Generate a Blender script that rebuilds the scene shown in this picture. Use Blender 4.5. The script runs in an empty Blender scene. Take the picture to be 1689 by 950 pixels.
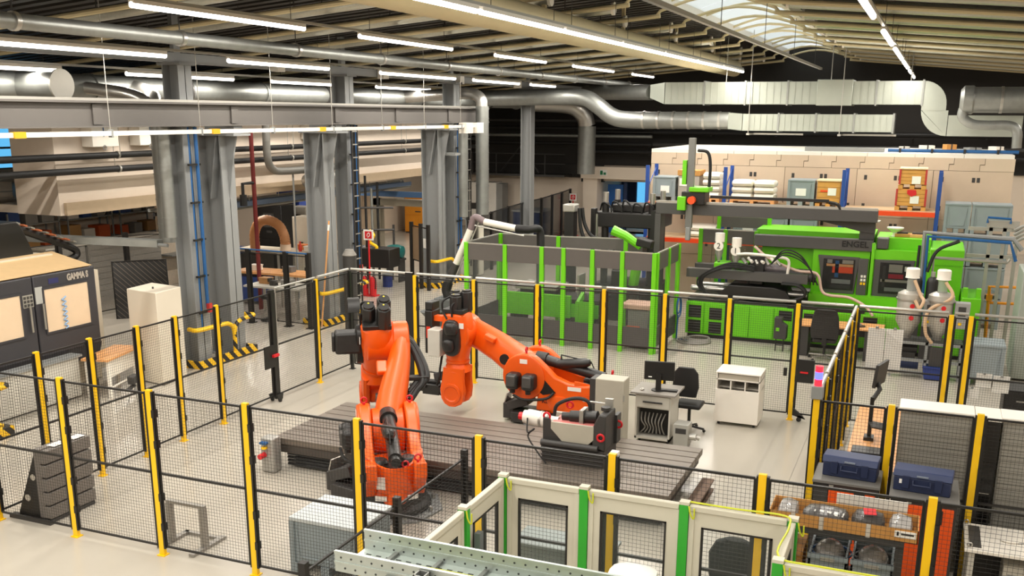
import bpy, bmesh, math, random
from mathutils import Matrix, Vector, Euler
random.seed(7)
scene = bpy.context.scene
COL = scene.collection
PI = math.pi

# ------------------------------------------------------------------ camera
def rad(a): return a * PI / 180
F_PX, CX, CY = 1636.12, 848.606, 614.715
pitch, yaw, roll = rad(14.5943), rad(-22.4908), rad(0.3383)
fw = Vector((math.sin(yaw) * math.cos(pitch), math.cos(yaw) * math.cos(pitch), -math.sin(pitch)))
rt = Vector((math.cos(yaw), -math.sin(yaw), 0)); up = rt.cross(fw)
r2 = rt * math.cos(roll) + up * math.sin(roll); u2 = up * math.cos(roll) - rt * math.sin(roll)
cam = bpy.data.cameras.new('camera'); cam_o = bpy.data.objects.new('camera', cam); COL.objects.link(cam_o)
cam.sensor_fit = 'HORIZONTAL'; cam.sensor_width = 36; cam.lens = F_PX * 36 / 1689
cam.shift_x = -(CX - 844.5) / 1689; cam.shift_y = (CY - 475) / 1689
cam.clip_start = .05; cam.clip_end = 300
m = Matrix((r2, u2, -fw)).transposed().to_4x4(); m.translation = (0, 0, 5.4973)
cam_o.matrix_world = m
scene.camera = cam_o

# ------------------------------------------------------------------ world, exposure
w = bpy.data.worlds.new('sky'); scene.world = w; w.use_nodes = True
bg = w.node_tree.nodes['Background']
bg.inputs[0].default_value = (.93, .96, 1.0, 1); bg.inputs[1].default_value = 1.15
vs = scene.view_settings
vs.view_transform = 'Standard'; vs.look = 'None'; vs.gamma = 1; vs.use_curve_mapping = False
vs.exposure = -0.01
cy_ = scene.cycles
cy_.max_bounces = 5; cy_.diffuse_bounces = 3; cy_.glossy_bounces = 2; cy_.transmission_bounces = 2; cy_.transparent_max_bounces = 12
cy_.caustics_reflective = False; cy_.caustics_refractive = False
cy_.use_adaptive_sampling = True; cy_.adaptive_threshold = .05; cy_.sample_clamp_indirect = 6
LAMP_W = 150.0            # watts of one 3.6 m light strip
LAMP_RGB = (1.0, .94, .85)

# ------------------------------------------------------------------ materials
def lin(h):
    h = h.lstrip('#'); o = []
    for i in (0, 2, 4):
        c = int(h[i:i + 2], 16) / 255
        o.append(c / 12.92 if c <= .04045 else ((c + .055) / 1.055) ** 2.4)
    return o + [1]
MATS = {}
def mt(key, col='#888888', rough=.5, metal=0., var=.08, scale=6., bump=0., bscale=60., emit=0., alpha=1., trans=0., spec=.5, coat=0.):
    if key in MATS: return MATS[key]
    m = bpy.data.materials.new(key); m.use_nodes = True
    nt = m.node_tree; N = nt.nodes; L = nt.links; b = N['Principled BSDF']
    c = lin(col) if isinstance(col, str) else list(col) + [1]
    tc = N.new('ShaderNodeTexCoord'); nz = N.new('ShaderNodeTexNoise')
    nz.inputs['Scale'].default_value = scale; nz.inputs['Detail'].default_value = 4
    L.new(tc.outputs['Object'], nz.inputs['Vector'])
    mx = N.new('ShaderNodeMix'); mx.data_type = 'RGBA'
    mx.inputs[6].default_value = [x * (1 - var) for x in c[:3]] + [1]
    mx.inputs[7].default_value = [min(1, x * (1 + var)) for x in c[:3]] + [1]
    L.new(nz.outputs['Fac'], mx.inputs[0]); L.new(mx.outputs[2], b.inputs['Base Color'])
    b.inputs['Roughness'].default_value = rough; b.inputs['Metallic'].default_value = metal
    b.inputs['Specular IOR Level'].default_value = spec
    if coat: b.inputs['Coat Weight'].default_value = coat; b.inputs['Coat Roughness'].default_value = .15
    if emit:
        b.inputs['Emission Color'].default_value = c; b.inputs['Emission Strength'].default_value = emit
    if alpha < 1: b.inputs['Alpha'].default_value = alpha
    if trans: b.inputs['Transmission Weight'].default_value = trans
    if bump:
        n2 = N.new('ShaderNodeTexNoise'); n2.inputs['Scale'].default_value = bscale
        L.new(tc.outputs['Object'], n2.inputs['Vector'])
        bp = N.new('ShaderNodeBump'); bp.inputs['Strength'].default_value = bump; bp.inputs['Distance'].default_value = .02
        L.new(n2.outputs['Fac'], bp.inputs['Height']); L.new(bp.outputs['Normal'], b.inputs['Normal'])
    MATS[key] = m
    return m
def stripe_mat(key, c1, c2, vec, freq, duty=.5, rough=.5, metal=0.):
    """two colours in bands along object-space direction vec"""
    m = mt(key, c1, rough, metal); nt = m.node_tree; N = nt.nodes; L = nt.links; b = N['Principled BSDF']
    tc = N.new('ShaderNodeTexCoord'); dp = N.new('ShaderNodeVectorMath'); dp.operation = 'DOT_PRODUCT'
    dp.inputs[1].default_value = vec; L.new(tc.outputs['Object'], dp.inputs[0])
    a = N.new('ShaderNodeMath'); a.operation = 'MULTIPLY'; a.inputs[1].default_value = freq; L.new(dp.outputs['Value'], a.inputs[0])
    f = N.new('ShaderNodeMath'); f.operation = 'FRACT'; L.new(a.outputs[0], f.inputs[0])
    g = N.new('ShaderNodeMath'); g.operation = 'GREATER_THAN'; g.inputs[1].default_value = duty; L.new(f.outputs[0], g.inputs[0])
    mx = N.new('ShaderNodeMix'); mx.data_type = 'RGBA'; mx.inputs[6].default_value = lin(c1); mx.inputs[7].default_value = lin(c2)
    L.new(g.outputs[0], mx.inputs[0]); L.new(mx.outputs[2], b.inputs['Base Color'])
    return m
def glass_mat(key, col, op):
    """thin pane: mostly clear, partly a tinted glossy surface"""
    m = bpy.data.materials.new(key); m.use_nodes = True; nt = m.node_tree; N = nt.nodes; L = nt.links
    out = N['Material Output']; N.remove(N['Principled BSDF'])
    t = N.new('ShaderNodeBsdfTransparent'); t.inputs[0].default_value = [min(1, .86 + .14 * x) for x in lin(col)[:3]] + [1]
    p = N.new('ShaderNodeBsdfPrincipled'); p.inputs['Base Color'].default_value = lin(col); p.inputs['Roughness'].default_value = .12
    nz = N.new('ShaderNodeTexNoise'); nz.inputs['Scale'].default_value = 3
    mr = N.new('ShaderNodeMapRange'); mr.inputs[3].default_value = op * .9; mr.inputs[4].default_value = op * 1.1
    L.new(nz.outputs['Fac'], mr.inputs[0])
    mx = N.new('ShaderNodeMixShader'); L.new(mr.outputs[0], mx.inputs[0]); L.new(t.outputs[0], mx.inputs[1]); L.new(p.outputs[0], mx.inputs[2])
    L.new(mx.outputs[0], out.inputs[0]); MATS[key] = m
    return m

# ------------------------------------------------------------------ mesh builder
class MB:
    def __init__(s): s.V = []; s.F = []
    def add(s, vs, fs):
        o = len(s.V); s.V += [Vector(v) for v in vs]; s.F += [[i + o for i in f] for f in fs]; return s
    def b(s, x0, x1, y0, y1, z0, z1):
        return s.add([(x0,y0,z0),(x1,y0,z0),(x1,y1,z0),(x0,y1,z0),(x0,y0,z1),(x1,y0,z1),(x1,y1,z1),(x0,y1,z1)],
                     [(0,3,2,1),(4,5,6,7),(0,1,5,4),(1,2,6,5),(2,3,7,6),(3,0,4,7)])
    def cb(s, c, d, rot=(0,0,0)):
        k = MB().b(-d[0]/2,d[0]/2,-d[1]/2,d[1]/2,-d[2]/2,d[2]/2)
        return s.join(k, Matrix.Translation(c) @ Euler(rot).to_matrix().to_4x4())
    def join(s, k, M=None):
        return s.add([(M @ v) if M else v for v in k.V], k.F)
    def tr(s, M):
        s.V = [M @ v for v in s.V]; return s
    def loft(s, rings, cap=True, closed=False):
        n = len(rings[0]); vs = [p for r in rings for p in r]; fs = []
        R = len(rings)
        for i in range(R - (0 if closed else 1)):
            a, c = i * n, ((i + 1) % R) * n
            for j in range(n): k = (j + 1) % n; fs.append((a + j, a + k, c + k, c + j))
        if cap and not closed: fs.append(tuple(range(n - 1, -1, -1))); fs.append(tuple(range((R - 1) * n, R * n)))
        return s.add(vs, fs)
    def cy(s, p0, p1, r, r2=None, n=14, cap=True):
        p0, p1 = Vector(p0), Vector(p1); r2 = r if r2 is None else r2
        d = (p1 - p0).normalized(); a = d.orthogonal().normalized(); b = d.cross(a)
        rg = [[p + (a * math.cos(2*PI*(i+.5)/n) + b * math.sin(2*PI*(i+.5)/n)) * q for i in range(n)] for p, q in ((p0, r), (p1, r2))]
        return s.loft(rg, cap)
    def tb(s, pts, r, n=8, closed=False):
        P = [Vector(p) for p in pts]; N = len(P); rg = []; a = None
        for i, p in enumerate(P):
            if closed: d = P[(i + 1) % N] - P[i - 1]
            else: d = P[min(i + 1, N - 1)] - P[max(i - 1, 0)]
            d.normalize()
            a = d.orthogonal().normalized() if a is None else (a - d * a.dot(d)).normalized()
            b = d.cross(a); q = r[i] if isinstance(r, (list, tuple)) else r
            rg.append([p + (a * math.cos(2*PI*j/n) + b * math.sin(2*PI*j/n)) * q for j in range(n)])
        return s.loft(rg, True, closed)
    def pr(s, poly, ax, a, b):
        f = {'x': lambda u, v, t: (t, u, v), 'y': lambda u, v, t: (u, t, v), 'z': lambda u, v, t: (u, v, t)}[ax]
        return s.loft([[f(u, v, a) for u, v in poly], [f(u, v, b) for u, v in poly]])
    def lt(s, prof, c=(0,0,0), ax='z', n=20, cap=True):
        rg = []
        for r, h in prof:
            q = []
            for i in range(n):
                u, v = r * math.cos(2*PI*i/n), r * math.sin(2*PI*i/n)
                p = {'z': (u, v, h), 'x': (h, u, v), 'y': (u, h, v)}[ax]
                q.append((p[0]+c[0], p[1]+c[1], p[2]+c[2]))
            rg.append(q)
        return s.loft(rg, cap)
    def sp(s, c, r, n=12, k=8):
        r = (r, r, r) if not isinstance(r, (tuple, list)) else r
        rg = []
        for i in range(k + 1):
            t = PI * (.02 + .96 * i / k)
            rg.append([(c[0] + r[0]*math.sin(t)*math.cos(2*PI*j/n), c[1] + r[1]*math.sin(t)*math.sin(2*PI*j/n), c[2] + r[2]*math.cos(t)) for j in range(n)])
        return s.loft(rg)
    def ring(s, c, R, r, ax='y', n=16, k=6):
        pts = []
        for i in range(n):
            u, v = R * math.cos(2*PI*i/n), R * math.sin(2*PI*i/n)
            p = {'z': (u, v, 0), 'x': (0, u, v), 'y': (u, 0, v)}[ax]
            pts.append((c[0]+p[0], c[1]+p[1], c[2]+p[2]))
        return s.tb(pts, r, k, True)

OFF = {}
def mesh_of(name, mb, off=None, sharp=32):
    me = bpy.data.meshes.new(name)
    o = off or Vector((0, 0, 0))
    me.from_pydata([v - o for v in mb.V], [], mb.F)
    bm = bmesh.new(); bm.from_mesh(me); bmesh.ops.recalc_face_normals(bm, faces=bm.faces); bm.to_mesh(me); bm.free()
    me.shade_smooth(); me.set_sharp_from_angle(angle=rad(sharp))
    return me
def props(o, label=None, cat=None, group=None, kind=None):
    if label: o['label'] = label
    if cat: o['category'] = cat
    if group: o['group'] = group
    if kind: o['kind'] = kind
    return o
def T(name, label, cat, loc=(0,0,0), rz=0, group=None, local=False):
    """a thing: Empty at its base. Parts of it are given in world coordinates unless local=True"""
    o = bpy.data.objects.new(name, None); COL.objects.link(o); o.empty_display_size = .1
    o.location = loc; o.rotation_euler = (0, 0, rz)
    OFF[o.name] = Vector((0, 0, 0)) if local else Vector(loc)
    return props(o, label, cat, group)
def part(name, mb, mat, par, bev=0, label=None, kind=None, seg=2):
    off = OFF[par.name]
    me = mb if isinstance(mb, bpy.types.Mesh) else mesh_of(name, mb, off)
    if mat and not me.materials: me.materials.append(mat)
    o = bpy.data.objects.new(name, me); COL.objects.link(o); o.parent = par; OFF[o.name] = off
    if bev: bevel(o, bev, seg)
    return props(o, label, None, None, kind)
def bevel(o, w, seg=2):
    m = o.modifiers.new('bevel', 'BEVEL'); m.width = w; m.segments = seg; m.limit_method = 'ANGLE'; m.angle_limit = rad(40)
def solo(name, mb, mat, label, cat, loc=(0,0,0), group=None, bev=0, kind=None):
    """a thing that is one mesh; mb in world coordinates"""
    me = mesh_of(name, mb, Vector(loc)); me.materials.append(mat)
    o = bpy.data.objects.new(name, me); COL.objects.link(o); o.location = loc; OFF[o.name] = Vector(loc)
    if bev: bevel(o, bev)
    return props(o, label, cat, group, kind)
def struct(name, mb, mat):
    me = mesh_of(name, mb); me.materials.append(mat)
    o = bpy.data.objects.new(name, me); COL.objects.link(o); OFF[o.name] = Vector((0,0,0)); o['kind'] = 'structure'
    return o
def dup(root, loc, rz=None, label=None, group=None):
    def cp(o, p):
        c = o.copy(); COL.objects.link(c); c.parent = p
        OFF[c.name] = OFF.get(o.name, Vector((0,0,0)))
        for ch in list(o.children): cp(ch, c)
        return c
    r = cp(root, None); r.location = loc
    if rz is not None: r.rotation_euler = (0, 0, rz)
    props(r, label, None, group)
    return r
def text_mesh(body, size, thick=.004, bold=0):
    cu = bpy.data.curves.new('lettering', 'FONT'); cu.body = body; cu.size = size; cu.extrude = thick; cu.offset = bold; cu.align_x = 'CENTER'; cu.align_y = 'CENTER'
    o = bpy.data.objects.new('lettering', cu); COL.objects.link(o)
    dg = bpy.context.evaluated_depsgraph_get(); me = bpy.data.meshes.new_from_object(o.evaluated_get(dg))
    bpy.data.objects.remove(o); me.name = 'lettering'
    return me
def text_part(body, size, mat, par, loc, rot, thick=.004, bold=0, name='lettering', sx=1):
    me = text_mesh(body, size, thick, bold)
    M = Matrix.Translation(Vector(loc) - OFF[par.name]) @ Euler(rot).to_matrix().to_4x4() @ Matrix.Diagonal((sx, 1, 1, 1))
    me.transform(M); me.materials.clear(); me.materials.append(mat)
    o = bpy.data.objects.new(name, me); COL.objects.link(o); o.parent = par; OFF[o.name] = OFF[par.name]
    return o
def arc(c, r, a0, a1, n=10):
    return [(c[0] + r * math.cos(a0 + (a1 - a0) * i / n), c[1] + r * math.sin(a0 + (a1 - a0) * i / n)) for i in range(n + 1)]
def bez(p, n=14):
    """smooth curve through points (Catmull-Rom)"""
    P = [Vector(q) for q in p]; P = [P[0] * 2 - P[1]] + P + [P[-1] * 2 - P[-2]]; out = []
    for i in range(1, len(P) - 2):
        for k in range(n):
            t = k / n; a, b, c, d = P[i-1], P[i], P[i+1], P[i+2]
            out.append(.5 * ((2*b) + (c - a)*t + (2*a - 5*b + 4*c - d)*t*t + (3*b - a - 3*c + d)*t**3))
    return out + [P[-2]]

ORD = 'first second third fourth fifth sixth seventh eighth ninth tenth eleventh twelfth thirteenth fourteenth fifteenth sixteenth seventeenth eighteenth nineteenth twentieth'.split()
# shared materials
M_black = mt('black_paint', '#1b1917', .45)
M_dkgrey = mt('dark_grey_paint', '#3a3836', .5)
M_grey = mt('grey_paint', '#8b8d8b', .45)
M_white = mt('white_lacquer', '#efe9de', .4, var=.03)
M_yellow = mt('yellow_paint', '#f7c410', .4, var=.04)
M_galv = mt('galvanised_steel', '#969894', .46, .7, var=.2, scale=5)
M_alu = mt('aluminium', '#b9b6ae', .35, .6, var=.06)
M_steel = mt('stainless_steel', '#bdbab4', .33, .85, var=.08)
M_red = mt('red_paint', '#d21d25', .4)
M_blue = mt('blue_paint', '#1f5890', .45)
M_orange = mt('robot_orange', '#ee5c05', .42, var=.05, coat=.1)
M_green = mt('machine_green', '#6cc714', .4, var=.05)
M_mgrey = mt('machine_grey', '#4c4a48', .5, var=.05)
M_plastic = mt('grey_plastic', '#8d979a', .5, var=.06)
M_wood = mt('beech_wood', '#e0a368', .45, var=.14, scale=14)
M_card = mt('cardboard', '#c08a48', .8, var=.1)
M_rubber = mt('black_rubber', '#151413', .6)
M_paper = mt('white_paper', '#f2efe8', .7, var=.02)
# ------------------------------------------------------------------ hall shell
M_floor = mt('resin_floor', '#b4ada0', .28, var=.06, scale=.5, spec=.45)
nt = M_floor.node_tree; b_ = nt.nodes['Principled BSDF']
nz = nt.nodes.new('ShaderNodeTexNoise'); nz.inputs['Scale'].default_value = 1.3; nz.inputs['Detail'].default_value = 6
mr = nt.nodes.new('ShaderNodeMapRange'); mr.inputs[3].default_value = .13; mr.inputs[4].default_value = .32
tc = nt.nodes.new('ShaderNodeTexCoord'); nt.links.new(tc.outputs['Object'], nz.inputs['Vector'])
nt.links.new(nz.outputs['Fac'], mr.inputs[0]); nt.links.new(mr.outputs[0], b_.inputs['Roughness'])
struct('floor', MB().b(-30, 12, -12, 47, -.2, 0), M_floor)
jm = MB()
for y in (4.0, 20.5, 36.5): jm.b(-29, 9, y - .006, y + .006, 0, .0015)
for x in (-13.2, -1.6): jm.b(x - .006, x + .006, -8, 45, 0, .0015)
part('joint_line', jm, mt('floor_joint', '#8a857a', .6), bpy.data.objects['floor'])
M_wall = mt('cream_wall', '#efdfcc', .75, var=.03, scale=2)
M_dwall = mt('dark_wall', '#2b2825', .8, var=.15, scale=2)
M_lwall = mt('light_plaster', '#d9c9b4', .8, var=.04, scale=2)
struct('wall_right', MB().b(9, 9.2, -12, 46, 0, 8.2), M_lwall)
struct('wall_front', MB().b(-30, 9.2, -12.2, -12, 0, 8.2), M_lwall)
struct('wall_back', MB().b(-30, -14.6, 46, 46.2, 0, 2.6).b(-12.3, 9, 46, 46.2, 0, 3.2).b(-14.6, -12.3, 46, 46.2, 2.45, 3.2), M_wall)
struct('wall_back_upper', MB().b(-30, 9, 45.9, 46.1, 3.2, 8.4).b(-30, -15.6, 45.7, 46.0, 2.6, 3.2).b(-15.6, -14.5, 45.9, 46.2, 2.4, 3.2), M_dwall)
# left wall with a window band
struct('wall_left', MB().b(-26.2, -26, -12, 46, 0, 3.8).b(-26.2, -26, -12, 46, 5.6, 8.4).b(-26.2, -26, -12, 19.5, 3.8, 5.6).b(-26.2, -26, 23.6, 46, 3.8, 5.6), M_wall)
def daylight_tint_glass():
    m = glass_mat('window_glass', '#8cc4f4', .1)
    m.node_tree.nodes['Transparent BSDF'].inputs[0].default_value = (.4, .78, 1.0, 1)  # blue of the daylight outside is put into the pane tint
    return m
wn = struct('window_1', MB().b(-26.15, -26.05, 19.5, 23.6, 3.78, 3.84).b(-26.15, -26.05, 19.5, 23.6, 5.56, 5.62).b(-26.15, -26.05, 19.5, 19.56, 3.8, 5.6).b(-26.15, -26.05, 23.54, 23.6, 3.8, 5.6).b(-26.15, -26.05, 21.5, 21.56, 3.8, 5.6).b(-26.15, -26.05, 19.5, 23.6, 4.4, 4.46), M_grey)
part('pane', MB().b(-26.11, -26.09, 19.5, 23.6, 3.8, 5.6), daylight_tint_glass(), wn)
# roof: two slopes, arched rooflight on the ridge
RX, RZ, SL = -5.0, 8.3, .085
SA, SB = -6.35, -3.7   # rooflight edges
def roof(x): return RZ - SL * abs(x - RX)
M_deck = mt('roof_deck', '#38342f', .6, .2, var=.15, scale=1.5)
rib = MB()
def deck(x0, x1):
    # trapezoidal sheet, ribs run up the slope
    y = -12.; k = MB()
    while y < 46.2:
        for (a, b, dz) in ((0, .22, 0), (.22, .44, .07)):
            k.add([(x0, y + a, roof(x0) + dz), (x1, y + a, roof(x1) + dz), (x1, y + b, roof(x1) + dz), (x0, y + b, roof(x0) + dz)], [(0, 1, 2, 3)])
        k.add([(x0, y + .22, roof(x0)), (x1, y + .22, roof(x1)), (x1, y + .22, roof(x1) + .07), (x0, y + .22, roof(x0) + .07)], [(0, 1, 2, 3)])
        k.add([(x0, y + .44, roof(x0)), (x1, y + .44, roof(x1)), (x1, y + .44, roof(x1) + .07), (x0, y + .44, roof(x0) + .07)], [(0, 1, 2, 3)])
        y += .44
    return k
struct('ceiling', deck(-30, SA).join(deck(SB, 9.2)), M_deck)
M_sky = bpy.data.materials.new('rooflight_panel'); M_sky.use_nodes = True
nt = M_sky.node_tree; nt.nodes.remove(nt.nodes['Principled BSDF'])
tl = nt.nodes.new('ShaderNodeBsdfTranslucent'); tl.inputs[0].default_value = (.9, .95, .9, 1)
df = nt.nodes.new('ShaderNodeBsdfDiffuse'); nz = nt.nodes.new('ShaderNodeTexNoise'); nz.inputs['Scale'].default_value = 2
rp = nt.nodes.new('ShaderNodeMapRange'); rp.inputs[3].default_value = .2; rp.inputs[4].default_value = .3; nt.links.new(nz.outputs['Fac'], rp.inputs[0])
ms = nt.nodes.new('ShaderNodeMixShader'); nt.links.new(rp.outputs[0], ms.inputs[0])
nt.links.new(tl.outputs[0], ms.inputs[1]); nt.links.new(df.outputs[0], ms.inputs[2]); nt.links.new(ms.outputs[0], nt.nodes['Material Output'].inputs[0])
def arch(t): # t 0..1 across the rooflight
    x = SA + (SB - SA) * t
    return x, roof(SA) + .05 + .3 * math.sin(PI * t)
wl = struct('window_2', MB().b(SA - .06, SA + .06, -12, 46, roof(SA) - .2, roof(SA) + .12).b(SB - .06, SB + .06, -12, 46, roof(SB) - .2, roof(SB) + .12), M_white)
y = -12.
while y < 45:
    q = MB()
    for k in range(10):
        (xa, za), (xb, zb) = arch(k / 10), arch((k + 1) / 10)
        q.add([(xa, y + .02, za), (xb, y + .02, zb), (xb, y + 1.98, zb), (xa, y + 1.98, za)], [(0, 1, 2, 3)])
    part('pane', q, M_sky, wl)
    y += 2.
M_cream = mt('cream_painted_steel', '#d6c79e', .5, var=.06)
rbm = MB()
y = -11.
while y < 45:
    pts = [(arch(k / 10)[0], y, arch(k / 10)[1] - .06) for k in range(11)]
    part('glazing_rib', MB().tb(pts, .035, 6), M_cream, wl)
    y += 4.
# purlins: cream tubes across the hall following both slopes
pl = struct('trim_1', MB().b(-30, -29.9, -11, 46, roof(-30) - .4, roof(-30) - .1), M_cream)
y = -9.6; PY = []
while y < 45.5:
    PY.append(y)
    part('purlin', MB().tb([(-29, y, roof(-29) - .42), (SA, y, roof(SA) - .42)], .05, 8), M_cream, pl)
    part('purlin', MB().tb([(SB, y, roof(SB) - .42), (9, y, roof(9) - .42)], .05, 8), M_cream, pl)
    # tie tube under the rooflight
    part('tie_tube', MB().tb([(SA - .1, y, roof(SA - .1) - .42)] + [(arch(k/8)[0], y, arch(k/8)[1] - .36) for k in range(9)] + [(SB + .1, y, roof(SB + .1) - .42)], .04, 6), M_cream, pl)
    y += 2.6
# silver sleeves (sound absorbers) between the purlins
ab = 0; M_abs = mt('spiral_tube', '#c2c2b6', .3, .5, var=.12, scale=20)
for i, y in enumerate(PY[:-1]):
    if y < 4: continue
    yy = y + .55
    if i % 1 == 0:
        x1 = -6.9 - (.5 if i % 2 else 0)
        t = T('absorber_tube', '%s nearest round galvanised ceiling tube on the left of the rooflight' % ORD[ab], 'ceiling tube', (-12, yy, roof(-12) - .4), group='round ceiling tubes left of the rooflight')
        part('tube', MB().cy((-15.5, yy, roof(-15.5) - .38), (x1, yy, roof(x1) - .38), .11, n=16), M_abs, t)
        part('end_cap', MB().cy((x1, yy, roof(x1) - .38), (x1 + .06, yy, roof(x1) - .38), .14, n=16), M_white, t)
        for hx in (-14, -11, -8): part('hanger', MB().cy((hx, yy, roof(hx) - .3), (hx, yy, roof(hx)), .012, n=5), M_dkgrey, t)
        t = T('absorber_tube', '%s nearest round galvanised ceiling tube on the right of the rooflight' % ORD[ab], 'ceiling tube', (2, yy, roof(2) - .4), group='round ceiling tubes right of the rooflight')
        part('tube', MB().cy((-3.1, yy, roof(-3.1) - .38), (8.6, yy, roof(8.6) - .38), .11, n=16), M_abs, t)
        part('end_cap', MB().cy((-3.16, yy, roof(-3.1) - .38), (-3.1, yy, roof(-3.1) - .38), .13, n=16), M_white, t)
        for hx in (0, 3, 6): part('hanger', MB().cy((hx, yy, roof(hx) - .3), (hx, yy, roof(hx)), .012, n=5), M_dkgrey, t)
        ab += 1
# ------------------------------------------------------------------ light strips
M_tube = bpy.data.materials.new('lamp_diffuser'); M_tube.use_nodes = True
b_ = M_tube.node_tree.nodes['Principled BSDF']; b_.inputs['Base Color'].default_value = (.9, .9, .88, 1)
b_.inputs['Emission Color'].default_value = (1, .95, .87, 1); b_.inputs['Emission Strength'].default_value = 7
LIGHTS = {}
def lamp(x, y0, y1, z, label, group, dim=1.):
    L = y1 - y0; yc = (y0 + y1) / 2
    t = T('light_strip', label, 'ceiling light', (x, yc, z), group=group)
    part('housing', MB().b(x - .05, x + .05, y0, y1, z + .02, z + .08), M_white, t)
    part('diffuser', MB().cy((x, y0, z), (x, y1, z), .045, n=12), M_tube, t)
    for y in (y0 + .4, y1 - .4): part('hanger', MB().cy((x, y, z + .06), (x, y, roof(x) - .02), .006, n=5), M_dkgrey, t)
    key = (round(L, 1), dim)
    if key not in LIGHTS:
        l = bpy.data.lights.new('strip_light', 'AREA'); l.shape = 'RECTANGLE'; l.size = .09; l.size_y = L; l.energy = LAMP_W * dim * L / 3.6; l.color = LAMP_RGB
        LIGHTS[key] = l
    lo = bpy.data.objects.new('strip_light', LIGHTS[key]); COL.objects.link(lo); lo.parent = t; lo.location = (0, 0, -.05)
rows = [
 ('row over the steel columns', -13.2, 6.5, 4, [(-9, -5.4), (-3.5, .1), (1.8, 5.4), (6.6, 10.2), (11.4, 15.1), (16.9, 20.5), (22.9, 27.2), (28.5, 32.1), (33.2, 35.6)]),
 ('row left of the thick cream beam', -10.95, 7.0, 3, [(-7.5, -3.4), (-1, 3.1), (5.3, 9.4), (11.9, 16.25), (18.2, 22.4), (25, 28.7), (31.2, 35.5), (38, 41)]),
 ('row right of the thick cream beam', -6.6, 7.0, 5, [(-8 + 3.75 * k, -8 + 3.75 * k + 3.6) for k in range(12)]),
 ('row right of the rooflight', -1.12, 7.0, 3, [(-6, -2.4), (-1, 2.6), (5, 8.6), (13.2, 17.2), (20.2, 23.8), (25.4, 30), (31.2, 35.2), (37.2, 39.5), (42, 44)]),
 ('row behind the steel columns', -16.3, 6.3, 3, [(-7, -3.4), (-1, 2.6), (5, 8.6), (12, 15.6), (17.4, 21), (22.6, 26.2), (28, 31.6), (32.6, 35.4)]),
 ('row by the right edge', 4.6, 6.9, 6, [(-8.5 + 5.9 * k, -8.5 + 5.9 * k + 4.2) for k in range(9)]),
]
for rn, x, z, n0, segs in rows:
    for k, (a, b) in enumerate(segs):
        lb = '%s nearest light strip in the %s' % (ORD[k - n0], rn) if k >= n0 else 'light strip out of view in the %s' % rn
        lamp(x, a, b, z, lb, 'light strips, ' + rn, .8 if x < -16 else .75 if x < -12 else 1.)
    rl = T('lamp_rail', 'thin grey carrier rail of the light strip %s' % rn, 'rail', (x, segs[0][0], z + .1))
    part('rail', MB().b(x - .03, x + .03, segs[0][0], segs[-1][1], z + .085, z + .13), M_alu, rl)
rl = T('lamp_rail', 'thin grey rail without lamps along the rooflight edge', 'rail', (-3.85, 10, 7)); part('rail', MB().b(-3.89, -3.81, -8, 36, 7.0, 7.07), M_alu, rl)
for k in range(9): part('hanger', MB().cy((-3.85, -6 + 5*k, 7.07), (-3.85, -6 + 5*k, roof(-3.85) - .1), .008, n=5), M_dkgrey, rl)
# big cream round beam and a galvanised main along the hall
cbm = T('round_beam', 'thick cream round beam running the length of the hall', 'beam', (-7.4, 16, 7.3))
part('tube', MB().cy((-7.5, -11, 7.25), (-7.5, 40, 7.25), .3, n=20), M_cream, cbm)
for k in range(9): part('bracket', MB().b(-7.54, -7.46, -8 + 5.5 * k, -7.9 + 5.5 * k, 7.5, roof(-7.5)), M_cream, cbm)
# ------------------------------------------------------------------ safety fences
MESHES = {}
def wire_mesh(Wd, Hh, pu=.042, pv=.042, r=.0012):
    key = (round(Wd, 2), round(Hh, 2), pu, pv)
    if key in MESHES: return MESHES[key]
    Wd, Hh = key[0], key[1]; k = MB()
    def bar(p, q, a, b):
        vs = [(p[0]+s*a[0]+t*b[0], p[1]+s*a[1]+t*b[1], p[2]+s*a[2]+t*b[2]) for (s, t) in ((-1,-1),(1,-1),(1,1),(-1,1))]
        ws = [(q[0]+s*a[0]+t*b[0], q[1]+s*a[1]+t*b[1], q[2]+s*a[2]+t*b[2]) for (s, t) in ((-1,-1),(1,-1),(1,1),(-1,1))]
        k.loft([vs, ws], False)
    n = max(2, round(Wd / pu))
    for i in range(1, n): bar((Wd*i/n, 0, 0), (Wd*i/n, 0, Hh), (r,0,0), (0,r,0))
    n = max(2, round(Hh / pv))
    for i in range(1, n): bar((0, r*2, Hh*i/n), (Wd, r*2, Hh*i/n), (0,r,0), (0,0,r))
    me = bpy.data.meshes.new('wire_mesh'); me.from_pydata(k.V, [], k.F); me.materials.append(M_black)
    MESHES[key] = me
    return me
FRAMES = {}
def frame_mesh(Wd, z0, zm, z1, t=.012):
    key = (round(Wd, 2), z0, zm, z1)
    if key in FRAMES: return FRAMES[key]
    k = MB(); W_ = key[0]
    for z in ([z0, zm, z1] if zm else [z0, z1]): k.b(0, W_, -t, t, z - t, z + t)
    for x in (0, W_): k.b(x - t, x + t, -t, t, z0, z1)
    me = mesh_of('panel_frame', k); me.materials.append(M_black); FRAMES[key] = me
    return me
def panel(par, p, q, z0=.13, zm=1.12, z1=2.15, name='panel', gap=.07, wires=True):
    p, q = Vector((p[0], p[1], 0)), Vector((q[0], q[1], 0)); d = q - p; L = d.length; d.normalize()
    W_ = round(L - 2 * gap, 2); o = p + d * ((L - W_) / 2)
    f = part(name, frame_mesh(W_, z0, zm, z1), None, par)
    f.location = o - par.location; f.rotation_euler = (0, 0, math.atan2(d.y, d.x))
    if wires:
        g = bpy.data.objects.new('wire_mesh', wire_mesh(W_, z1 - z0)); COL.objects.link(g); g.parent = f; g.location = (0, 0, z0); g['kind'] = 'stuff'
    return f
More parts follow.
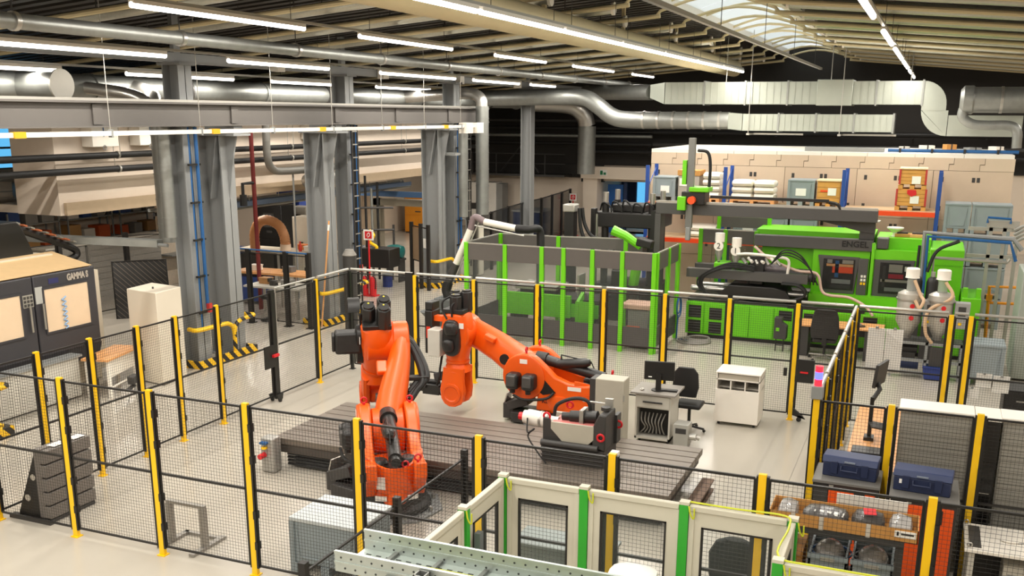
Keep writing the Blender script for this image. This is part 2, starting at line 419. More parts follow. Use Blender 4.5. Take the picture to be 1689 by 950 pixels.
def post(par, x, y, ang=0, H=2.2, mat=None, wd=.075, dp=.05, black=True):
    me_k = ('post', H, wd, mat.name if mat else 'y')
    if me_k not in MESHES:
        k = MB().b(-wd/2, wd/2, -dp/2, dp/2, 0, H).b(-wd/2-.02, wd/2+.02, -dp/2-.03, dp/2+.03, 0, .012)
        me = mesh_of('post', k); me.materials.append(mat or M_yellow); MESHES[me_k] = me
        k = MB().b(wd/2+.003, wd/2+.028, -dp/2, dp/2, .1, H - .02)
        for z in (.35, .75, 1.45, 1.85): k.b(wd/2, wd/2 + .04, -dp/2 - .012, dp/2 + .012, z, z + .1)
        for z in (.0,): k.b(-wd/2-.02, -wd/2-.003, -dp/2, dp/2, .1, H - .02)
        me2 = mesh_of('bracket_strip', k); me2.materials.append(M_black); MESHES[me_k + ('s',)] = me2
    o = part('post', MESHES[me_k], None, par); o.location = Vector((x, y, 0)) - par.location; o.rotation_euler = (0, 0, ang)
    if black:
        s = bpy.data.objects.new('bracket_strip', MESHES[me_k + ('s',)]); COL.objects.link(s); s.parent = o
    return o
def top_rail(par, p, q, z=2.235, r=.028):
    p, q = Vector((p[0], p[1], z)), Vector((q[0], q[1], z)); d = (q - p).normalized() * .05
    part('top_rail', MB().cy(p + d, q - d, r, n=10), M_alu, par)
FY, LX, BY, RXF = 9.12, -11.51, 18.38, -1.03
# front
ff = T('safety_fence', 'black wire fence with yellow posts along the front of the robot cell', 'fence', (-5, FY, 0))
fx = [-11.51, -10.1, -8.64, -7.2, -5.68, -4.18, -2.70, -1.21, .29, 1.79]
for x in fx[1:]: post(ff, x, FY)
for a, b in zip(fx, fx[1:]): panel(ff, (a, FY), (b, FY))
# left
fl = T('safety_fence', 'black wire fence with yellow posts along the left side of the robot cell', 'fence', (LX, 13, 0))
ly = [9.12, 10.04, 11.02, 12.0, 12.88, 13.95]
for y in ly: post(fl, LX, y, PI/2)
for a, b in zip(ly, ly[1:]): panel(fl, (LX, a), (LX, b))
panel(fl, (LX, 13.95), (LX, 15.55))
post(fl, LX, 17.09, PI/2); post(fl, LX, 18.38, PI/2, mat=M_black, black=False)
panel(fl, (LX, 17.09), (LX, 18.38)); top_rail(fl, (LX, 17.09), (LX, 18.38))
dr = T('fence_gate', 'wire gate with black caster post and red handle plate in the left fence', 'gate', (LX, 16, 0))
panel(dr, (LX, 15.6), (LX, 17.05), name='leaf')
part('post', MB().b(LX - .05, LX + .05, 15.5, 15.6, .12, 2.22).b(LX-.02, LX+.02, 15.53, 15.57, .05, .2), M_black, dr)
part('frame_tube', MB().tb([(LX, 15.68, .9), (LX, 15.68, 2.235), (LX, 17.05, 2.235)], .022, 8), M_alu, dr)
pl_ = part('handle_plate', MB().b(LX + .03, LX + .055, 15.2, 15.55, .72, 1.16), M_black, dr)
part('handle', MB().b(LX + .055, LX + .1, 15.42, 15.6, .92, .97), M_red, pl_)
for s in (-.09, .09): part('caster', MB().pr([(15.45, .16), (15.65, .16), (15.62, .05), (15.5, .05)], 'x', LX + s - .015, LX + s + .015).cy((LX + s - .02, 15.55, .04), (LX + s + .02, 15.55, .04), .04, n=10), M_black, dr)
# back
fb = T('safety_fence', 'black wire fence with yellow posts and grey top rail behind the robots', 'fence', (-6, BY, 0))
bx = [-11.51, -9.9, -8.53, -7.12, -5.72, -4.5, -3.27, -2.03, -1.03, .53]
for x in bx[1:-1]: post(fb, x, BY)
for a, b in zip(bx[:-1], bx[1:-1]): panel(fb, (a, BY), (b, BY)); top_rail(fb, (a, BY), (b, BY))
part('wide_post', MB().b(-10.12, -9.95, BY - .03, BY + .03, 0, 2.25), M_black, fb)
lk = part('lock_box', MB().b(-1.98, -1.66, BY - .07, BY - .02, .75, 1.18), M_black, fb)
part('handle', MB().b(-1.9, -1.76, BY - .09, BY - .07, .93, .96), M_red, lk)
part('switch', MB().b(-2.2, -2.14, BY - .08, BY - .03, .85, 1.0), M_black, fb)
part('wheel_foot', MB().pr([(-1.98, .12), (-1.8, .12), (-1.75, .06), (-1.98, .26)], 'y', BY - .1, BY - .05).cy((-1.86, BY - .09, .045), (-1.86, BY - .05, .045), .045, n=10), M_black, fb)
fb2 = T('safety_fence', 'black wire fence with two close yellow posts right of the desk chair', 'fence', (1, BY, 0))
for x in (.53, .84, 2.6): post(fb2, x, BY)
for a, b in ((-1.03, .53), (.53, .84), (.84, 2.6), (2.6, 4.1)): panel(fb2, (a, BY), (b, BY)); top_rail(fb2, (a, BY), (b, BY))
# right
fr = T('safety_fence', 'row of yellow posts and wire panels seen edge on at the right of the cell', 'fence', (RXF, 15, 0))
ry = [12.05, 13.14, 14.31, 15.93, 17.2, 18.38]
for y in ry[:-1]: post(fr, RXF, y, 0)
for a, b in zip(ry, ry[1:]): panel(fr, (RXF, a), (RXF, b)); top_rail(fr, (RXF, a), (RXF, b))
fc = T('safety_fence', 'black wire fence with yellow posts behind the two orange cabinets', 'fence', (0, 12.12, 0))
cxs = [-1.03, -.18, .78, 2.2, 3.6]
for x in cxs[1:]: post(fc, x, 12.12)
for a, b in zip(cxs, cxs[1:]): panel(fc, (a, 12.12), (b, 12.12))
bc = T('signal_beacon', 'lit red and blue signal beacon on a grey box on the corner post', 'signal light', (RXF, 12.05, 2.2))
part('foot', MB().b(RXF - .07, RXF + .07, 11.98, 12.12, 2.2, 2.36), M_grey, bc, .01)
part('lens', MB().cy((RXF, 12.05, 2.36), (RXF, 12.05, 2.44), .045), mt('beacon_red', '#ff2030', .3, emit=2.5), bc)
part('lens', MB().cy((RXF, 12.05, 2.44), (RXF, 12.05, 2.53), .045), mt('beacon_blue', '#4a50ff', .3, emit=4.0), bc)
part('lens', MB().cy((RXF, 12.05, 2.53), (RXF, 12.05, 2.6), .045), MATS['beacon_red'], bc)
# low black fence beside the grey box
lf = T('low_fence', 'low black mesh fence running out from beside the grey plastic box', 'fence', (-5.47, 9.6, 0))
for y in (7.68, 9.6, 11.46): part('post', MB().b(-5.51, -5.43, y - .04, y + .04, 0, 1.12), M_black, lf)
for a, b in ((7.68, 9.6), (9.6, 11.46)): panel(lf, (-5.47, a), (-5.47, b), .1, None, 1.0)
# ------------------------------------------------------------------ steel columns, crane runway, guards
M_col = mt('column_grey', '#8d8f8f', .5, var=.05)
def ibeam_v(mb, x, y, dx, dy, z0, z1, tf=.03, tw=.02):
    """upright I section: web in the XZ plane, flanges facing +X and -X"""
    mb.b(x - dx/2, x - dx/2 + tf, y - dy/2, y + dy/2, z0, z1).b(x + dx/2 - tf, x + dx/2, y - dy/2, y + dy/2, z0, z1).b(x - dx/2, x + dx/2, y - tw/2, y + tw/2, z0, z1)
    return mb
names = ['nearest', 'second', 'third', 'farthest']
for k, (yr, yc) in enumerate(((17.35, 18.62), (23.8, 22.75), (30.4, 29.35), (37.2, None))):
    t = T('roof_column', '%s grey steel roof column beside the robot hall, reaching the ceiling' % names[k], 'column', (-14.9, yr, 0), group='roof columns')
    part('shaft', ibeam_v(MB(), -14.9, yr, .42, .42, 0, 6.45), M_col, t); part('base_plate', MB().b(-15.2, -14.6, yr - .3, yr + .3, 0, .03), M_col, t)
    part('head_plate', MB().b(-15.2, -14.6, yr - .25, yr + .25, 6.45, 6.5).b(-14.95, -14.85, yr - .1, yr + .1, 6.5, 7.45), M_col, t)
    if yc is None: continue
    t = T('crane_column', '%s wide grey steel crane column under the runway beam' % names[k], 'column', (-15, yc, 0), group='crane columns')
    part('shaft', ibeam_v(MB(), -15.05, yc, .62, .46, 0, 5.0, .035), M_col, t)
    part('haunch', MB().pr([(-14.74, 5.0), (-14.74, 3.6), (-14.55, 4.6), (-14.45, 5.0)], 'y', yc - .02, yc + .02), M_col, t)
    part('stiffener', MB().cb((-14.98, yc - .12, 4.3), (.03, .2, 1.4), (0, .18, 0)), M_col, t)
    part('cap_plate', MB().b(-15.45, -14.3, yc - .3, yc + .3, 5.0, 5.05).b(-15.2, -14.4, yc - .15, yc + .15, 5.05, 5.22), M_col, t); part('base_plate', MB().b(-15.45, -14.65, yc - .32, yc + .32, 0, .03), M_col, t)
# crane runway beam
M_crane = mt('crane_grey', '#625e5a', .5, var=.04)
cr = T('crane_runway', 'long grey steel crane runway beam at the left, running into the hall', 'crane beam', (-14.5, 10, 5.2))
part('web', MB().b(-14.52, -14.48, -6, 32.2, 5.25, 5.66), M_crane, cr); part('top_flange', MB().b(-14.68, -14.32, -6, 32.2, 5.66, 5.70), M_crane, cr); part('bottom_flange', MB().b(-14.68, -14.32, -6, 32.2, 5.22, 5.25), M_crane, cr)
part('crane_rail', MB().b(-14.53, -14.47, -6, 32.2, 5.70, 5.75), M_alu, cr)
for y in (11.4, 14.6, 18.6, 22.8, 26, 29.4): part('splice_plate', MB().b(-14.47, -14.44, y - .12, y + .12, 5.27, 5.64), M_crane, cr)
part('end_stop', MB().b(-14.6, -14.4, 31.9, 32.1, 5.75, 6.0), M_white, cr)
# conductor rail with yellow markers
cd = T('conductor_rail', 'white conductor rail with yellow markers slung below the runway beam', 'conductor rail', (-13.6, 10, 5.1))
part('rail', MB().b(-13.62, -13.56, -5, 29.9, 5.09, 5.17), M_white, cd)
for y in (11.9, 16.7, 20.6, 24.0, 27.2): part('marker', MB().b(-13.63, -13.53, y, y + .22, 5.08, 5.18), mt('marker_yellow', '#f3b21c', .5), cd)
for k in range(12): part('hanger', MB().cy((-13.6, 2 + 2.4 * k, 5.17), (-13.6, 2 + 2.4 * k, roof(-13.6) - .05), .008, n=5), M_alu, cd); part('clip', MB().b(-13.63, -13.55, 1.98 + 2.4*k, 2.02 + 2.4*k, 5.06, 5.2), M_grey, cd)
for k, y in enumerate((28.6, 29.4)): part('feed_box', MB().b(-13.75, -13.5, y, y + .5, 4.92, 5.24), M_white, cd)
# hazard guards round the column feet
M_haz = stripe_mat('hazard_stripes', '#f2bd12', '#1d1a16', (.8, .8, .8), 4.2, .5, .5)
def guard(y0, y1, which, k):
    t = T('column_guard', 'yellow and black striped guard with bent tube rail round the %s column foot' % which, 'guard', (-14.5, (y0 + y1)/2, 0), group='column guards')
    x = -14.48
    part('kick_plate', MB().b(x - .1, x, y0, y1, 0, .16).b(x - .8, x - .1, y0, y0 + .08, 0, .16).b(x - .8, x - .1, y1 - .08, y1, 0, .16), M_haz, t)
    ym = (y0 + y1) / 2 + .25
    part('post', MB().cy((x - .05, ym, .16), (x - .05, ym, .62), .05, n=12), M_haz, t)
    for s in (-1, 1):
        ye = y0 + .02 if s < 0 else y1 - .02
        pts = bez([(x - .05, ym + s * .0, .55), (x - .05, ym + s * .05, .74), (x - .05, ym + s * .22, .84), (x - .05, ym + s * .45, .86), (x - .05, ye, .88), (x - .3, ye, .88)], 6)
        part('tube_rail', MB().tb(pts, .05, 10), M_haz if s > 0 else M_yellow, t)
guard(16.95, 18.95, 'nearest', 0); guard(22.0, 24.2, 'second', 1); guard(28.5, 30.6, 'third', 2); guard(9.8, 12.0, 'leftmost', 3)
# service risers on the columns
def riser(x, y, r, z0, z1, label, rough=0):
    t = T('vertical_duct', label, 'duct', (x, y, z0))
    part('pipe', MB().cy((x, y, z0), (x, y, z1), r, n=18), M_galv, t)
    for k in range(int((z1 - z0) / .55)): part('seam', MB().cy((x, y, z0 + .4 + .55*k), (x, y, z0 + .43 + .55*k), r + .008, n=18), M_galv, t)
    return t
d1 = riser(-15.9, 17.85, .22, 2.65, 5.3, 'left of two upright silver ducts beside the nearest roof column')
part('elbow', MB().tb(bez([(-15.9, 17.85, 5.3), (-15.95, 17.7, 5.6), (-16.2, 17.95, 5.85), (-16.85, 18.2, 6.0)], 6), .2, 16), M_steel, d1)
d2 = riser(-15.0, 16.9, .14, 2.9, 5.2, 'right of two upright silver ducts beside the nearest roof column')
part('elbow', MB().tb(bez([(-15.0, 16.9, 5.2), (-15.2, 16.85, 5.6), (-15.7, 16.8, 5.85), (-16.85, 16.7, 6.0)], 6), .13, 14), M_steel, d2)
d3 = riser(-14.28, 30.0, .16, 2.2, 5.0, 'left of two upright silver ducts beside the third crane column'); d4 = riser(-14.05, 31.0, .22, 2.2, 5.75, 'right of two upright silver ducts beside the third crane column')
part('bracket', MB().b(-14.735, -14.3, 29.45, 29.95, 4.2, 4.28), M_grey, d3)
part('elbow', MB().tb(bez([(-14.05, 31.0, 5.7), (-14.12, 31.0, 6.0), (-14.5, 31.0, 6.16), (-15.5, 30.9, 6.12), (-16.8, 30.8, 6.05)], 6), .19, 14), M_steel, d4)
d5 = riser(-14.6, 43.6, .4, 2.9, 5.0, 'thick silver duct dropping in front of the dark back wall')
part('elbow', MB().tb(bez([(-14.6, 43.6, 5.0), (-14.75, 43.5, 5.5), (-15.3, 43.2, 5.9), (-16.85, 43.0, 6.0)], 8), .38, 16), M_steel, d5)
for nm, yy, xx in (('nearest', 17.35, -14.62), ('second', 23.8, -14.62), ('third', 30.4, -14.62)):
    t = T('air_pipes', 'blue compressed air pipes clipped to the %s roof column' % nm, 'pipe', (xx, yy, 0), group='blue pipes on the columns')
    for k, (dy, r) in enumerate(((-.12, .018), (.1, .04))): part('pipe', MB().cy((xx, yy + dy, .9 + .4*k), (xx, yy + dy, 5.2), r, n=10), M_blue, t)
    for k in range(5): part('clip', MB().b(xx - .03, xx + .03, yy - .18, yy + .18, 1.2 + .8*k, 1.24 + .8*k), M_black, t)
    part('tap', MB().cb((xx + .05, yy + .1, 1.3), (.08, .1, .2)), mt('tap_red', '#b8332c', .5), t)
for nm, yy, xx in (('second', 23.5, -14.4), ('third', 30.9, -14.5)):
    t = T('cable_ladder', 'upright cable ladder with black cables beside the %s roof column' % nm, 'cable ladder', (xx, yy, 0))
    for dy in (-.14, .14): part('stile', MB().b(xx - .02, xx + .02, yy + dy - .015, yy + dy + .015, .4, 5.2), M_dkgrey, t)
    for k in range(14): part('rung', MB().b(xx - .01, xx + .01, yy - .14, yy + .14, .6 + .34*k, .63 + .34*k), M_alu, t)
    for k in range(3): part('cable', MB().cy((xx - .04, yy - .08 + .07*k, .5), (xx - .04, yy - .08 + .07*k, 5.2), .022, n=6), M_rubber, t)
wb = T('wall_box', 'tall narrow cream cabinet at the foot of the third crane column', 'cabinet', (-14.5, 31.3, 0)); part('body', MB().b(-14.75, -14.3, 31.3, 31.65, .05, 1.75), mt('cream_box', '#d9d4c4', .5), wb, .01); part('door', MB().b(-14.3, -14.285, 31.33, 31.62, .1, 1.7), MATS['cream_box'], wb)
# horizontal ducts high at the left
hd = T('main_duct', 'long round silver ventilation duct high behind the runway beam', 'duct', (-17, 20, 6))
part('pipe', MB().cy((-17, 3, 6.0), (-17, 45.5, 6.02), .27, n=22), M_galv, hd)
for k in range(14): part('flange', MB().cy((-17, 5 + 3*k, 6.0), (-17, 5.06 + 3*k, 6.0), .3, n=22), M_dkgrey if k % 2 else M_galv, hd)
ed = T('duct_end', 'round silver duct with flat end disc facing the hall above the runway beam', 'duct', (-15.9, 15.2, 6)); part('pipe', MB().cy((-16.9, 15.1, 6.0), (-15.7, 15.0, 6.0), .24, n=20), M_galv, ed); part('end_disc', MB().cy((-15.7, 15.0, 6.0), (-15.66, 15.0, 6.0), .3, n=24), M_alu, ed)
gp = T('roof_pipe', 'galvanised pipe hung along the roof left of the light strips', 'pipe', (-12.2, 20, 6.9)); part('pipe', MB().cy((-12.1, 2, 6.72), (-12.1, 45, 6.72), .11, n=14), M_galv, gp)
for k in range(12): part('clamp', MB().cy((-12.1, 4 + 3.4*k, 6.72), (-12.1, 4.08 + 3.4*k, 6.72), .135, n=14), M_steel, gp); part('hanger', MB().cy((-12.1, 4.04 + 3.4*k, 6.8), (-12.1, 4.04 + 3.4*k, roof(-12.1)), .01, n=5), M_dkgrey, gp)
gp = T('roof_girder', 'slim grey steel beam under the roof beside the light strips', 'beam', (-14, 20, 6.6)); part('beam', MB().b(-14.98, -14.82, 10, 44, 6.5, 6.7), M_col, gp)
for k in range(4): part('sensor_box', MB().b(-14.8, -14.6, 20.5 + 5*k, 20.8 + 5*k, 6.45, 6.7), M_white, gp)
# mezzanine at the left
M_soffit = mt('mezzanine_fascia', '#f2e2d0', .7, var=.03)
struct('wall_mezzanine', MB().b(-18.3, -18.1, 17.0, 35.0, 3.22, 5.9).b(-26, -18.3, 17.0, 35.0, 3.22, 3.4).b(-19.4, -18.1, 16.9, 17.0, 3.22, 5.9), M_soffit)
struct('trim_2', MB().b(-18.08, -18.0, 17.0, 35.0, 3.22, 3.5), mt('tan_strip', '#bfa98c', .7))
struct('wall_partition', MB().b(-26, -23.8, 36.0, 36.2, 0, 3.2).b(-24.0, -23.8, 36.2, 46, 0, 3.2), M_lwall)
for k, (z, r) in enumerate(((4.52, .075), (4.2, .075))):
    t = T('black_pipe', '%s of two thick black pipes along the cream mezzanine wall' % ('upper', 'lower')[k], 'pipe', (-17.9, 20, z)); part('pipe', MB().cy((-17.85, 6, z + .0), (-17.85, 40, z + .0), r, n=12), M_rubber, t)
    for j in range(9): part('clamp', MB().cy((-17.85, 8 + 3.5*j, z), (-17.85, 8.05 + 3.5*j, z), r + .015, n=12), M_alu, t); part('hanger', MB().cy((-17.85 + (.1, -.1)[k], 8.02 + 3.5*j, z), (-17.85 + (.1, -.1)[k], 8.02 + 3.5*j, 5.9), .008, n=5), M_alu, t)
for k, y in enumerate((17.7, 19.2, 26.4)):
    t = T('wall_unit', '%s white heater box with blue cord on the mezzanine wall' % ('first', 'second', 'third')[k], 'heater', (-17.9, y, 4.8)); part('body', MB().b(-18.08, -17.75, y, y + .8, 4.72, 5.2), M_white, t, .01); part('cord', MB().cy((-17.74, y + .35, 4.95), (-17.74, y + .35, 5.2), .012, n=6), M_blue, t); part('handle', MB().ring((-17.74, y + .35, 4.7), .05, .01, 'x', 10), M_grey, t)
rp_ = T('sprinkler_riser', 'dark red vertical pipe with black valve in front of the mezzanine', 'pipe', (-17.7, 22, 0)); part('pipe', MB().cy((-17.6, 23.3, 0), (-17.6, 23.3, 5.0), .06, n=12), mt('dark_red', '#6d1c1a', .5), rp_); part('branch', MB().tb([(-17.6, 23.3, 3.6), (-17.6, 22.8, 3.6), (-17.6, 22.8, 3.0)], .05, 8), M_rubber, rp_); part('valve', MB().cy((-17.6, 22.8, 3.0), (-17.6, 22.8, 3.3), .1, n=10), M_rubber, rp_)
rp_ = T('drain_pipe', 'grey ribbed duct bending along the mezzanine wall behind the second column', 'duct', (-17.6, 24, 4)); part('pipe', MB().tb(bez([(-17.6, 24.0, 5.2), (-17.6, 24.0, 4.3), (-17.6, 24.2, 3.95), (-17.6, 24.8, 3.85), (-17.6, 27.5, 3.85)], 6), .11, 12), mt('duct_grey', '#82807a', .5, .3), rp_); part('support', MB().cy((-17.6, 25.2, 0), (-17.6, 25.2, 3.8), .03, n=6), M_grey, rp_)
bu = T('blue_fascia', 'dark blue steel beam and posts below the window at the left', 'beam', (-21, 15, 3)); part('beam', MB().b(-20.6, -20.4, 10, 16.8, 2.9, 3.3), mt('navy_steel', '#1d2348', .5), bu)
for y in (15.6, 15.9, 16.6): part('post', MB().cy((-20.4, y, 3.6), (-20.4, y, 4.9), .05, n=8), MATS['navy_steel'], bu)
for k in range(3):
    t = T('wall_panel', '%s pale panel of the wall left of the mezzanine' % ('first', 'second', 'third')[k], 'panel', (-21.5, 13 + 2*k, 3.6)); part('board', MB().b(-21.5, -21.4, 12.0 + 2.2*k, 14.15 + 2.2*k, 3.3, 3.8), M_lwall, t); part('groove', MB().b(-21.41, -21.39, 12.0 + 2.2*k, 14.15 + 2.2*k, 3.55, 3.57), M_grey, t)
tr_ = T('cable_tray', 'grey sheet cable trough running toward the nearest column over the milling machine', 'cable tray', (-17, 17, 2.9)); part('trough', MB().add([(-19.6, 14.6, 2.95), (-15.5, 17.2, 2.65), (-15.45, 16.95, 2.65), (-19.55, 14.35, 2.95), (-19.6, 14.6, 3.1), (-15.5, 17.2, 2.8), (-15.45, 16.95, 2.8), (-19.55, 14.35, 3.1)], [(0,1,2,3), (0,1,5,4), (3,2,6,7), (0,3,7,4), (1,2,6,5)]), M_galv, tr_); part('bracket', MB().cy((-15.6, 17.0, 2.7), (-15.2, 17.0, 2.7), .04, n=8), M_grey, tr_)
# ------------------------------------------------------------------ robots
M_motor = mt('motor_black', '#232221', .42, var=.1)
M_base = mt('robot_base_black', '#343230', .5)
M_label = mt('white_label', '#eeeae2', .6)
def sect(c, ax1, ax2, a, b, n=16, e=2.6):
    q = []
    for i in range(n):
        t = 2 * PI * i / n; ct, st = math.cos(t), math.sin(t)
        q.append(Vector(c) + Vector(ax1) * (a * abs(ct) ** (2/e) * (1 if ct >= 0 else -1)) + Vector(ax2) * (b * abs(st) ** (2/e) * (1 if st >= 0 else -1)))
    return q
def eyebolt(par, c, ax='x'):
    part('eye_bolt', MB().ring((c[0], c[1], c[2] + .075), .042, .014, ax).cy(c, (c[0], c[1], c[2] + .035), .02, n=8), M_red, par)
def robot(label, loc, rz, phi, tilt, gripper, extras, ba):
    t = T('industrial_robot', label, 'robot', loc, rz, local=True)
    J2 = Vector((.63, 0, .95)); LK = 1.6
    J3 = J2 + Vector((math.cos(phi), 0, math.sin(phi))) * LK
    # base
    part('floor_plate', MB().pr([(.75*math.cos(a), .75*math.sin(a)) for a in [PI/8 + k*PI/4 for k in range(8)]], 'z', 0, .03), M_grey, t, .006)
    RB = Matrix.Rotation(ba, 4, 'Z')
    bs = part('base', MB().lt([(.56, .03), (.56, .1), (.5, .16), (.48, .27), (.46, .28)], n=28).b(-.95, -.35, -.28, .28, .03, .22).b(-1.15, -.95, -.16, .2, .05, .34).tr(RB), M_base, t, .012)
    for k in range(8):
        a = k * PI / 4 + .2; part('anchor_bolt', MB().cy((.62*math.cos(a), .62*math.sin(a), .03), (.62*math.cos(a), .62*math.sin(a), .09), .03, n=8), M_steel, bs)
    part('connector_panel', MB().cb((-.86, .02, .36), (.42, .4, .16), (0, -.35, 0)).tr(RB), M_dkgrey, bs, .01); part('connector_plate', MB().cb((-1.12, .05, .42), (.02, .3, .2), (0, .3, 0)).tr(RB), M_alu, bs)
    part('data_plate', MB().cb((-.62, .284, .15), (.22, .006, .1)).tr(RB), mt('yellow_label', '#e8d23a', .6), bs)
    part('slew_ring', MB().cy((0, 0, .28), (0, 0, .335), .5, n=32), M_black, t)
    # carousel
    ca = part('carousel', MB().lt([(.42, .335), (.44, .4), (.47, .55), (.45, .66), (.3, .7)], n=28), M_orange, t)
    prof = arc((.63, .95), .42, rad(125), rad(-128), 22) + [(.40, .36), (-.5, .36), (-.6, .5), (-.86, .72), (-.87, .95), (-.72, .92), (-.5, .89), (-.2, .91), (.05, 1.0), (.25, 1.18)]
    for s in (1, -1):
        pg = part('shoulder_plate', MB().pr(prof, 'y', s * .25, s * .42), M_orange, ca, .03, seg=3)
        part('gear_rim', MB().lt([(.40, -.01 * s), (.40, .02 * s), (.37, .03 * s)], (.63, s * .42, .95), 'y', 36), mt('robot_orange_dark', '#e2560a', .4), pg)
    bm_ = MB(); nn = 18
    rings = []
    for i in range(nn + 1):
        th = -PI/2 + PI * i / nn; c, s = math.cos(th), math.sin(th); zt = .82 + .14 * s * s
        def pt(k, z, sh=0): return Vector((-.32 - (.42 * k - sh) * c, .42 * (k - sh) * s, z))
        rings.append([pt(.72, .36), pt(.86, .55), pt(1, zt - .06), pt(.98, zt), pt(.88, zt), pt(.8, .55), pt(.6, .42)])
    bm_.loft(rings); part('rear_shell', bm_, M_orange, ca)
    part('rear_nose', MB().lt([(.16, .27), (.17, .36), (.13, .6), (.04, .72)], (-.5, 0, 0), n=14), M_orange, ca)
    part('inner_motor', MB().lt([(.13, .62), (.13, .84), (.1, .88)], (-.42, .2, 0), n=14).lt([(.13, .62), (.13, .86), (.1, .9)], (-.42, -.2, 0), n=14).b(-.5, -.1, -.22, .22, .55, .74), M_motor, t, .012)
    for s in (1, -1): eyebolt(t, (.62, s * .335, 1.36))
    eyebolt(t, (-.8, -.3, .93), 'x'); eyebolt(t, (-.68, -.14, .8), 'x')
    # J2 motors on the left side
    for dx in (-.15, .15):
        mo = part('shoulder_motor', MB().cb((J2.x + dx, .55, .9), (.24, .26, .29)), M_motor, t, .06, seg=3)
        part('motor_cap', MB().cb((J2.x + dx, .68, .92), (.17, .06, .2)), mt('motor_grey', '#4b4a47', .5), mo, .02)
        part('cable_plug', MB().cy((J2.x + dx, .6, .77), (J2.x + dx, .6, .69), .05, n=8), M_motor, mo)
    part('cable', MB().tb(bez([(J2.x + .1, .7, .68), (J2.x - .1, .66, .6), (J2.x - .45, .52, .62), (.05, .44, .72)], 6), .025, 7), M_rubber, t)
    # window in the near shoulder plate
    for s in (1, -1):
        part('recess', MB().pr([(.28, .98), (.02, .72), (.26, .66), (.32, .7)], 'y', s * .424, s * .432), M_black, ca)
        part('recess', MB().pr([(-.3, .62), (-.42, .74), (-.74, .74), (-.66, .66)], 'y', s * .424, s * .43), MATS['robot_orange_dark'], ca)
        part('label_plate', MB().b(-.45, -.2, min(s*.422, s*.428), max(s*.422, s*.428), .79, .86), M_label, ca)
        part('label_plate', MB().b(.56, .70, min(s*.45, s*.455), max(s*.45, s*.455), 1.2, 1.28), M_label, ca)
        pass
    text_part('KUKA', .1, mt('maroon_print', '#6e1a0a', .5), ca, (.13, .424, .542), (PI/2, 0, PI), .002, .004, sx=1.15)
    text_part('KUKA', .1, MATS['maroon_print'], ca, (.13, -.424, .542), (PI/2, 0, 0), .002, .004, sx=1.15)
    part('label_plate', MB().cb((-.69, .2, .62), (.006, .12, .18), (0, 0, -.35)), M_label, ca); part('label_plate', MB().cb((-.62, .2, .37), (.01, .16, .07), (0, 0, -.3)), M_label, ca); part('label_plate', MB().cb((-.62, -.24, .37), (.01, .16, .07), (0, 0, .3)), M_label, ca)
    # counterbalance
    cb_ = part('counterbalance', MB().cy((.35, 0, 1.2), (-.75, 0, .98), .095, n=16).cy((.35, 0, 1.2), (.55, 0, 1.22), .13, n=16).cy((-.75, 0, .98), (-.85, 0, .96), .07, n=12), M_motor, t)
    part('accumulator', MB().lt([(.02, -.36), (.07, -.33), (.09, -.26), (.09, .2), (.06, .28), (.03, .3)], n=14).tr(Matrix.Translation((-.2, .05, 1.2)) @ Euler((0, rad(-82), 0)).to_matrix().to_4x4()), M_motor, cb_)
    part('cage', MB().tb([(.06, .05, 1.33), (-.5, .05, 1.26), (-.56, .05, 1.14)], .012, 6).tb([(.06, .0, 1.15), (.06, .05, 1.33), (.06, .1, 1.2)], .012, 6), M_black, cb_)
    # link arm
    lk = Vector((math.cos(phi), 0, math.sin(phi))); nrm = Vector((-math.sin(phi), 0, math.cos(phi))); lat = Vector((0, 1, 0))
    secs = [(-.12, -.02, .22, .2, 0), (.0, -.02, .33, .22, 0), (.14, -.04, .32, .23, 0), (.32, -.1, .29, .23, .03), (.52, -.18, .27, .21, .05), (.74, -.26, .26, .18, .04), (.9, -.31, .27, .15, .02), (1.0, -.33, .28, .13, 0), (1.13, -.33, .22, .1, 0)]
    part('link_arm', MB().loft([sect(J2 + lk * (LK * s) + lat * y + nrm * o, nrm, lat, w, th) for (s, y, w, th, o) in secs]), M_orange, t)
    part('link_hub', MB().lt([(.3, -.245), (.34, -.22), (.34, .22), (.3, .245)], J2, 'y', 28), M_orange, t)
    part('bore_cover', MB().cy(J2 + lk * (LK*.34) + lat * .02, J2 + lk * (LK*.34) + lat * .135, .1, n=20), M_black, t)
    hb = part('elbow_hub', MB().lt([(.27, -.44), (.31, -.42), (.31, -.2), (.29, -.18)], J3, 'y', 30), M_orange, t)
    for k in range(16):
        a = 2*PI*k/16; c = J3 + Vector((.275*math.cos(a), -.19, .275*math.sin(a))); part('bolt', MB().cy(c, c + lat * .022, .014, n=6), M_black, hb)
    part('link_lug', MB().cb(J2 + lk * .98 + nrm * .2 + lat * .02, (.22, .16, .1), (0, -phi, 0)), M_orange, t, .02)
    # forearm, direction d
    d = Vector((math.sin(tilt), 0, -math.cos(tilt))); f = Vector((math.cos(tilt), 0, math.sin(tilt))); yc = lat * .06
    fo = part('forearm', MB().loft([sect(J3 + d * s + yc + f * o, f, lat, a, b, 18, e) for (s, a, b, e, o) in ((-.42, .2, .19, 3, 0), (-.36, .25, .24, 3, 0), (-.1, .29, .26, 2.8, 0), (.15, .27, .25, 2.5, 0), (.38, .23, .23, 2.1, 0), (.5, .21, .21, 2, 0))]).lt([(.29, -.2), (.3, -.17), (.3, .2), (.27, .22)], J3, 'y', 28), M_orange, t)
    c0 = J3 + d * .5 + yc
    part('wrist_ring', MB().cy(c0, c0 + d * .05, .225, n=24), MATS['robot_orange_dark'], t)
    c1 = J3 + d * .55 + yc; c2 = J3 + d * 1.12 + yc
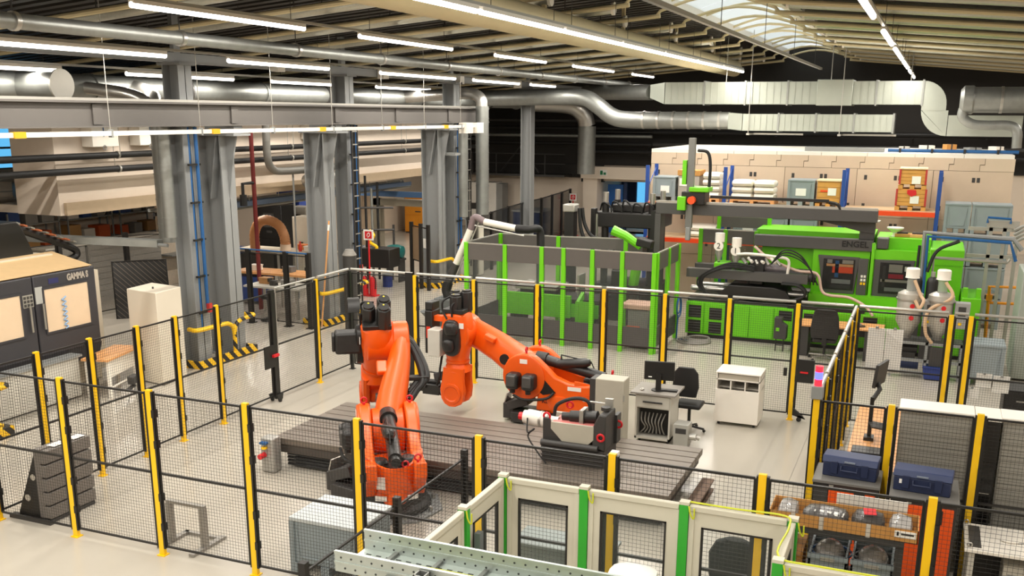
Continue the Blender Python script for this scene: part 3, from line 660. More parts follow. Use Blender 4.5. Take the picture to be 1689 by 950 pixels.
    wr = part('wrist_fork', MB().loft([sect(c1 + d * s, f, lat, a, b, 16, e) for (s, a, b, e) in ((0, .2, .2, 2), (.06, .22, .22, 2.2), (.16, .25, .24, 3))])
              .loft([sect(c1 + d * s + lat * .165 + f * o, f, lat, a, .07, 12, 3.5) for (s, a, o) in ((.08, .22, 0), (.3, .23, .02), (.5, .26, .03), (.68, .24, .03), (.78, .17, .03), (.82, .08, .03))])
              .loft([sect(c1 + d * s - lat * .165 + f * o, f, lat, a, .07, 12, 3.5) for (s, a, o) in ((.08, .22, 0), (.3, .23, .02), (.5, .26, .03), (.68, .24, .03), (.78, .17, .03), (.82, .08, .03))]), M_orange, t)
    for s in (1, -1): part('joint_cover', MB().lt([(.2, 0), (.19, .02 * s), (.15, .025 * s), (.13, .01 * s), (.05, .01 * s)], c2 + lat * (.235 * s) + f * .03, 'y', 24), MATS['robot_orange_dark'], wr)
    hd = part('hand', MB().lt([(.14, -.12), (.17, -.08), (.17, .08), (.14, .12)], c2 + f * .03, 'y', 22).cy(c2 - f * .05, c2 + f * .26, .15, .14, 20), M_orange, t)
    part('tool_flange', MB().cy(c2 + f * .26, c2 + f * .31, .135, n=22), M_steel, hd)
    if gripper:
        g = part('gripper', MB().cy(c2 + f * .31, c2 + f * .36, .13, n=16).cb(c2 + f * .52, (.36, .26, .2), (0, 0, 0)), M_motor, t, .015)
        for s in (-1, 1): part('jaw', MB().cb(c2 + f * .82 + lat * (.09 * s), (.3, .07, .1)).cy(c2 + f * .6 + lat * (.15*s) + Vector((0,0,.06)), c2 + f * .95 + lat * (.15*s) + Vector((0,0,.06)), .035, n=10), M_motor, g, .01)
        part('air_cylinder', MB().cy(c2 + f * .4 + Vector((0, 0, .13)), c2 + f * .8 + Vector((0, 0, .12)), .05, n=12), M_black, g)
        part('cable', MB().tb(bez([c2 + f * .4 + Vector((0, .1, .1)), c2 + f * .28 + Vector((0, .25, .3)), J3 + d * .6 + f * .34 + lat * .1, J3 + d * .3 + f * .32], 6), .022, 7), M_rubber, g)
        part('cable_clamp', MB().cb(c2 + f * .33 + Vector((0, .12, .28)), (.2, .16, .16), (.3, .2, .4)), M_motor, g, .02)
    # J3 motor on the left, forearm motors on top
    ml = .4 if extras == 'drum' else .1
    em = part('elbow_motor', MB().cb(J3 + lat * (.3 + ml/2) + d * -.02, (.34, ml, .34)), M_motor, t, .04, seg=3) if extras == 'drum' else part('elbow_motor', MB().cb(J3 + lat * .4 + d * -.14 - f * .03, (.24, .18, .24), (0, .12, 0)).cb(J3 + lat * .4 + d * .17 + f * .03, (.22, .16, .24), (0, .12, 0)), M_motor, t, .07, seg=3)
    if extras == 'drum': part('motor_cap', MB().cb(J3 + lat * .72 + d * -.02, (.28, .05, .26)), M_motor, em, .02)
    part('gear_cover', MB().loft([sect(J3 + lat * y + d * .04, f, d, a, b, 18, 3) for (y, a, b) in ((.27, .17, .34), (.36, .17, .34), (.38, .14, .31))]), M_motor, em)
    for (fo_, la, h) in ((.1, -.08, .33), (-.02, .16, .3), (-.14, -.06, .36)):
        c = J3 - d * .42 + f * fo_ + lat * (la + .02)
        mo = part('wrist_motor', MB().cy(c, c - d * h, .115, n=6), M_motor, t, .018)
        part('motor_cap', MB().cy(c - d * h, c - d * (h + .03), .085, n=12), M_motor, mo); part('test_label', MB().cy(c - d * (h + .03) + f * .04, c - d * (h + .034) + f * .04, .015, n=8), MATS['yellow_label'], mo)
    part('motor_bracket', MB().cb(J3 - d * .44 + yc, (.42, .44, .08), (0, -tilt, 0)), M_motor, t, .01)
    part('cable', MB().tb(bez([J3 - d * .7 + f * .1 + lat * .1, J3 - d * .62 + f * .2 + lat * .26, J3 - d * .45 + f * .2 + lat * .27, J3 - d * .3 + f * .1 + lat * .3], 6), .02, 7).tb(bez([J3 - d * .66 - f * .1 + lat * .2, J3 - d * .55 + lat * .3, J3 - d * .35 + lat * .3], 6), .02, 7), M_rubber, t)
    part('label_plate', MB().cb(J3 - d * .2 + lat * .325 - f * .2, (.09, .008, .1)), M_label, t)
    if extras == 'drum':
        part('hose_guide', MB().loft([[J3 + Vector((.05 + .02*k, .3, .5)) + Vector((.2*math.cos(a) * r, .0, .2*math.sin(a) * r)) for (a, r) in [(PI*i/10, 1) for i in range(11)] + [(PI - PI*i/10, .86) for i in range(11)]] for k in (0,)] + [[J3 + Vector((.05, .48, .5)) + Vector((.2*math.cos(a)*r, 0, .2*math.sin(a)*r)) for (a, r) in [(PI*i/10, 1) for i in range(11)] + [(PI - PI*i/10, .86) for i in range(11)]]]), M_black, t)
        hs = part('hose_clamp', MB().cb(J2 + lk * .9 + lat * -.52, (.16, .34, .06)), M_black, t, .01)
        for k, (o, r, b) in enumerate(((-.06, .05, .30), (.02, .055, .42), (.1, .055, .34))):
            part('hose', MB().tb(bez([J3 + lat * -.3 + f * (.1 + o) - d * .02, J3 + lat * (-.42 - b * .3) + f * o + Vector((0, 0, -.12)), J2 + lk * .92 + lat * (-.42 - b * .6) + f * o, J2 + lk * .7 + lat * (-.42 - b * .2) + f * o, J2 + lk * .55 + lat * -.38 + f * o], 10), r, 10), M_rubber, t)
    if extras == 'panel':
        bx_ = part('valve_cabinet', MB().b(J3.x + .47, J3.x + .63, -.16, .18, J3.z - .42, J3.z + .4), M_black, t, .02)
        part('cabinet_top', MB().b(J3.x + .47, J3.x + .63, -.14, .16, J3.z + .405, J3.z + .56), M_motor, bx_, .015)
        part('warning_label', MB().b(J3.x + .51, J3.x + .59, .182, .186, J3.z - .12, J3.z + .1), mt('red_label', '#d8371c', .5), bx_)
        part('terminal_box', MB().b(J3.x + .2, J3.x + .45, .1, .42, J3.z - .4, J3.z + .1), mt('pale_grey_box', '#c6c4ba', .5), t, .012)
        part('bracket', MB().b(J3.x + .05, J3.x + .48, -.05, .1, J3.z + .2, J3.z + .3), M_orange, t)
    return t
R1 = robot('orange robot arm on the floor in front of the plate, seen from behind', (-6.75, 11.72, 0), rad(124), rad(43), rad(28), False, 'drum', rad(-135))
R2 = robot('orange robot arm behind the plate, seen side on with a black gripper', (-5.78, 16.35, 0), PI, rad(22), 0, True, 'panel', PI)
# ------------------------------------------------------------------ things inside the robot cell
M_plate = mt('cast_iron_top', '#776d63', .42, .35, var=.16, scale=3)
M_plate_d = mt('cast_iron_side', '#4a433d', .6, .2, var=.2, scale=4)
bp = T('clamping_plate', 'long low T-slotted brown iron clamping plate between the robots', 'machine bed', (-6.1, 13.5, 0))
X0, X1, Y0, Y1, ZT = -9.3, -2.88, 12.42, 14.62, .5
part('bed', MB().b(X0 + .05, X1 - .05, Y0 + .03, Y1 - .03, .26, .44), M_plate_d, bp)
part('plinth', MB().b(X0 + .25, X1 - .25, Y0 + .22, Y1 - .22, 0, .26), M_black, bp)
n = 9; wd = (Y1 - Y0) / n
for i in range(n): part('slab', MB().b(X0, X1, Y0 + i * wd + .013, Y0 + (i + 1) * wd - .013, .40, ZT), M_plate, bp, .006)
for i in range(4): part('cable_run', MB().cy((X0 + .2, Y0 + .1, .06 + i * .055), (X1 - .1, Y0 + .1, .06 + i * .055), .024, n=8), M_rubber, bp)
rl = T('steel_rail', 'rust brown steel rail on the floor by the right end of the plate', 'rail', (-2.7, 13.3, 0))
part('flange', MB().b(-2.78, -2.6, 11.9, 14.2, 0, .03).b(-2.78, -2.6, 11.9, 14.2, .15, .18), mt('rusty_steel', '#6a5242', .6, .3, var=.2), rl); part('web', MB().b(-2.7, -2.68, 11.9, 14.2, .03, .15), MATS['rusty_steel'], rl)
sk = T('socket_pillar', 'grey metal socket pillar with blue, yellow and red plugs by the plate end', 'socket pillar', (-9.2, 12.25, 0))
part('body', MB().b(-9.34, -9.1, 12.14, 12.36, 0, .58), mt('pillar_metal', '#a7a59f', .4, .4), sk, .03)
for k in range(3): part('blue_socket', MB().cy((-9.3 + k * .045, 12.14, .5), (-9.3 + k * .045, 12.08, .5), .022, n=10), M_blue, sk)
for k in range(2): part('yellow_socket', MB().cy((-9.27 + k * .045, 12.14, .42), (-9.27 + k * .045, 12.08, .42), .022, n=10), M_yellow, sk)
part('red_plug', MB().cy((-9.27, 12.14, .3), (-9.28, 12.02, .29), .045, n=10), M_red, sk)
# gripper tool block on the plate
gb = T('tool_station', 'dark gripper tool station with beige panel and red handles on the plate', 'machine tool', (-4.4, 13.4, ZT))
M_beige = mt('beige_grey_panel', '#b3ad9d', .5)
part('base_box', MB().b(-4.98, -4.02, 13.1, 13.75, .5, .76), mt('dark_brown_grey', '#3a3532', .5), gb, .01)
for k in range(4): part('rail', MB().cy((-4.98, 13.08, .55 + k * .06), (-4.02, 13.08, .55 + k * .06), .015, n=6), M_dkgrey, gb)
part('front_beam', MB().cy((-4.98, 13.08, .8), (-4.1, 13.08, .8), .05, n=12), M_dkgrey, gb)
part('front_panel', MB().pr([(-4.84, 1.12), (-4.18, 1.12), (-4.18, .92), (-4.3, .8), (-4.62, .8), (-4.84, 1.02)], 'y', 13.1, 13.14), M_beige, gb)
part('bracket', MB().pr([(-4.98, 1.16), (-4.88, 1.16), (-4.86, 1.02), (-4.62, .82), (-4.98, .82)], 'y', 13.14, 13.2), M_dkgrey, gb, .006)
part('tower', MB().pr([(-4.2, .8), (-4.0, .76), (-4.0, 1.3), (-4.1, 1.32), (-4.16, 1.2), (-4.2, 1.1)], 'y', 13.1, 13.6), M_dkgrey, gb, .02)
part('tower_cap', MB().cy((-4.08, 13.35, 1.32), (-4.08, 13.35, 1.37), .07, n=14), M_dkgrey, gb)
part('back_panel', MB().b(-4.98, -4.2, 13.6, 13.66, .8, 1.12), M_beige, gb)
part('tower', MB().b(-4.02, -3.96, 13.55, 13.75, .76, 1.2), M_dkgrey, gb)
part('spindle', MB().cy((-4.2, 13.36, 1.2), (-4.62, 13.36, 1.16), .09, n=14).cy((-4.62, 13.36, 1.16), (-4.75, 13.36, 1.15), .06, n=12), M_motor, gb)
part('red_tray', MB().b(-4.85, -4.2, 13.2, 13.6, 1.06, 1.1), mt('pale_red', '#d8807a', .5), gb)
part('clamp', MB().b(-4.45, -4.39, 13.24, 13.48, 1.06, 1.3), M_steel, gb)
part('hydraulic_cylinder', MB().cy((-4.98, 13.35, 1.05), (-5.3, 13.35, 1.07), .12, n=18).cy((-5.3, 13.35, 1.07), (-5.36, 13.35, 1.07), .1, n=18).cy((-4.8, 13.35, 1.05), (-4.98, 13.35, 1.05), .08, n=12), M_white, gb)
part('cylinder_band', MB().cy((-5.1, 13.35, 1.06), (-5.06, 13.35, 1.06), .127, n=18), M_steel, gb)
part('red_valve', MB().cy((-5.36, 13.35, 1.07), (-5.44, 13.35, 1.07), .06, n=10), M_red, gb)
part('hose', MB().tb(bez([(-4.9, 13.4, 1.1), (-4.85, 13.4, 1.3), (-4.6, 13.42, 1.42), (-4.38, 13.42, 1.4), (-4.33, 13.42, 1.2)], 8), .028, 8), M_rubber, gb)
part('cable', MB().tb(bez([(-5.25, 13.2, 1.1), (-5.2, 13.08, .92), (-5.1, 13.1, .98), (-5.2, 13.1, .85), (-5.0, 13.0, .65), (-4.85, 12.95, .52)], 8), .013, 6), M_rubber, gb)
for (x, z, y) in ((-4.93, 1.18, 13.17), (-4.72, 1.26, 13.6), (-3.95, 1.05, 13.6), (-4.06, .98, 13.07)): part('red_handle', MB().ring((x, y, z), .05, .018, 'y', 12), M_red, gb)
part('rod', MB().cy((-4.5, 13.55, 1.36), (-4.1, 13.55, 1.36), .012, n=6).b(-4.14, -4.02, 13.5, 13.56, 1.2, 1.45), M_alu, gb)
# tall beige cabinet behind the plate
cb2 = T('control_cabinet', 'tall beige cabinet with dark left edge behind the clamping plate', 'cabinet', (-4.5, 15.1, 0))
part('body', MB().b(-4.76, -4.28, 14.95, 15.3, .02, 1.34), M_beige, cb2, .015)
part('back_plate', MB().b(-4.86, -4.765, 14.97, 15.28, .02, 1.32), M_dkgrey, cb2)
part('hinge', MB().cy((-4.27, 14.96, .2), (-4.27, 14.96, .3), .012, n=6).cy((-4.27, 14.96, 1.0), (-4.27, 14.96, 1.1), .012, n=6), M_alu, cb2)
# workstation cart
ct = T('workstation_cart', 'grey computer cart with open cable compartment behind the plate', 'cart', (-4.0, 16.2, 0))
M_lgrey = mt('light_grey_metal', '#c9c5ba', .45)
part('shell', MB().b(-4.36, -3.74, 16.0, 16.6, .62, .86).b(-4.36, -4.33, 16.0, 16.6, .06, .62).b(-3.77, -3.74, 16.0, 16.6, .06, .62).b(-4.36, -3.74, 16.57, 16.6, .06, .62).b(-4.36, -3.74, 16.0, 16.6, .06, .1), M_lgrey, ct)
part('interior', MB().b(-4.32, -3.78, 16.2, 16.55, .11, .6), M_black, ct)
for k in range(7): part('cable', MB().tb(bez([(-4.28 + .07*k, 16.15, .5), (-4.25 + .06*k, 16.04, .38), (-4.2 + .05*k, 16.1, .25), (-4.28 + .07*k, 16.12, .14)], 5), .012, 5), mt('grey_cable', '#8f8b84', .6), ct)
part('drawer', MB().b(-4.34, -3.76, 15.985, 16.0, .64, .84), M_lgrey, ct)
part('handle', MB().cy((-4.22, 15.96, .74), (-3.88, 15.96, .74), .014, n=8), M_black, ct)
part('worktop', MB().b(-4.44, -3.66, 15.93, 16.66, .87, .9), mt('worktop_grey', '#8d877f', .5), ct)
for x in (-4.3, -3.8): part('caster', MB().cy((x, 16.08, .04), (x + .03, 16.08, .04), .04, n=10).cy((x, 16.5, .04), (x + .03, 16.5, .04), .04, n=10), M_black, ct)
mo = T('monitor', 'black monitor seen from behind on the workstation cart', 'monitor', (-4.05, 16.2, .9))
part('screen_back', MB().cb((-4.02, 16.24, 1.24), (.52, .05, .33), (0, 0, .12)), M_black, mo, .012); part('stand', MB().cb((-4.02, 16.2, 1.05), (.09, .04, .3)), M_black, mo); part('foot', MB().cy((-4.02, 16.2, .9), (-4.02, 16.2, .915), .12, n=20), M_black, mo)
part('logo', MB().cb((-4.17, 16.195, 1.13), (.06, .004, .02), (0, 0, .12)), M_paper, mo)
kb = T('keyboard', 'black keyboard beside the monitor on the cart', 'keyboard', (-3.85, 16.15, .9)); part('body', MB().cb((-3.84, 16.22, .912), (.3, .12, .02), (0, 0, .1)), M_black, kb); part('keys', MB().cb((-3.84, 16.22, .926), (.28, .1, .008), (0, 0, .1)), M_dkgrey, kb)
ms_ = T('computer_mouse', 'small pale computer mouse left of the monitor foot', 'mouse', (-4.28, 16.1, .9)); part('shell', MB().sp((-4.28, 16.12, .918), (.035, .055, .02), 10, 6), M_lgrey, ms_); part('wheel', MB().cb((-4.28, 16.08, .936), (.008, .02, .008)), M_black, ms_)
oc = T('office_chair', 'black office chair tucked behind the workstation cart', 'chair', (-3.7, 16.9, 0))
part('backrest', MB().loft([sect(Vector((-3.72, 17.0, z)), (1,0,0), (0,1,0), a, .05, 14, 3) for z, a in ((.62, .2), (.8, .24), (1.05, .22), (1.15, .14))]), M_rubber, oc)
part('seat', MB().cb((-3.62, 16.95, .5), (.46, .44, .08)), M_rubber, oc, .03); part('column', MB().cy((-3.62, 16.95, .1), (-3.62, 16.95, .48), .03, n=8), M_black, oc)
for k in range(5): part('foot', MB().cy((-3.62, 16.95, .1), (-3.62 + .28*math.cos(k*1.257), 16.95 + .28*math.sin(k*1.257), .06), .02, n=6).sp((-3.62 + .28*math.cos(k*1.257), 16.95 + .28*math.sin(k*1.257), .03), .03, 8, 5), M_black, oc)
tb_ = T('transformer_box', 'small grey electrical box with plug on the floor beside the cart', 'electrical box', (-3.5, 16.0, 0))
part('body', MB().b(-3.66, -3.4, 15.92, 16.2, .03, .42), mt('box_grey', '#a8a69e', .5), tb_, .012); part('display', MB().b(-3.62, -3.44, 15.915, 15.92, .26, .35), M_dkgrey, tb_); part('plug', MB().cy((-3.4, 16.02, .2), (-3.28, 16.02, .2), .06, n=10).cy((-3.28, 16.02, .2), (-3.22, 16.02, .18), .035, n=8), M_alu, tb_)
for x in (-3.64, -3.44): part('foot', MB().b(x, x + .03, 15.94, 16.18, 0, .03), M_grey, tb_)
# white cabinet on casters
wc = T('mobile_cabinet', 'white mobile cabinet with three open compartments by the back fence', 'cabinet', (-2.9, 17.9, 0))
x0, x1, y0, y1 = -3.28, -2.5, 17.55, 18.15
part('carcass', MB().b(x0, x1, y0, y1, .06, .1).b(x0, x0 + .02, y0, y1, .1, .98).b(x1 - .02, x1, y0, y1, .1, .98).b(x0, x1, y1 - .02, y1, .1, .98).b(x0, x1, y0 + .2, y1, .66, .68), M_white, wc)
part('door', MB().b(x0 + .0, x1 - .0, y0 - .018, y0, .07, .68), M_white, wc); part('top', MB().b(x0 - .01, x1 + .01, y0 - .02, y1, .98, 1.0), M_white, wc); part('drawer_slot', MB().b(x0 + .03, x1 - .03, y0 + .02, y0 + .04, .86, .96), mt('shade_beige', '#b8b0a0', .6), wc)
for k in (1, 2): part('divider', MB().b(x0 + k*.26 - .01, x0 + k*.26 + .01, y0, y1, .68, .86), M_white, wc)
part('shelf', MB().b(x0, x1, y0, y1, .85, .87), M_white, wc)
for (x, y) in ((x0 + .07, y0 + .06), (x1 - .07, y0 + .06), (x0 + .07, y1 - .06), (x1 - .07, y1 - .06)): part('caster', MB().cy((x - .02, y, .03), (x + .02, y, .03), .03, n=8).b(x - .03, x + .03, y - .03, y + .03, .05, .06), M_black, wc)
# aluminium gripper rig beside robot one
rg = T('gripper_rig', 'bare aluminium gripper rig standing on the floor behind the left robot', 'machine tool', (-10, 16.6, 0))
Bx, By_ = -9.6, 16.6
part('base_bar', MB().b(Bx - .45, Bx + .5, By_ - .04, By_ + .04, 0, .06), M_alu, rg)
for dx in (-.2, .12): part('leg', MB().cy((Bx + dx, By_, .06), (Bx + dx, By_, .5), .045, n=12).cy((Bx + dx, By_, .1), (Bx + dx, By_, .25), .06, n=12), M_steel, rg)
for k in range(4): part('cross_bar', MB().cb((Bx + .1, By_, .3 + .2 * k), (.7, .07, .05)), M_alu, rg, .005)
for k, dx in enumerate((-.25, -.1, .2)): part('plate', MB().cb((Bx + dx, By_ - .08, .75), (.1, .02, .5), (0, .2 * (k - 1), 0)), M_alu, rg)
part('valve', MB().cb((Bx + .05, By_ - .12, .8), (.16, .12, .22)), M_dkgrey, rg, .01)
# angle block near the left corner
an = T('angle_block', 'heavy grey slotted angle block with triangular rib by the left fence', 'angle plate', (-10.9, 9.7, 0))
M_cast = mt('cast_grey', '#76706a', .6, .2, var=.14, scale=5)
q0, q1 = Vector((-10.78, 9.33, 0)), Vector((-10.72, 10.12, 0))
part('foot', MB().b(-11.62 + .16, -10.7, 9.24, 9.34, 0, .05).b(-11.35, -10.75, 9.3, 10.1, 0, .05), M_dkgrey, an)
for k in range(5): part('slab', MB().b(-10.86, -10.74, 9.3, 10.12, .06 + k * .2, .235 + k * .2), M_cast, an, .008)
part('core', MB().b(-10.96, -10.84, 9.32, 10.1, .05, 1.05), M_cast, an)
for yy in (9.34, 9.98): part('rib', MB().pr([(-10.96, 1.0), (-10.96, .05), (-11.38, .05)], 'y', yy, yy + .07), M_black, an)
for (x, z, r) in ((-11.04, .62, .045), (-11.18, .3, .05)): part('hole_disc', MB().cy((x, 9.335, z), (x, 9.341, z), r, n=16), M_floor, an)
part('paper_strip', MB().b(-10.9, -10.76, 9.5, 9.72, 1.051, 1.056), M_paper, an); part('paper_strip', MB().b(-10.9, -10.76, 9.85, 10.05, 1.051, 1.056), M_paper, an)
# U shaped grey stand
us = T('floor_stand', 'small grey U-shaped steel stand on the floor behind the front fence', 'stand', (-8.55, 9.47, 0))
M_stand = mt('stand_grey', '#9a968f', .45, .4)
for x in (-8.84, -8.3): part('leg', MB().b(x, x + .07, 9.44, 9.52, .03, .56), M_stand, us)
part('top_bar', MB().b(-8.84, -8.23, 9.45, 9.51, .56, .6), M_stand, us); part('foot_bar', MB().b(-8.3, -8.22, 9.2, 9.85, 0, .04).b(-8.86, -8.78, 9.25, 9.8, 0, .04).b(-8.84, -8.3, 9.75, 9.8, 0, .04), M_stand, us)
# grey plastic box
def pallet_box(label, x0, x1, y0, y1, z0, z1, group=None, lid=None, name='plastic_box', mat=None, card=None, rz=0):
    mat = mat or M_plastic
    t = T(name, label, 'box', ((x0 + x1)/2, (y0 + y1)/2, z0), group=group)
    h = z1 - z0; f = .14 * min(1, h / .8)
    part('body', MB().b(x0 + .02, x1 - .02, y0 + .02, y1 - .02, z0 + f, z1 - .02), mat, t, .012)
    part('rim', MB().b(x0, x1, y0, y1, z1 - .07 * h, z1), lid or mat, t, .01)
    for (xa, xb) in ((x0, x0 + .1), ((x0 + x1)/2 - .06, (x0 + x1)/2 + .06), (x1 - .1, x1)): part('runner', MB().b(xa, xb, y0, y1, z0, z0 + f), mat, t)
    for (xa, xb) in ((x0, x0 + .07), (x1 - .07, x1)): part('corner_rib', MB().b(xa, xb, y0, y0 + .03, z0 + f, z1 - .07*h), mat, t)
    xm0, xm1 = x0 + .1, x1 - .1
    part('panel_rib', MB().tb([(xm0, y0 + .018, z1 - .16*h), (xm0 + .04, y0 + .018, z0 + f + .08), (xm1 - .04, y0 + .018, z0 + f + .08), (xm1, y0 + .018, z1 - .16*h)], .012, 6), mat, t)
    if card:
        xc = (x0 + x1)/2 + card[0]; part('card_label', MB().b(xc - card[2]/2, xc + card[2]/2, y0 + .005, y0 + .018, z0 + h*card[1], z0 + h*card[1] + card[3]), M_paper, t)
    return t
gbx = pallet_box('big grey plastic pallet box with light lid behind the front fence', -6.87, -5.88, 9.38, 10.2, 0, .72, lid=mt('lid_grey', '#c3c8c8', .4))
# ------------------------------------------------------------------ foreground: light panel enclosure, cable tray
M_pan = mt('ivory_panel', '#cdc8b6', .5, var=.03); M_pgreen = mt('leaf_green', '#2fa52d', .4, var=.04); M_clear = glass_mat('clear_pane', '#cfd6d0', .035)
M_ygr = mt('earth_wire', '#c9cf2a', .5)
en = T('panel_enclosure', 'ivory panel enclosure with green posts and windows in the foreground', 'enclosure', (-2.3, 7.9, 0))
EH = 1.9
def epanel(p, q, win=True):
    """framed panel from p to q with a black-edged window"""
    P_, Q = Vector((*p, 0)), Vector((*q, 0)); d = (Q - P_); L = d.length; d.normalize(); a = math.atan2(d.y, d.x); M = Matrix.Translation(P_) @ Matrix.Rotation(a, 4, 'Z')
    g = .05; wz0, wz1, wx0, wx1 = .35, 1.69, .17, L - .17
    k = MB()
    k.b(g, L - g, -.012, .012, wz1, EH - .06).b(g, L - g, -.012, .012, .1, wz0).b(g, wx0, -.012, .012, wz0, wz1).b(wx1, L - g, -.012, .012, wz0, wz1)
    pn = part('panel', k.tr(M), M_pan, en)
    part('top_rail', MB().b(g, L - g, -.03, .03, EH - .06, EH).tr(M), M_pan, pn, .008)
    part('side_rail', MB().b(g, g + .05, -.025, .025, .1, EH - .06).b(L - g - .05, L - g, -.025, .025, .1, EH - .06).tr(M), M_pan, pn)
    t = .018
    part('window_seal', MB().b(wx0, wx1, -.018, .018, wz1 - t, wz1).b(wx0, wx1, -.018, .018, wz0, wz0 + t).b(wx0, wx0 + t, -.018, .018, wz0, wz1).b(wx1 - t, wx1, -.018, .018, wz0, wz1).tr(M), M_black, pn)
    part('pane', MB().b(wx0, wx1, -.003, .003, wz0, wz1).tr(M), M_clear, pn)
ex = [-3.77, -2.89, -1.88, -.87]; ey = [8.83, 7.88, 6.9]
for a, b in zip(ex, ex[1:]): epanel((a, ey[0]), (b, ey[0]))
for a, b in zip(ey, ey[1:]): epanel((ex[0], b), (ex[0], a))
epanel((ex[3], ey[1]), (ex[3], ey[0])); epanel((ex[3], ey[1]), (.15, ey[1])); epanel((.15, ey[1]), (1.2, ey[1]))
for (x, y) in [(x, ey[0]) for x in ex] + [(ex[0], ey[1]), (ex[0], ey[2]), (ex[3], ey[1]), (.15, ey[1])]:
    p_ = part('post', MB().b(x - .045, x + .045, y - .04, y + .04, 0, EH), M_pgreen, en)
    part('post_cap', MB().b(x - .047, x + .047, y - .042, y + .042, EH, EH + .03), M_pan, p_)
    part('earth_loop', MB().tb(bez([(x + .05, y - .05, EH), (x + .07, y - .06, EH - .08), (x + .1, y - .05, EH - .12), (x + .1, y - .045, EH - .02)], 5), .008, 5), M_ygr, p_)
part('earth_cable', MB().tb(bez([(-1.88, 8.85, EH + .02), (-1.4, 8.84, EH + .02), (-.95, 8.83, EH + .03), (-.88, 8.6, EH + .02), (-.88, 7.95, EH + .02), (-.5, 7.87, EH + .02), (1.0, 7.88, EH + .02)], 6), .01, 5), M_ygr, en)
part('handle_profile', MB().b(-3.71, -3.65, 7.98, 8.06, .6, 1.62), mt('profile_grey', '#7d8388', .4, .5), en)
# perforated cable tray, carried on posts
M_tray = mt('zinc_sheet', '#c2cbc6', .35, .6, var=.1, scale=12)
ty = T('cable_tray', 'perforated galvanised cable tray with green-yellow wires in the foreground', 'cable tray', (-2, 5.5, 0))
TX0, TX1 = -3.52, 1.5
M_hole = mt('hole_dark', '#3b3f3d', .7)
for (yy, nm) in ((5.31, 'near'), (5.70, 'far')):
    w_ = part('side_rail', MB().b(TX0, TX1, yy - .004, yy + .004, 2.46, 2.6).b(TX0, TX1, yy - .012, yy + .012, 2.592, 2.61).b(TX0, TX1, yy - .012, yy + .008, 2.52, 2.535), M_tray, ty)
    k = MB()
    for i in range(62):
        x = TX0 + .05 + i * .08
        k.cy((x, yy - .006, 2.565), (x, yy + .006, 2.565), .008, n=8).cy((x + .03, yy - .006, 2.49), (x + .03, yy + .006, 2.49), .008, n=8)
    h = part('hole_row', k, M_hole, w_, kind='stuff')
part('tray_floor', MB().b(TX0, TX1, 5.31, 5.70, 2.455, 2.46), M_tray, ty)
k = MB()
for i in range(60):
    for j in range(4): k.b(TX0 + .06 + i*.08, TX0 + .10 + i*.08, 5.37 + j*.08, 5.385 + j*.08, 2.4605, 2.4615)
part('slot_rows', k, M_hole, ty, kind='stuff')
for i in range(14): part('rung', MB().b(TX0 + .25 + i*.35, TX0 + .28 + i*.35, 5.315, 5.695, 2.462, 2.48), M_galv, ty)
for j, yy in enumerate((5.42, 5.47, 5.52)): part('earth_wire', MB().tb(bez([(TX0 + .1, yy, 2.475), (TX0 + .8, yy + .04, 2.48), (TX0 + 1.6, yy - .02, 2.478), (TX0 + 2.6, yy + .03, 2.48), (TX1, yy, 2.478)], 6), .007, 5), M_ygr, ty)
for x in (-3.1, -1.2, .9):
    part('support_post', MB().b(x - .03, x + .03, 5.22, 5.28, 0, 2.5), M_galv, ty); part('bracket', MB().b(x - .03, x + .03, 5.22, 5.75, 2.41, 2.453), M_galv, ty)
bk = T('square_bracket', 'small square steel bracket clipped to the near rail of the cable tray', 'bracket', (-2.8, 5.26, 2.5)); part('box_section', MB().b(-2.86, -2.78, 5.20, 5.21, 2.48, 2.6).b(-2.86, -2.78, 5.28, 5.29, 2.48, 2.6).b(-2.86, -2.85, 5.2, 5.29, 2.48, 2.6).b(-2.79, -2.78, 5.2, 5.29, 2.48, 2.6), M_galv, bk)
rl2 = T('trestle', 'small aluminium trestle carrying the two profile bars by the enclosure side', 'trestle', (-4.1, 8.0, 0))
for k in range(2):
    pb = T('profile_bar', '%s of two aluminium profile bars on the trestle by the enclosure' % ('right', 'left')[k], 'profile', (-4.03 - .09*k, 8.0, 1.43)); part('bar', MB().b(-4.05 - .09*k, -4.0 - .09*k, 7.4, 8.55, 1.432, 1.482), M_alu, pb); part('groove', MB().b(-4.03 - .09*k, -4.02 - .09*k, 7.4, 8.55, 1.482, 1.484), M_dkgrey, pb)
for yy in (7.5, 8.45): part('leg', MB().b(-4.2, -3.98, yy, yy + .04, 1.38, 1.43).b(-4.12, -4.08, yy, yy + .04, 0, 1.38), M_alu, rl2)
# things between enclosure and cell
cab = T('steel_cabinet', 'low grey steel cabinet seen through the first enclosure window', 'cabinet', (-3.3, 9.7, 0)); part('body', MB().b(-3.95, -2.85, 9.55, 10.0, .03, .82), mt('steel_grey_blue', '#8a9290', .45, .2), cab, .008); part('top', MB().b(-3.97, -2.83, 9.53, 10.02, .82, .85), MATS['steel_grey_blue'], cab); part('drawer_line', MB().b(-3.93, -2.87, 9.543, 9.55, .58, .6), M_alu, cab)
wb2 = T('white_sack', 'bright white plastic-wrapped roll standing inside the ivory enclosure', 'sack', (-1.95, 7.6, 0)); part('wrap', MB().loft([sect(Vector((-2.2, 8.2, z)), (1,0,0), (0,1,0), a, b, 16, 3) for z, a, b in ((0, .2, .2), (.6, .24, .22), (1.25, .25, .22), (1.4, .22, .2), (1.44, .14, .12))]), mt('white_film', '#f4f1ea', .35), wb2)
oc2 = T('office_chair', 'dark padded office chair seen through the right enclosure window', 'chair', (-1.5, 9.75, 0))
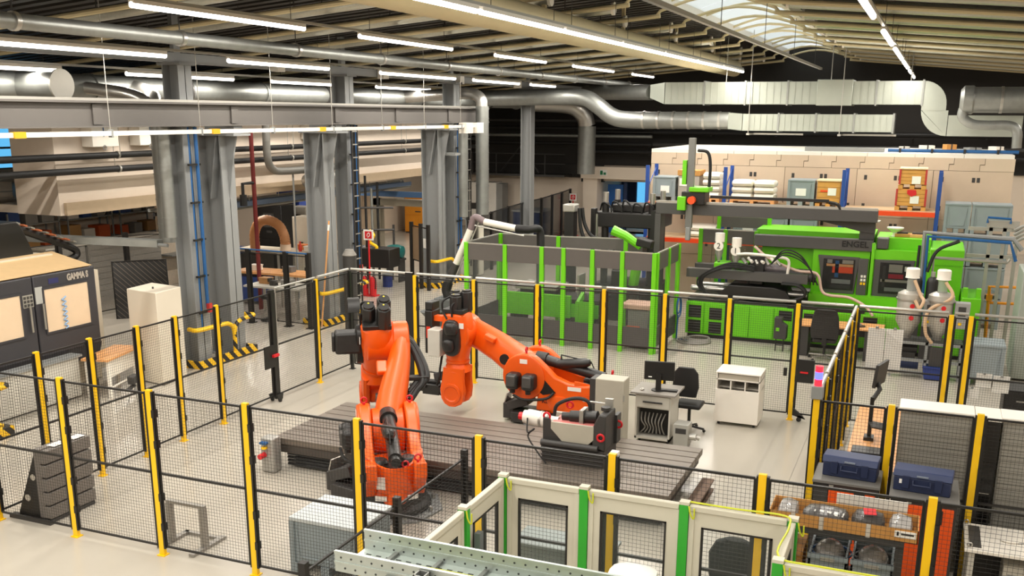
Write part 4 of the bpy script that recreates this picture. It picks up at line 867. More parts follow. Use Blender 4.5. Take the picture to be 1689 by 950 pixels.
part('backrest', MB().loft([sect(Vector((-1.5, 9.6, z)), (1,0,0), (0,1,0), a, .06, 14, 3) for z, a in ((.68, .2), (.85, .26), (1.1, .27), (1.24, .2), (1.28, .1))]), mt('chair_cloth', '#1a1d1c', .85, var=.2, scale=20), oc2)
part('seat', MB().cb((-1.5, 9.88, .5), (.5, .46, .09)), MATS['chair_cloth'], oc2, .03); part('column', MB().cy((-1.5, 9.88, .1), (-1.5, 9.88, .46), .03, n=8), M_black, oc2); part('spine', MB().b(-1.53, -1.47, 9.62, 9.66, .5, .8), M_black, oc2)
for k in range(5): part('foot', MB().cy((-1.5, 9.88, .11), (-1.5 + .3*math.cos(k*1.257), 9.88 + .3*math.sin(k*1.257), .06), .022, n=6).sp((-1.5 + .3*math.cos(k*1.257), 9.88 + .3*math.sin(k*1.257), .03), .03, 8, 5), M_black, oc2)
ap = T('aluminium_post', 'short aluminium profile post with white cover behind the front fence', 'post', (-2.78, 9.5, 0)); part('profile', MB().b(-2.82, -2.76, 9.47, 9.53, 0, 2.05), M_alu, ap); part('cover', MB().b(-2.83, -2.75, 9.46, 9.54, 2.05, 2.09), M_white, ap); part('base', MB().b(-2.9, -2.68, 9.4, 9.6, 0, .02), M_alu, ap)
# ------------------------------------------------------------------ right-hand cell: cabinets, shelf, desk
M_ocab = mt('cabinet_orange', '#e5530d', .45, var=.04); M_ctop = mt('cabinet_top_grey', '#6f6d69', .5)
def ocab(label, x0, x1, y0, y1, zt):
    t = T('tool_cabinet', label, 'cabinet', ((x0+x1)/2, (y0+y1)/2, 0))
    part('carcass', MB().b(x0, x1, y0 + .02, y1, .0, zt - .04), M_dkgrey, t); part('top', MB().b(x0 - .02, x1 + .02, y0 - .01, y1 + .01, zt - .04, zt), M_ctop, t, .008)
    xm = x0 + .17
    part('side_panel', MB().b(x0 + .005, xm - .01, y0, y0 + .02, .05, zt - .06), M_dkgrey, t)
    d = part('door', MB().b(xm, x1 - .03, y0 - .01, y0 + .02, .06, zt - .08), M_ocab, t, .006); part('latch', MB().b(x1 - .26, x1 - .14, y0 - .02, y0 - .01, zt - .26, zt - .1), M_black, d)
    part('badge', MB().b(xm + .0, xm + .05, y0 - .012, y0 - .01, zt - .075, zt - .045), M_alu, t)
    return t
ocab('left of two orange-fronted tool cabinets with grey tops', -.93, -.22, 11.42, 12.03, 1.4); ocab('right of two orange-fronted tool cabinets with grey tops', -.08, .61, 11.22, 12.03, 1.4)
M_tbox = mt('toolbox_blue', '#1d2848', .5, var=.05); M_tbox2 = mt('toolbox_lid_blue', '#2b385e', .5, var=.05)
def toolbox(label, xc, yc, z, a, tag):
    t = T('toolbox', label, 'toolbox', (xc, yc, z), a, local=True)
    w_, d_ = .3, .15
    part('tub', MB().b(-w_, w_, -d_, d_, 0, .17), M_tbox, t, .012); part('lid', MB().pr([(-d_ - .01, .17), (d_ + .01, .17), (d_ - .02, .245), (-d_ + .03, .245)], 'x', -w_ - .01, w_ + .01), M_tbox2, t, .01)
    part('handle', MB().tb([(-.09, -d_ - .02, .15), (-.09, -d_ - .045, .1), (.09, -d_ - .045, .1), (.09, -d_ - .02, .15)], .012, 6), M_tbox, t); part('handle_grip', MB().b(-.06, .06, -d_ - .02, -d_, .19, .205), mt('grip_grey', '#7b8492', .5), t)
    for x in (-.17, .17): part('latch', MB().b(x - .04, x + .04, -d_ - .02, -d_, .04, .19), M_tbox, t, .005)
    if tag: part('sticker', MB().b(-.24, -.19, -d_ - .004, -d_, .09, .14), M_paper, t)
toolbox('dark blue plastic toolbox on the left orange cabinet', -.55, 11.72, 1.4, -.08, False); toolbox('dark blue plastic toolbox with a white sticker on the right orange cabinet', .24, 11.55, 1.4, -.08, True)
# low rack with cardboard tray and crates
rk = T('storage_rack', 'dark low rack holding the long carton behind the front fence', 'rack', (-.5, 10.1, 0))
part('shelf', MB().b(-1.2, .1, 9.86, 10.5, 1.36, 1.42), M_dkgrey, rk); part('shelf', MB().b(-1.2, .1, 9.9, 10.5, .76, .8), M_dkgrey, rk)
for x in (-1.2, .03): [part('leg', MB().b(x, x + .07, y, y + .07, 0, 1.36), M_dkgrey, rk) for y in (9.88, 10.42)]
cbx = T('long_carton', 'long open cardboard tray filled with wrapped parts on the dark rack', 'carton', (-.55, 10.0, 1.42))
part('front', MB().b(-1.22, .22, 9.86, 9.87, 1.42, 1.56), M_card, cbx); part('base', MB().b(-1.22, .22, 9.86, 10.3, 1.42, 1.43), M_card, cbx); part('back', MB().b(-1.22, .22, 10.29, 10.3, 1.42, 1.56), M_card, cbx); part('end', MB().b(-1.22, -1.21, 9.86, 10.3, 1.42, 1.56), M_card, cbx); part('end', MB().b(.21, .22, 9.86, 10.3, 1.42, 1.56), M_card, cbx)
for x in (-1.0, -.72, -.27): part('tape_band', MB().b(x, x + .045, 9.853, 9.86, 1.42, 1.56), mt('clear_tape', '#c5bcae', .3), cbx)
part('end_label', MB().b(.0, .2, 9.853, 9.86, 1.47, 1.54), M_paper, cbx)
part('label_print', MB().b(.02, .04, 9.85, 9.853, 1.49, 1.53), M_black, cbx); part('label_print', MB().b(.06, .18, 9.85, 9.853, 1.5, 1.52), M_dkgrey, cbx)
M_film = mt('film_wrap', '#a7a39f', .15, var=.4, scale=9, bump=.6, bscale=14); M_dfilm = mt('dark_wrap', '#46423f', .3, var=.4, scale=9, bump=.4, bscale=12)
for k, (x0_, x1_, mm, lb, z) in enumerate(((-1.15, -.95, M_film, 'clear film bundle at the left end of the long carton', 1.6), (-.9, -.45, M_dfilm, 'dark film-wrapped panel with white print in the long carton', 1.58), (-.42, -.1, M_dfilm, 'dark film-wrapped part with red marks in the long carton', 1.6), (-.06, .16, M_film, 'shiny clear film bundle at the right end of the long carton', 1.6))):
    t = T('wrapped_part', lb, 'package', ((x0_+x1_)/2, 10.05, 1.44)); part('wrap', MB().loft([sect(Vector((x0_ + (x1_-x0_)*u, 10.06, 1.5)), (0,1,0), (0,0,1), .2 * q, (z - 1.49) * q, 12, 3.0) for u, q in ((0, .4), (.12, .85), (.4, 1.0), (.7, .9), (.92, .8), (1, .4))]), mm, t)
    if k == 1: [part('white_print', MB().cb((-.78 + .07*i, 9.955, 1.575 + .004*(i % 2)), (.045 if i in (1, 2, 3) else .015, .05, .004), (.55, 0, -.2)), M_paper, t) for i in range(5)]
    if k == 2: part('red_mark', MB().cb((-.25, 10.0, 1.64), (.12, .1, .006), (.3, 0, .2)), M_red, t)
fp = T('foam_sheet', 'long pale foam profile lying along the back of the carton', 'profile', (-.4, 10.4, 1.42)); part('profile', MB().pr([(10.34, 1.43), (10.48, 1.43), (10.48, 1.56), (10.36, 1.63)], 'x', -.6, .1), mt('foam_white', '#d9d4ca', .6), fp); part('lip', MB().b(-.6, .1, 10.34, 10.36, 1.56, 1.66), MATS['foam_white'], fp)
def crate(label, x0, x1, mark):
    t = T('plastic_crate', label, 'crate', ((x0+x1)/2, 10.1, .8)); z0, z1 = .8, 1.13; k = MB().b(x0, x1, 9.92, 9.94, z0, z1 - .0).b(x0, x1, 10.42, 10.44, z0, z1).b(x0, x0 + .02, 9.92, 10.44, z0, z1).b(x1 - .02, x1, 9.92, 10.44, z0, z1).b(x0, x1, 9.92, 10.44, z0, z0 + .02)
    part('shell', k, M_plastic, t); part('rim', MB().b(x0 - .01, x1 + .01, 9.9, 9.93, z1 - .05, z1), M_plastic, t); part('rim', MB().b(x0 - .01, x1 + .01, 10.43, 10.46, z1 - .05, z1), M_plastic, t)
    part('grip', MB().b((x0+x1)/2 - .07, (x0+x1)/2 + .07, 9.898, 9.9, z1 - .06, z1 - .02), M_alu, t)
    if mark: part('red_tag', MB().b(x0 + .15, x0 + .28, 9.912, 9.92, z0 + .08, z0 + .12), M_red, t)
    b_ = T('plastic_bag', 'crumpled clear plastic bag of parts inside the %s crate' % ('right' if mark else 'left'), 'bag', ((x0+x1)/2, 10.2, .85)); part('film', MB().sp(((x0+x1)/2, 10.18, 1.0), (.17, .2, .2), 14, 10), mt('crumpled_film', '#a9a29a', .25, var=.45, scale=10, bump=1.0, bscale=12), b_)
    part('cable_coil', MB().ring(((x0+x1)/2 + .02, 10.15, 1.08), .2, .012, 'z', 18, 5), M_blue if not mark else M_dkgrey, b_)
crate('left grey plastic crate with blue cables on the dark rack', -.8, -.42, False); crate('right grey plastic crate with a red tag on the dark rack', -.38, .02, True)
cbo = T('cardboard_box', 'tall brown cardboard box left of the grey crates', 'carton', (-1.0, 10.1, .8)); part('box', MB().b(-1.1, -.86, 9.92, 10.4, .8, 1.12), M_card, cbo); part('flap', MB().cb((-.98, 9.86, 1.16), (.22, .12, .006), (.9, 0, 0)), mt('cardboard_dark', '#8a5f30', .8), cbo); part('label_sheet', MB().b(-1.03, -.97, 9.912, 9.92, .85, 1.0), mt('pale_green_paper', '#b6d8c6', .7), cbo)
# grey roller-shutter units with white tops, black gap unit
M_shut = mt('shutter_grey', '#a09d94', .5, .1); nm = ('left', 'right')
for k, (x0_, x1_) in enumerate(((-.08, .73), (1.06, 2.1))):
    t = T('shutter_cabinet', '%s grey roller-shutter cabinet with a white top behind the fence' % nm[k], 'cabinet', ((x0_+x1_)/2, 12.8, 0))
    part('frame', MB().b(x0_, x1_, 12.62, 12.98, 0, 2.0), M_shut, t)
    for j in range(26): part('slat', MB().b(x0_ + .02, x1_ - .02, 12.605, 12.62, .12 + .07*j, .184 + .07*j), M_shut, t)
    part('top', MB().b(x0_ - .02, x1_ + .02, 12.58, 13.0, 2.0, 2.06), M_white, t, .01)
gu = T('black_cabinet', 'black cabinet between the two roller-shutter cabinets', 'cabinet', (.9, 12.7, 0)); part('body', MB().b(.755, 1.035, 12.55, 12.98, 0, 2.02), M_black, gu); part('door', MB().b(.79, 1.02, 12.535, 12.55, .1, 1.5), mt('gloss_black', '#191817', .2), gu); part('strip', MB().b(.85, 1.0, 12.528, 12.535, 1.1, 1.11), M_alu, gu); part('top', MB().b(.755, 1.035, 12.5, 12.98, 2.02, 2.06), M_white, gu)
# white table at lower right
wt = T('white_table', 'white worktable with black left edge strip at the lower right corner', 'table', (1.3, 11.6, 0)); part('top', MB().b(.73, 2.3, 11.2, 12.0, .87, .91), M_white, wt, .006); part('edge_strip', MB().b(.78, .9, 11.28, 11.92, .91, .915), M_dkgrey, wt)
for (x, y) in ((.78, 11.25), (.78, 11.9), (2.2, 11.25), (2.2, 11.9)): part('leg', MB().b(x, x + .06, y, y + .06, 0, .87), M_lgrey, wt)
part('back_panel', MB().b(.86, 2.2, 11.85, 11.88, .1, .85), M_black, wt)
for (x, y) in ((.76, 11.95), (.78, 11.26)): part('ring', MB().ring((x, y, .94), .025, .008, 'y', 10, 5), M_steel, wt)
cs = T('computer_case', 'pale grey computer case under the white worktable', 'computer', (1.4, 11.5, 0)); part('case', MB().b(1.15, 1.75, 11.4, 11.75, .1, .7), M_lgrey, cs, .01); part('vent', MB().b(1.2, 1.4, 11.395, 11.4, .5, .6), M_grey, cs); part('foot', MB().b(1.2, 1.7, 11.42, 11.73, 0, .1), M_black, cs)
msw = T('computer_mouse', 'white computer mouse with cable on the white worktable', 'mouse', (1.2, 11.6, .91)); part('shell', MB().sp((1.2, 11.58, .925), (.1, .05, .02), 12, 6), M_white, msw); part('cable', MB().tb(bez([(1.28, 11.55, .92), (1.35, 11.58, .915), (1.4, 11.52, .915), (1.7, 11.55, .915)], 6), .006, 5), M_grey, msw)
# wooden bench in the side cell with monitor arm
wd_ = T('workbench', 'long beech-topped workbench inside the side cell', 'workbench', (-.3, 15, 0)); part('worktop', MB().b(-.75, .05, 13.4, 16.9, .8, .85), M_wood, wd_, .006)
for (x, y) in ((-.7, 13.5), (-.05, 13.5), (-.7, 16.8), (-.05, 16.8)): part('leg', MB().b(x, x + .06, y, y + .06, 0, .8), M_lgrey, wd_)
ma = T('swivel_monitor', 'thin monitor turned edge on, on a black swivel arm on the workbench', 'monitor', (-.5, 15.2, .85)); part('pole', MB().cy((-.5, 15.0, .85), (-.5, 15.0, 1.5), .03, n=10), M_black, ma); part('arm', MB().tb([(-.5, 15.0, 1.45), (-.42, 15.3, 1.55), (-.48, 15.6, 1.6)], .035, 8), M_black, ma); part('screen', MB().cb((-.44, 15.6, 1.72), (.05, .5, .36), (0, .1, -.25)), M_dkgrey, ma, .008); part('clamp', MB().b(-.57, -.43, 14.9, 15.1, .85, .9), M_black, ma); part('keyboard_tray', MB().cb((-.35, 14.9, 1.1), (.3, .34, .02), (0, .15, .2)), M_dkgrey, ma)
pr_ = T('black_device', 'ribbed black device box on the workbench behind the left toolbox', 'device', (-.5, 13.7, .85)); part('case', MB().b(-.66, -.24, 13.5, 13.8, .85, 1.12), M_black, pr_, .01)
for k in range(6): part('fin', MB().b(-.66, -.24, 13.48, 13.5, .88 + .04*k, .9 + .04*k), M_dkgrey, pr_)
# ------------------------------------------------------------------ green moulding machine
em_ = T('moulding_machine', 'long green and grey injection moulding machine with two dark windows', 'machine', (-2.3, 25.6, 0))
YF = 24.7
M_gpan = mt('green_panel', '#67c012', .4, var=.04)
part('base', MB().b(-5.5, 1.0, YF + .03, 27.6, .1, .92), M_gpan, em_)
part('plinth', MB().b(-5.45, .95, YF + .08, 27.5, 0, .1), M_black, em_)
pxs = [-5.5, -5.03, -4.45, -3.9, -3.3, -2.75, -2.1, -1.4, -.7, .1, .95]
for i, (a, b) in enumerate(zip(pxs, pxs[1:])):
    p_ = part('door_panel', MB().b(a + .008, b - .008, YF, YF + .03, .12, .9), M_gpan, em_, .006)
    vents = {0: ((.52, .84), (.14, .46)), 1: ((.5, .8), (.14, .44)), 4: ((.62, .86),), 5: ((.62, .84), (.38, .58), (.14, .34)), 7: ((.6, .86),)}.get(i, ())
    for (z0, z1) in vents:
        m_ = (a + b) / 2; hw = min(.16, (b - a) / 2 - .06)
        v_ = part('vent', MB().b(m_ - hw, m_ + hw, YF - .006, YF, z0, z1), M_black, p_)
        for k in range(int((z1 - z0) / .07)): part('louvre', MB().cb((m_, YF - .012, z0 + .04 + .07 * k), (2*hw - .02, .02, .008), (.6, 0, 0)), M_dkgrey, v_)
# injection end bed
part('bed_rail', MB().b(-5.6, -2.6, 25.0, 25.25, 1.5, 1.72), M_mgrey, em_); part('bed_rail', MB().b(-5.6, -2.6, 25.95, 26.2, 1.5, 1.72), M_mgrey, em_)
for z, y in ((1.2, 25.2), (1.2, 25.9)): part('guide_rod', MB().cy((-5.5, y, z), (-2.6, y, z), .07, n=12), M_steel, em_)
part('bed_floor', MB().b(-5.5, -2.4, 24.85, 26.6, .92, 1.0), M_dkgrey, em_)
# clamp end body
M_mg2 = M_mgrey
bd = part('clamp_body', MB().b(-2.6, -1.25, 25.9, 27.6, .92, 2.32).b(-3.9, -2.6, 26.1, 27.6, 1.2, 2.32).b(-1.2, .1, 25.9, 27.6, .92, 2.32), M_green, em_)
part('lower_sill', MB().b(-2.6, .1, 25.5, 25.9, .92, 1.2), M_green, em_)
part('top_cover', MB().b(-4.1, -1.2, 26.3, 27.6, 2.32, 2.66), M_green, em_)
part('top_cover', MB().b(-1.15, .1, 26.2, 27.6, 2.32, 2.6), M_green, em_)
hd_ = part('header_bar', MB().b(-4.08, -1.2, 25.82, 26.1, 2.28, 2.56), M_mgrey, em_, .01)
text_part('ENGEL', .2, M_rubber, hd_, (-1.62, 25.81, 2.44), (PI/2, 0, 0), .006, .004, sx=1.05)
part('header_end', MB().b(-1.12, -.85, 25.85, 26.2, 2.36, 2.62), M_mgrey, em_, .02)
part('header_green', MB().b(-1.15, .1, 25.86, 25.95, 2.1, 2.34), M_green, em_)
part('gap_post', MB().b(-1.22, -1.15, 25.78, 25.9, 1.1, 2.5), M_green, em_)
M_mach_glass = glass_mat('machine_window', '#5a5a5a', .08)
def mwin(poly, name, inside):
    w_ = part('window_bezel', MB().pr(poly, 'y', 25.82, 25.9), M_mgrey, em_, .01)
    xs = [p[0] for p in poly]; zs = [p[1] for p in poly]; x0_, x1_, z0_, z1_ = min(xs) + .14, max(xs) - .1, min(zs) + .1, max(zs) - .08
    part('opening', MB().b(x0_, x1_, 25.812, 25.82, z0_, z1_), M_black, w_)
    for (a, b, c, d_, m_) in inside: part('mould_part', MB().b(x0_ + (x1_-x0_)*a, x0_ + (x1_-x0_)*b, 25.795, 25.812, z0_ + (z1_-z0_)*c, z0_ + (z1_-z0_)*d_), m_, w_)
    part('pane', MB().b(x0_, x1_, 25.78, 25.785, z0_, z1_), M_mach_glass, w_)
M_or2 = mt('mould_orange', '#f0501a', .5)
mwin([(-2.47, 2.14), (-1.48, 2.12), (-1.56, 1.2), (-2.3, 1.2)], 'a', [(.3, .95, .55, .75, M_or2), (.38, .5, .4, .95, M_blue), (.1, .95, .76, .84, M_wood), (.3, .9, .2, .34, M_grey), (.25, .9, .04, .16, M_dkgrey), (.12, .28, .86, .98, M_alu), (.6, .95, .86, .98, M_alu)])
mwin([(-1.13, 2.1), (-.2, 2.12), (-.36, 1.18), (-1.13, 1.18)], 'b', [(.3, .8, .5, .64, mt('mould_red', '#a01c30', .4)), (.05, .95, .38, .46, M_alu), (.3, .75, .7, .95, M_alu), (.2, .9, .08, .2, M_grey), (.1, .2, .2, .9, M_dkgrey), (.82, .95, .75, .9, M_paper)])
pn = part('control_panel', MB().b(-1.5, -1.27, 25.78, 25.9, 1.15, 2.1), M_mgrey, em_, .01)
for k in range(6): part('button', MB().b(-1.42 + .07*(k % 2), -1.37 + .07*(k % 2), 25.772, 25.78, 1.46 + .09*(k//2), 1.52 + .09*(k//2)), M_white if k > 1 else M_yellow, pn)
part('end_block', MB().b(.1, .86, 25.7, 27.6, .12, 2.44), M_green, em_, .02); part('end_band', MB().b(.12, .84, 25.69, 25.7, 2.06, 2.08), M_gpan, em_)
tw = part('tail_block', MB().b(.88, 1.3, 24.9, 26.4, .05, 1.45), M_green, em_, .02); part('tail_fork', MB().b(.9, 1.0, 24.95, 25.15, 1.45, 1.66).b(1.18, 1.28, 24.95, 25.15, 1.45, 1.66), M_green, tw)
part('front_ledge', MB().b(-3.0, -1.2, 24.75, 25.5, .92, .99), M_black, em_)
# injection unit
iu = T('injection_unit', 'black injection unit with looping hoses on the machine bed', 'machine', (-3.9, 25.4, .95))
part('carriage', MB().pr([(-4.9, 1.0), (-2.9, 1.0), (-3.1, 1.3), (-3.4, 1.36), (-4.5, 1.36)], 'y', 25.0, 26.1), M_black, iu, .02)
part('barrel', MB().cy((-4.6, 25.5, 1.62), (-2.9, 25.5, 1.6), .13, n=14).cy((-3.3, 25.5, 1.6), (-2.75, 25.5, 1.6), .19, n=14).cy((-2.75, 25.5, 1.6), (-2.45, 25.5, 1.58), .1, n=12), M_dkgrey, iu)
part('sleeve', MB().cy((-3.7, 25.5, 1.78), (-3.15, 25.5, 1.76), .12, n=14), mt('mauve_grey', '#8c8488', .4, .3), iu)
part('manifold', MB().b(-4.05, -3.7, 25.2, 25.7, 1.38, 2.1), M_motor, iu, .02)
for k in range(7): part('fitting', MB().cy((-4.25 + .14*k, 25.3, 2.0 + .03*(k % 3)), (-4.12 + .14*k, 25.15, 1.9 + .05*(k % 2)), .04, n=8), M_white if k % 2 else M_alu, iu)
part('pipe', MB().tb(bez([(-4.4, 25.2, 2.12), (-4.0, 25.1, 2.16), (-3.4, 25.1, 2.12), (-3.1, 25.1, 2.05), (-3.1, 25.1, 1.7)], 6), .035, 8), M_white, iu)
for k, (r, dz, m_) in enumerate(((.022, 0, M_rubber), (.025, .03, M_rubber), (.02, .07, M_rubber), (.022, .11, M_rubber))):
    part('hose', MB().tb(bez([(-3.9, 25.0, 1.75 + dz), (-4.5, 24.85, 1.82 + dz), (-5.05 - dz, 24.8, 1.6), (-5.12 - dz, 24.8, 1.3), (-4.8, 24.82, 1.06 - dz*.4), (-4.2, 24.85, 1.02)], 8), r, 7), m_, iu)
for k in range(3): part('hose', MB().tb(bez([(-3.5, 25.0, 1.95), (-3.2, 24.9, 2.2 + .06*k), (-2.8, 24.9, 2.1 + .06*k), (-2.5, 24.95, 1.8), (-2.55 + .1*k, 25.0, 1.5)], 8), .018, 6), M_rubber, iu)
for k in range(5): part('drag_chain', MB().tb(bez([(-4.1, 24.85 + .05*k, 1.08), (-3.2, 24.85 + .05*k, 1.04), (-2.75, 24.85 + .05*k, 1.15), (-2.62, 24.85 + .05*k, 1.3), (-2.8, 24.85 + .05*k, 1.47), (-3.2, 24.85 + .05*k, 1.5)], 8), .03, 6), M_rubber, iu)
part('material_hose', MB().tb(bez([(-4.0, 25.5, 2.3), (-3.6, 25.3, 2.05), (-2.9, 25.2, 1.8), (-2.4, 25.15, 1.75), (-2.2, 25.1, 1.3), (-1.6, 25.0, 1.25), (-1.2, 24.8, 1.1), (-1.0, 24.7, .9)], 8), .035, 8), mt('pale_pink_hose', '#c6aa9a', .5), iu)
part('green_guard', MB().b(-4.5, -4.1, 25.3, 25.7, 1.72, 1.9).b(-4.95, -4.6, 25.2, 25.7, 1.74, 1.88), M_green, iu, .02)
# two material hoppers with numbered discs
for k, (x, z, num) in enumerate(((-4.85, 2.0, '2'), (-4.42, 1.9, '1'))):
    t = T('material_loader', ('taller clear material loader with a disc numbered two', 'shorter clear material loader with a disc numbered one')[k], 'hopper', (x, 25.2, z))
    part('hopper', MB().lt([(.03, z - .1), (.06, z), (.1, z + .12), (.1, z + .4)], (x, 25.3, 0), n=14), M_alu, t); part('cap', MB().cy((x, 25.3, z + .4), (x, 25.3, z + .62), .12, n=16), M_white, t); part('stem', MB().cy((x, 25.3, 1.7), (x, 25.3, z - .1), .03, n=8), M_dkgrey, t)
    dk = part('number_disc', MB().cy((x, 25.2, z + .3), (x, 25.17, z + .3), .12, n=22), M_white, t); text_part(num, .2, M_black, dk, (x, 25.165, z + .3), (PI/2, 0, 0), .002)
# gantry robot over the machine
gn = T('gantry_robot', 'dark gantry beam with a green linear robot carriage over the machine', 'gantry', (-4, 26, 2.9))
part('beam', MB().b(-6.6, -1.15, 25.5, 25.85, 3.02, 3.3), M_mgrey, gn, .01); part('beam_rail', MB().b(-6.6, -1.15, 25.52, 25.6, 3.3, 3.36), M_alu, gn)
part('bracket', MB().pr([(-2.7, 3.02), (-1.2, 3.02), (-1.2, 2.72), (-1.55, 2.76)], 'y', 25.9, 26.05), M_mgrey, gn); part('post', MB().b(-1.55, -1.2, 25.95, 26.25, 2.56, 3.02), M_mgrey, gn, .01); part('foot_plate', MB().b(-1.6, -1.1, 25.86, 26.3, 2.99, 3.02), M_alu, gn)
part('mast', MB().b(-5.78, -5.62, 25.35, 25.5, 2.7, 4.95), mt('mast_grey', '#7a7a76', .4, .3), gn); part('carriage', MB().b(-5.9, -5.3, 25.3, 25.9, 3.3, 3.62), M_black, gn, .02)
part('carriage_cover', MB().b(-5.7, -5.2, 25.25, 25.8, 3.62, 3.74), M_green, gn, .02); part('carriage_side', MB().b(-5.98, -5.76, 25.2, 25.4, 3.15, 3.5), M_green, gn, .02); part('mast_cover', MB().b(-5.9, -5.8, 25.3, 25.5, 3.8, 4.4), M_green, gn)
part('motor', MB().cy((-5.6, 25.25, 3.42), (-5.6, 25.1, 3.42), .1, n=12), M_or2, gn); part('wrist', MB().cb((-5.7, 25.4, 2.55), (.12, .14, .34)), M_grey, gn, .02); part('cable', MB().tb(bez([(-5.55, 25.4, 4.65), (-5.3, 25.4, 4.6), (-5.22, 25.4, 4.3), (-5.22, 25.4, 3.75)], 6), .04, 8), M_rubber, gn)
part('drag_chain', MB().b(-5.2, -2.3, 25.5, 25.6, 3.46, 3.53), M_black, gn); part('drag_chain', MB().tb(bez([(-2.3, 25.55, 3.46), (-2.1, 25.55, 3.42), (-2.02, 25.55, 3.3), (-2.02, 25.55, 3.2)], 5), .045, 6), M_black, gn)
part('end_frame', MB().b(-6.6, -6.45, 25.45, 25.9, 0, 3.02), M_mgrey, gn)
# guard cell on top left of machine (grey head panels, green posts, clear panes)
M_pane_d = glass_mat('grey_pane', '#8f9490', .07); M_head = mt('head_panel_grey', '#5b5652', .5)
def clear_guard(label, pts, H, heads, sill, zb=0):
    t = T('machine_guard', label, 'machine guard', (pts[0][0], pts[0][1], 0))
    for (x, y) in pts:
        p_ = part('post', MB().b(x - .05, x + .05, y - .04, y + .04, zb, H), M_green, t)
    for (a, b) in zip(pts, pts[1:]):
        A, B = Vector((*a, 0)), Vector((*b, 0)); L = (B - A).length; ang = math.atan2(B.y - A.y, B.x - A.x); M = Matrix.Translation(A) @ Matrix.Rotation(ang, 4, 'Z')
        part('head_panel', MB().b(.06, L - .06, -.015, .015, H - heads, H - .01).tr(M), M_head, t); part('top_trim', MB().b(.05, L - .05, -.02, .02, H - .02, H + .01).tr(M), M_alu, t)
        if sill: part('kick_panel', MB().b(.06, L - .06, -.015, .015, .14, sill).tr(M), M_mgrey, t)
        part('pane', MB().b(.06, L - .06, -.004, .004, sill or zb + .1, H - heads).tr(M), M_pane_d, t)
    return t
gx = [-10.6, -9.55, -8.58, -8.02, -7.29, -6.55, -5.78]
clear_guard('clear guard cell with grey head panels and lime green posts beside the press', [(x, 22.42) for x in gx], 2.4, .42, .62)
clear_guard('right side run of the lime green guard cell toward the machine', [(-5.74, 22.5), (-5.72, 23.5), (-5.7, 24.45)], 2.4, .42, .62)
clear_guard('rear run of the lime green guard cell with one far green post', [(-10.6, 24.6), (-8.95, 24.6), (-7.2, 24.9)], 2.4, .3, 0); clear_guard('left side run of the lime green guard cell', [(-10.64, 22.5), (-10.62, 24.5)], 2.4, .3, .62)
clear_guard('small grey and green guard over the injection end of the machine', [(-5.55, 26.3), (-4.9, 26.3), (-4.1, 26.3)], 2.6, .36, 0, 1.0)
clear_guard('rear guard with green posts on the far side of the machine bed', [(-5.3, 27.4), (-3.95, 27.4)], 2.85, .3, 0, .93)
# inside the guard cell
cv = T('cell_conveyor', 'lime green conveyor frame inside the guard cell', 'conveyor', (-8.7, 23.3, 0)); part('panel', MB().b(-9.7, -8.0, 22.9, 23.0, .6, 1.15), M_green, cv); part('panel', MB().b(-8.0, -7.3, 22.95, 23.05, .62, .95), M_green, cv); part('side_panel', MB().pr([(22.65, .32), (22.65, 1.05), (23.1, 1.25), (23.1, .32)], 'x', -7.78, -7.7), M_green, cv); part('side_panel', MB().b(-7.78, -7.3, 22.66, 22.7, .3, 1.08), M_green, cv)
part('belt', MB().b(-9.7, -7.3, 23.0, 24.0, 1.0, 1.06), M_dkgrey, cv); part('leg', MB().b(-9.65, -9.55, 23.0, 24, 0, .6).b(-7.45, -7.35, 23.05, 24, 0, .62), M_dkgrey, cv); part('table', MB().b(-9.6, -8.5, 23.2, 24.2, 1.2, 1.28), M_alu, cv); part('table_leg', MB().b(-9.5, -8.6, 23.3, 24.1, 1.06, 1.2), M_dkgrey, cv); part('cross_rail', MB().b(-8.5, -7.0, 23.4, 23.5, 1.3, 1.36).b(-8.0, -7.95, 23.4, 23.9, 1.06, 1.6), M_alu, cv)
bxx = T('parts_cart', 'grey cart with pale pink tray and orange bag inside the guard cell', 'cart', (-6.3, 23.1, 0)); part('body', MB().b(-6.5, -6.0, 22.85, 23.4, .05, .95), mt('cart_grey', '#8f8d88', .5), bxx, .01); part('tray', MB().b(-6.68, -5.95, 22.8, 23.5, .97, 1.08), mt('pink_tray', '#e2b8a4', .6), bxx, .01); part('pole', MB().b(-6.68, -6.62, 22.85, 22.9, .05, .97), M_alu, bxx); part('orange_bag', MB().cb((-6.35, 22.82, .45), (.34, .05, .22)), mt('bag_orange', '#c9582c', .6), bxx, .02)
for x in (-6.45, -6.05): part('caster', MB().cy((x, 22.95, .03), (x + .03, 22.95, .03), .03, n=8), M_black, bxx)
rb = T('small_robot', 'small lime green robot arm behind the guard cell head panels', 'robot', (-6.9, 24.6, 0)); part('base', MB().cy((-6.8, 24.3, 0), (-6.8, 24.3, 1.3), .16, n=14), M_dkgrey, rb); part('lower_arm', MB().tb([(-6.8, 24.3, 1.3), (-6.7, 24.2, 1.8), (-6.55, 24.1, 2.1)], .13, 10), M_green, rb); part('upper_arm', MB().tb([(-6.6, 24.2, 2.3), (-7.0, 24.2, 2.55), (-7.35, 24.2, 2.68)], [.1, .11, .13], 10), M_green, rb); part('head', MB().cb((-6.5, 24.2, 2.4), (.4, .3, .2), (0, .2, 0)), M_black, rb, .03); part('grip', MB().cb((-7.15, 24.1, 1.5), (.3, .24, .4)), M_black, rb, .03)
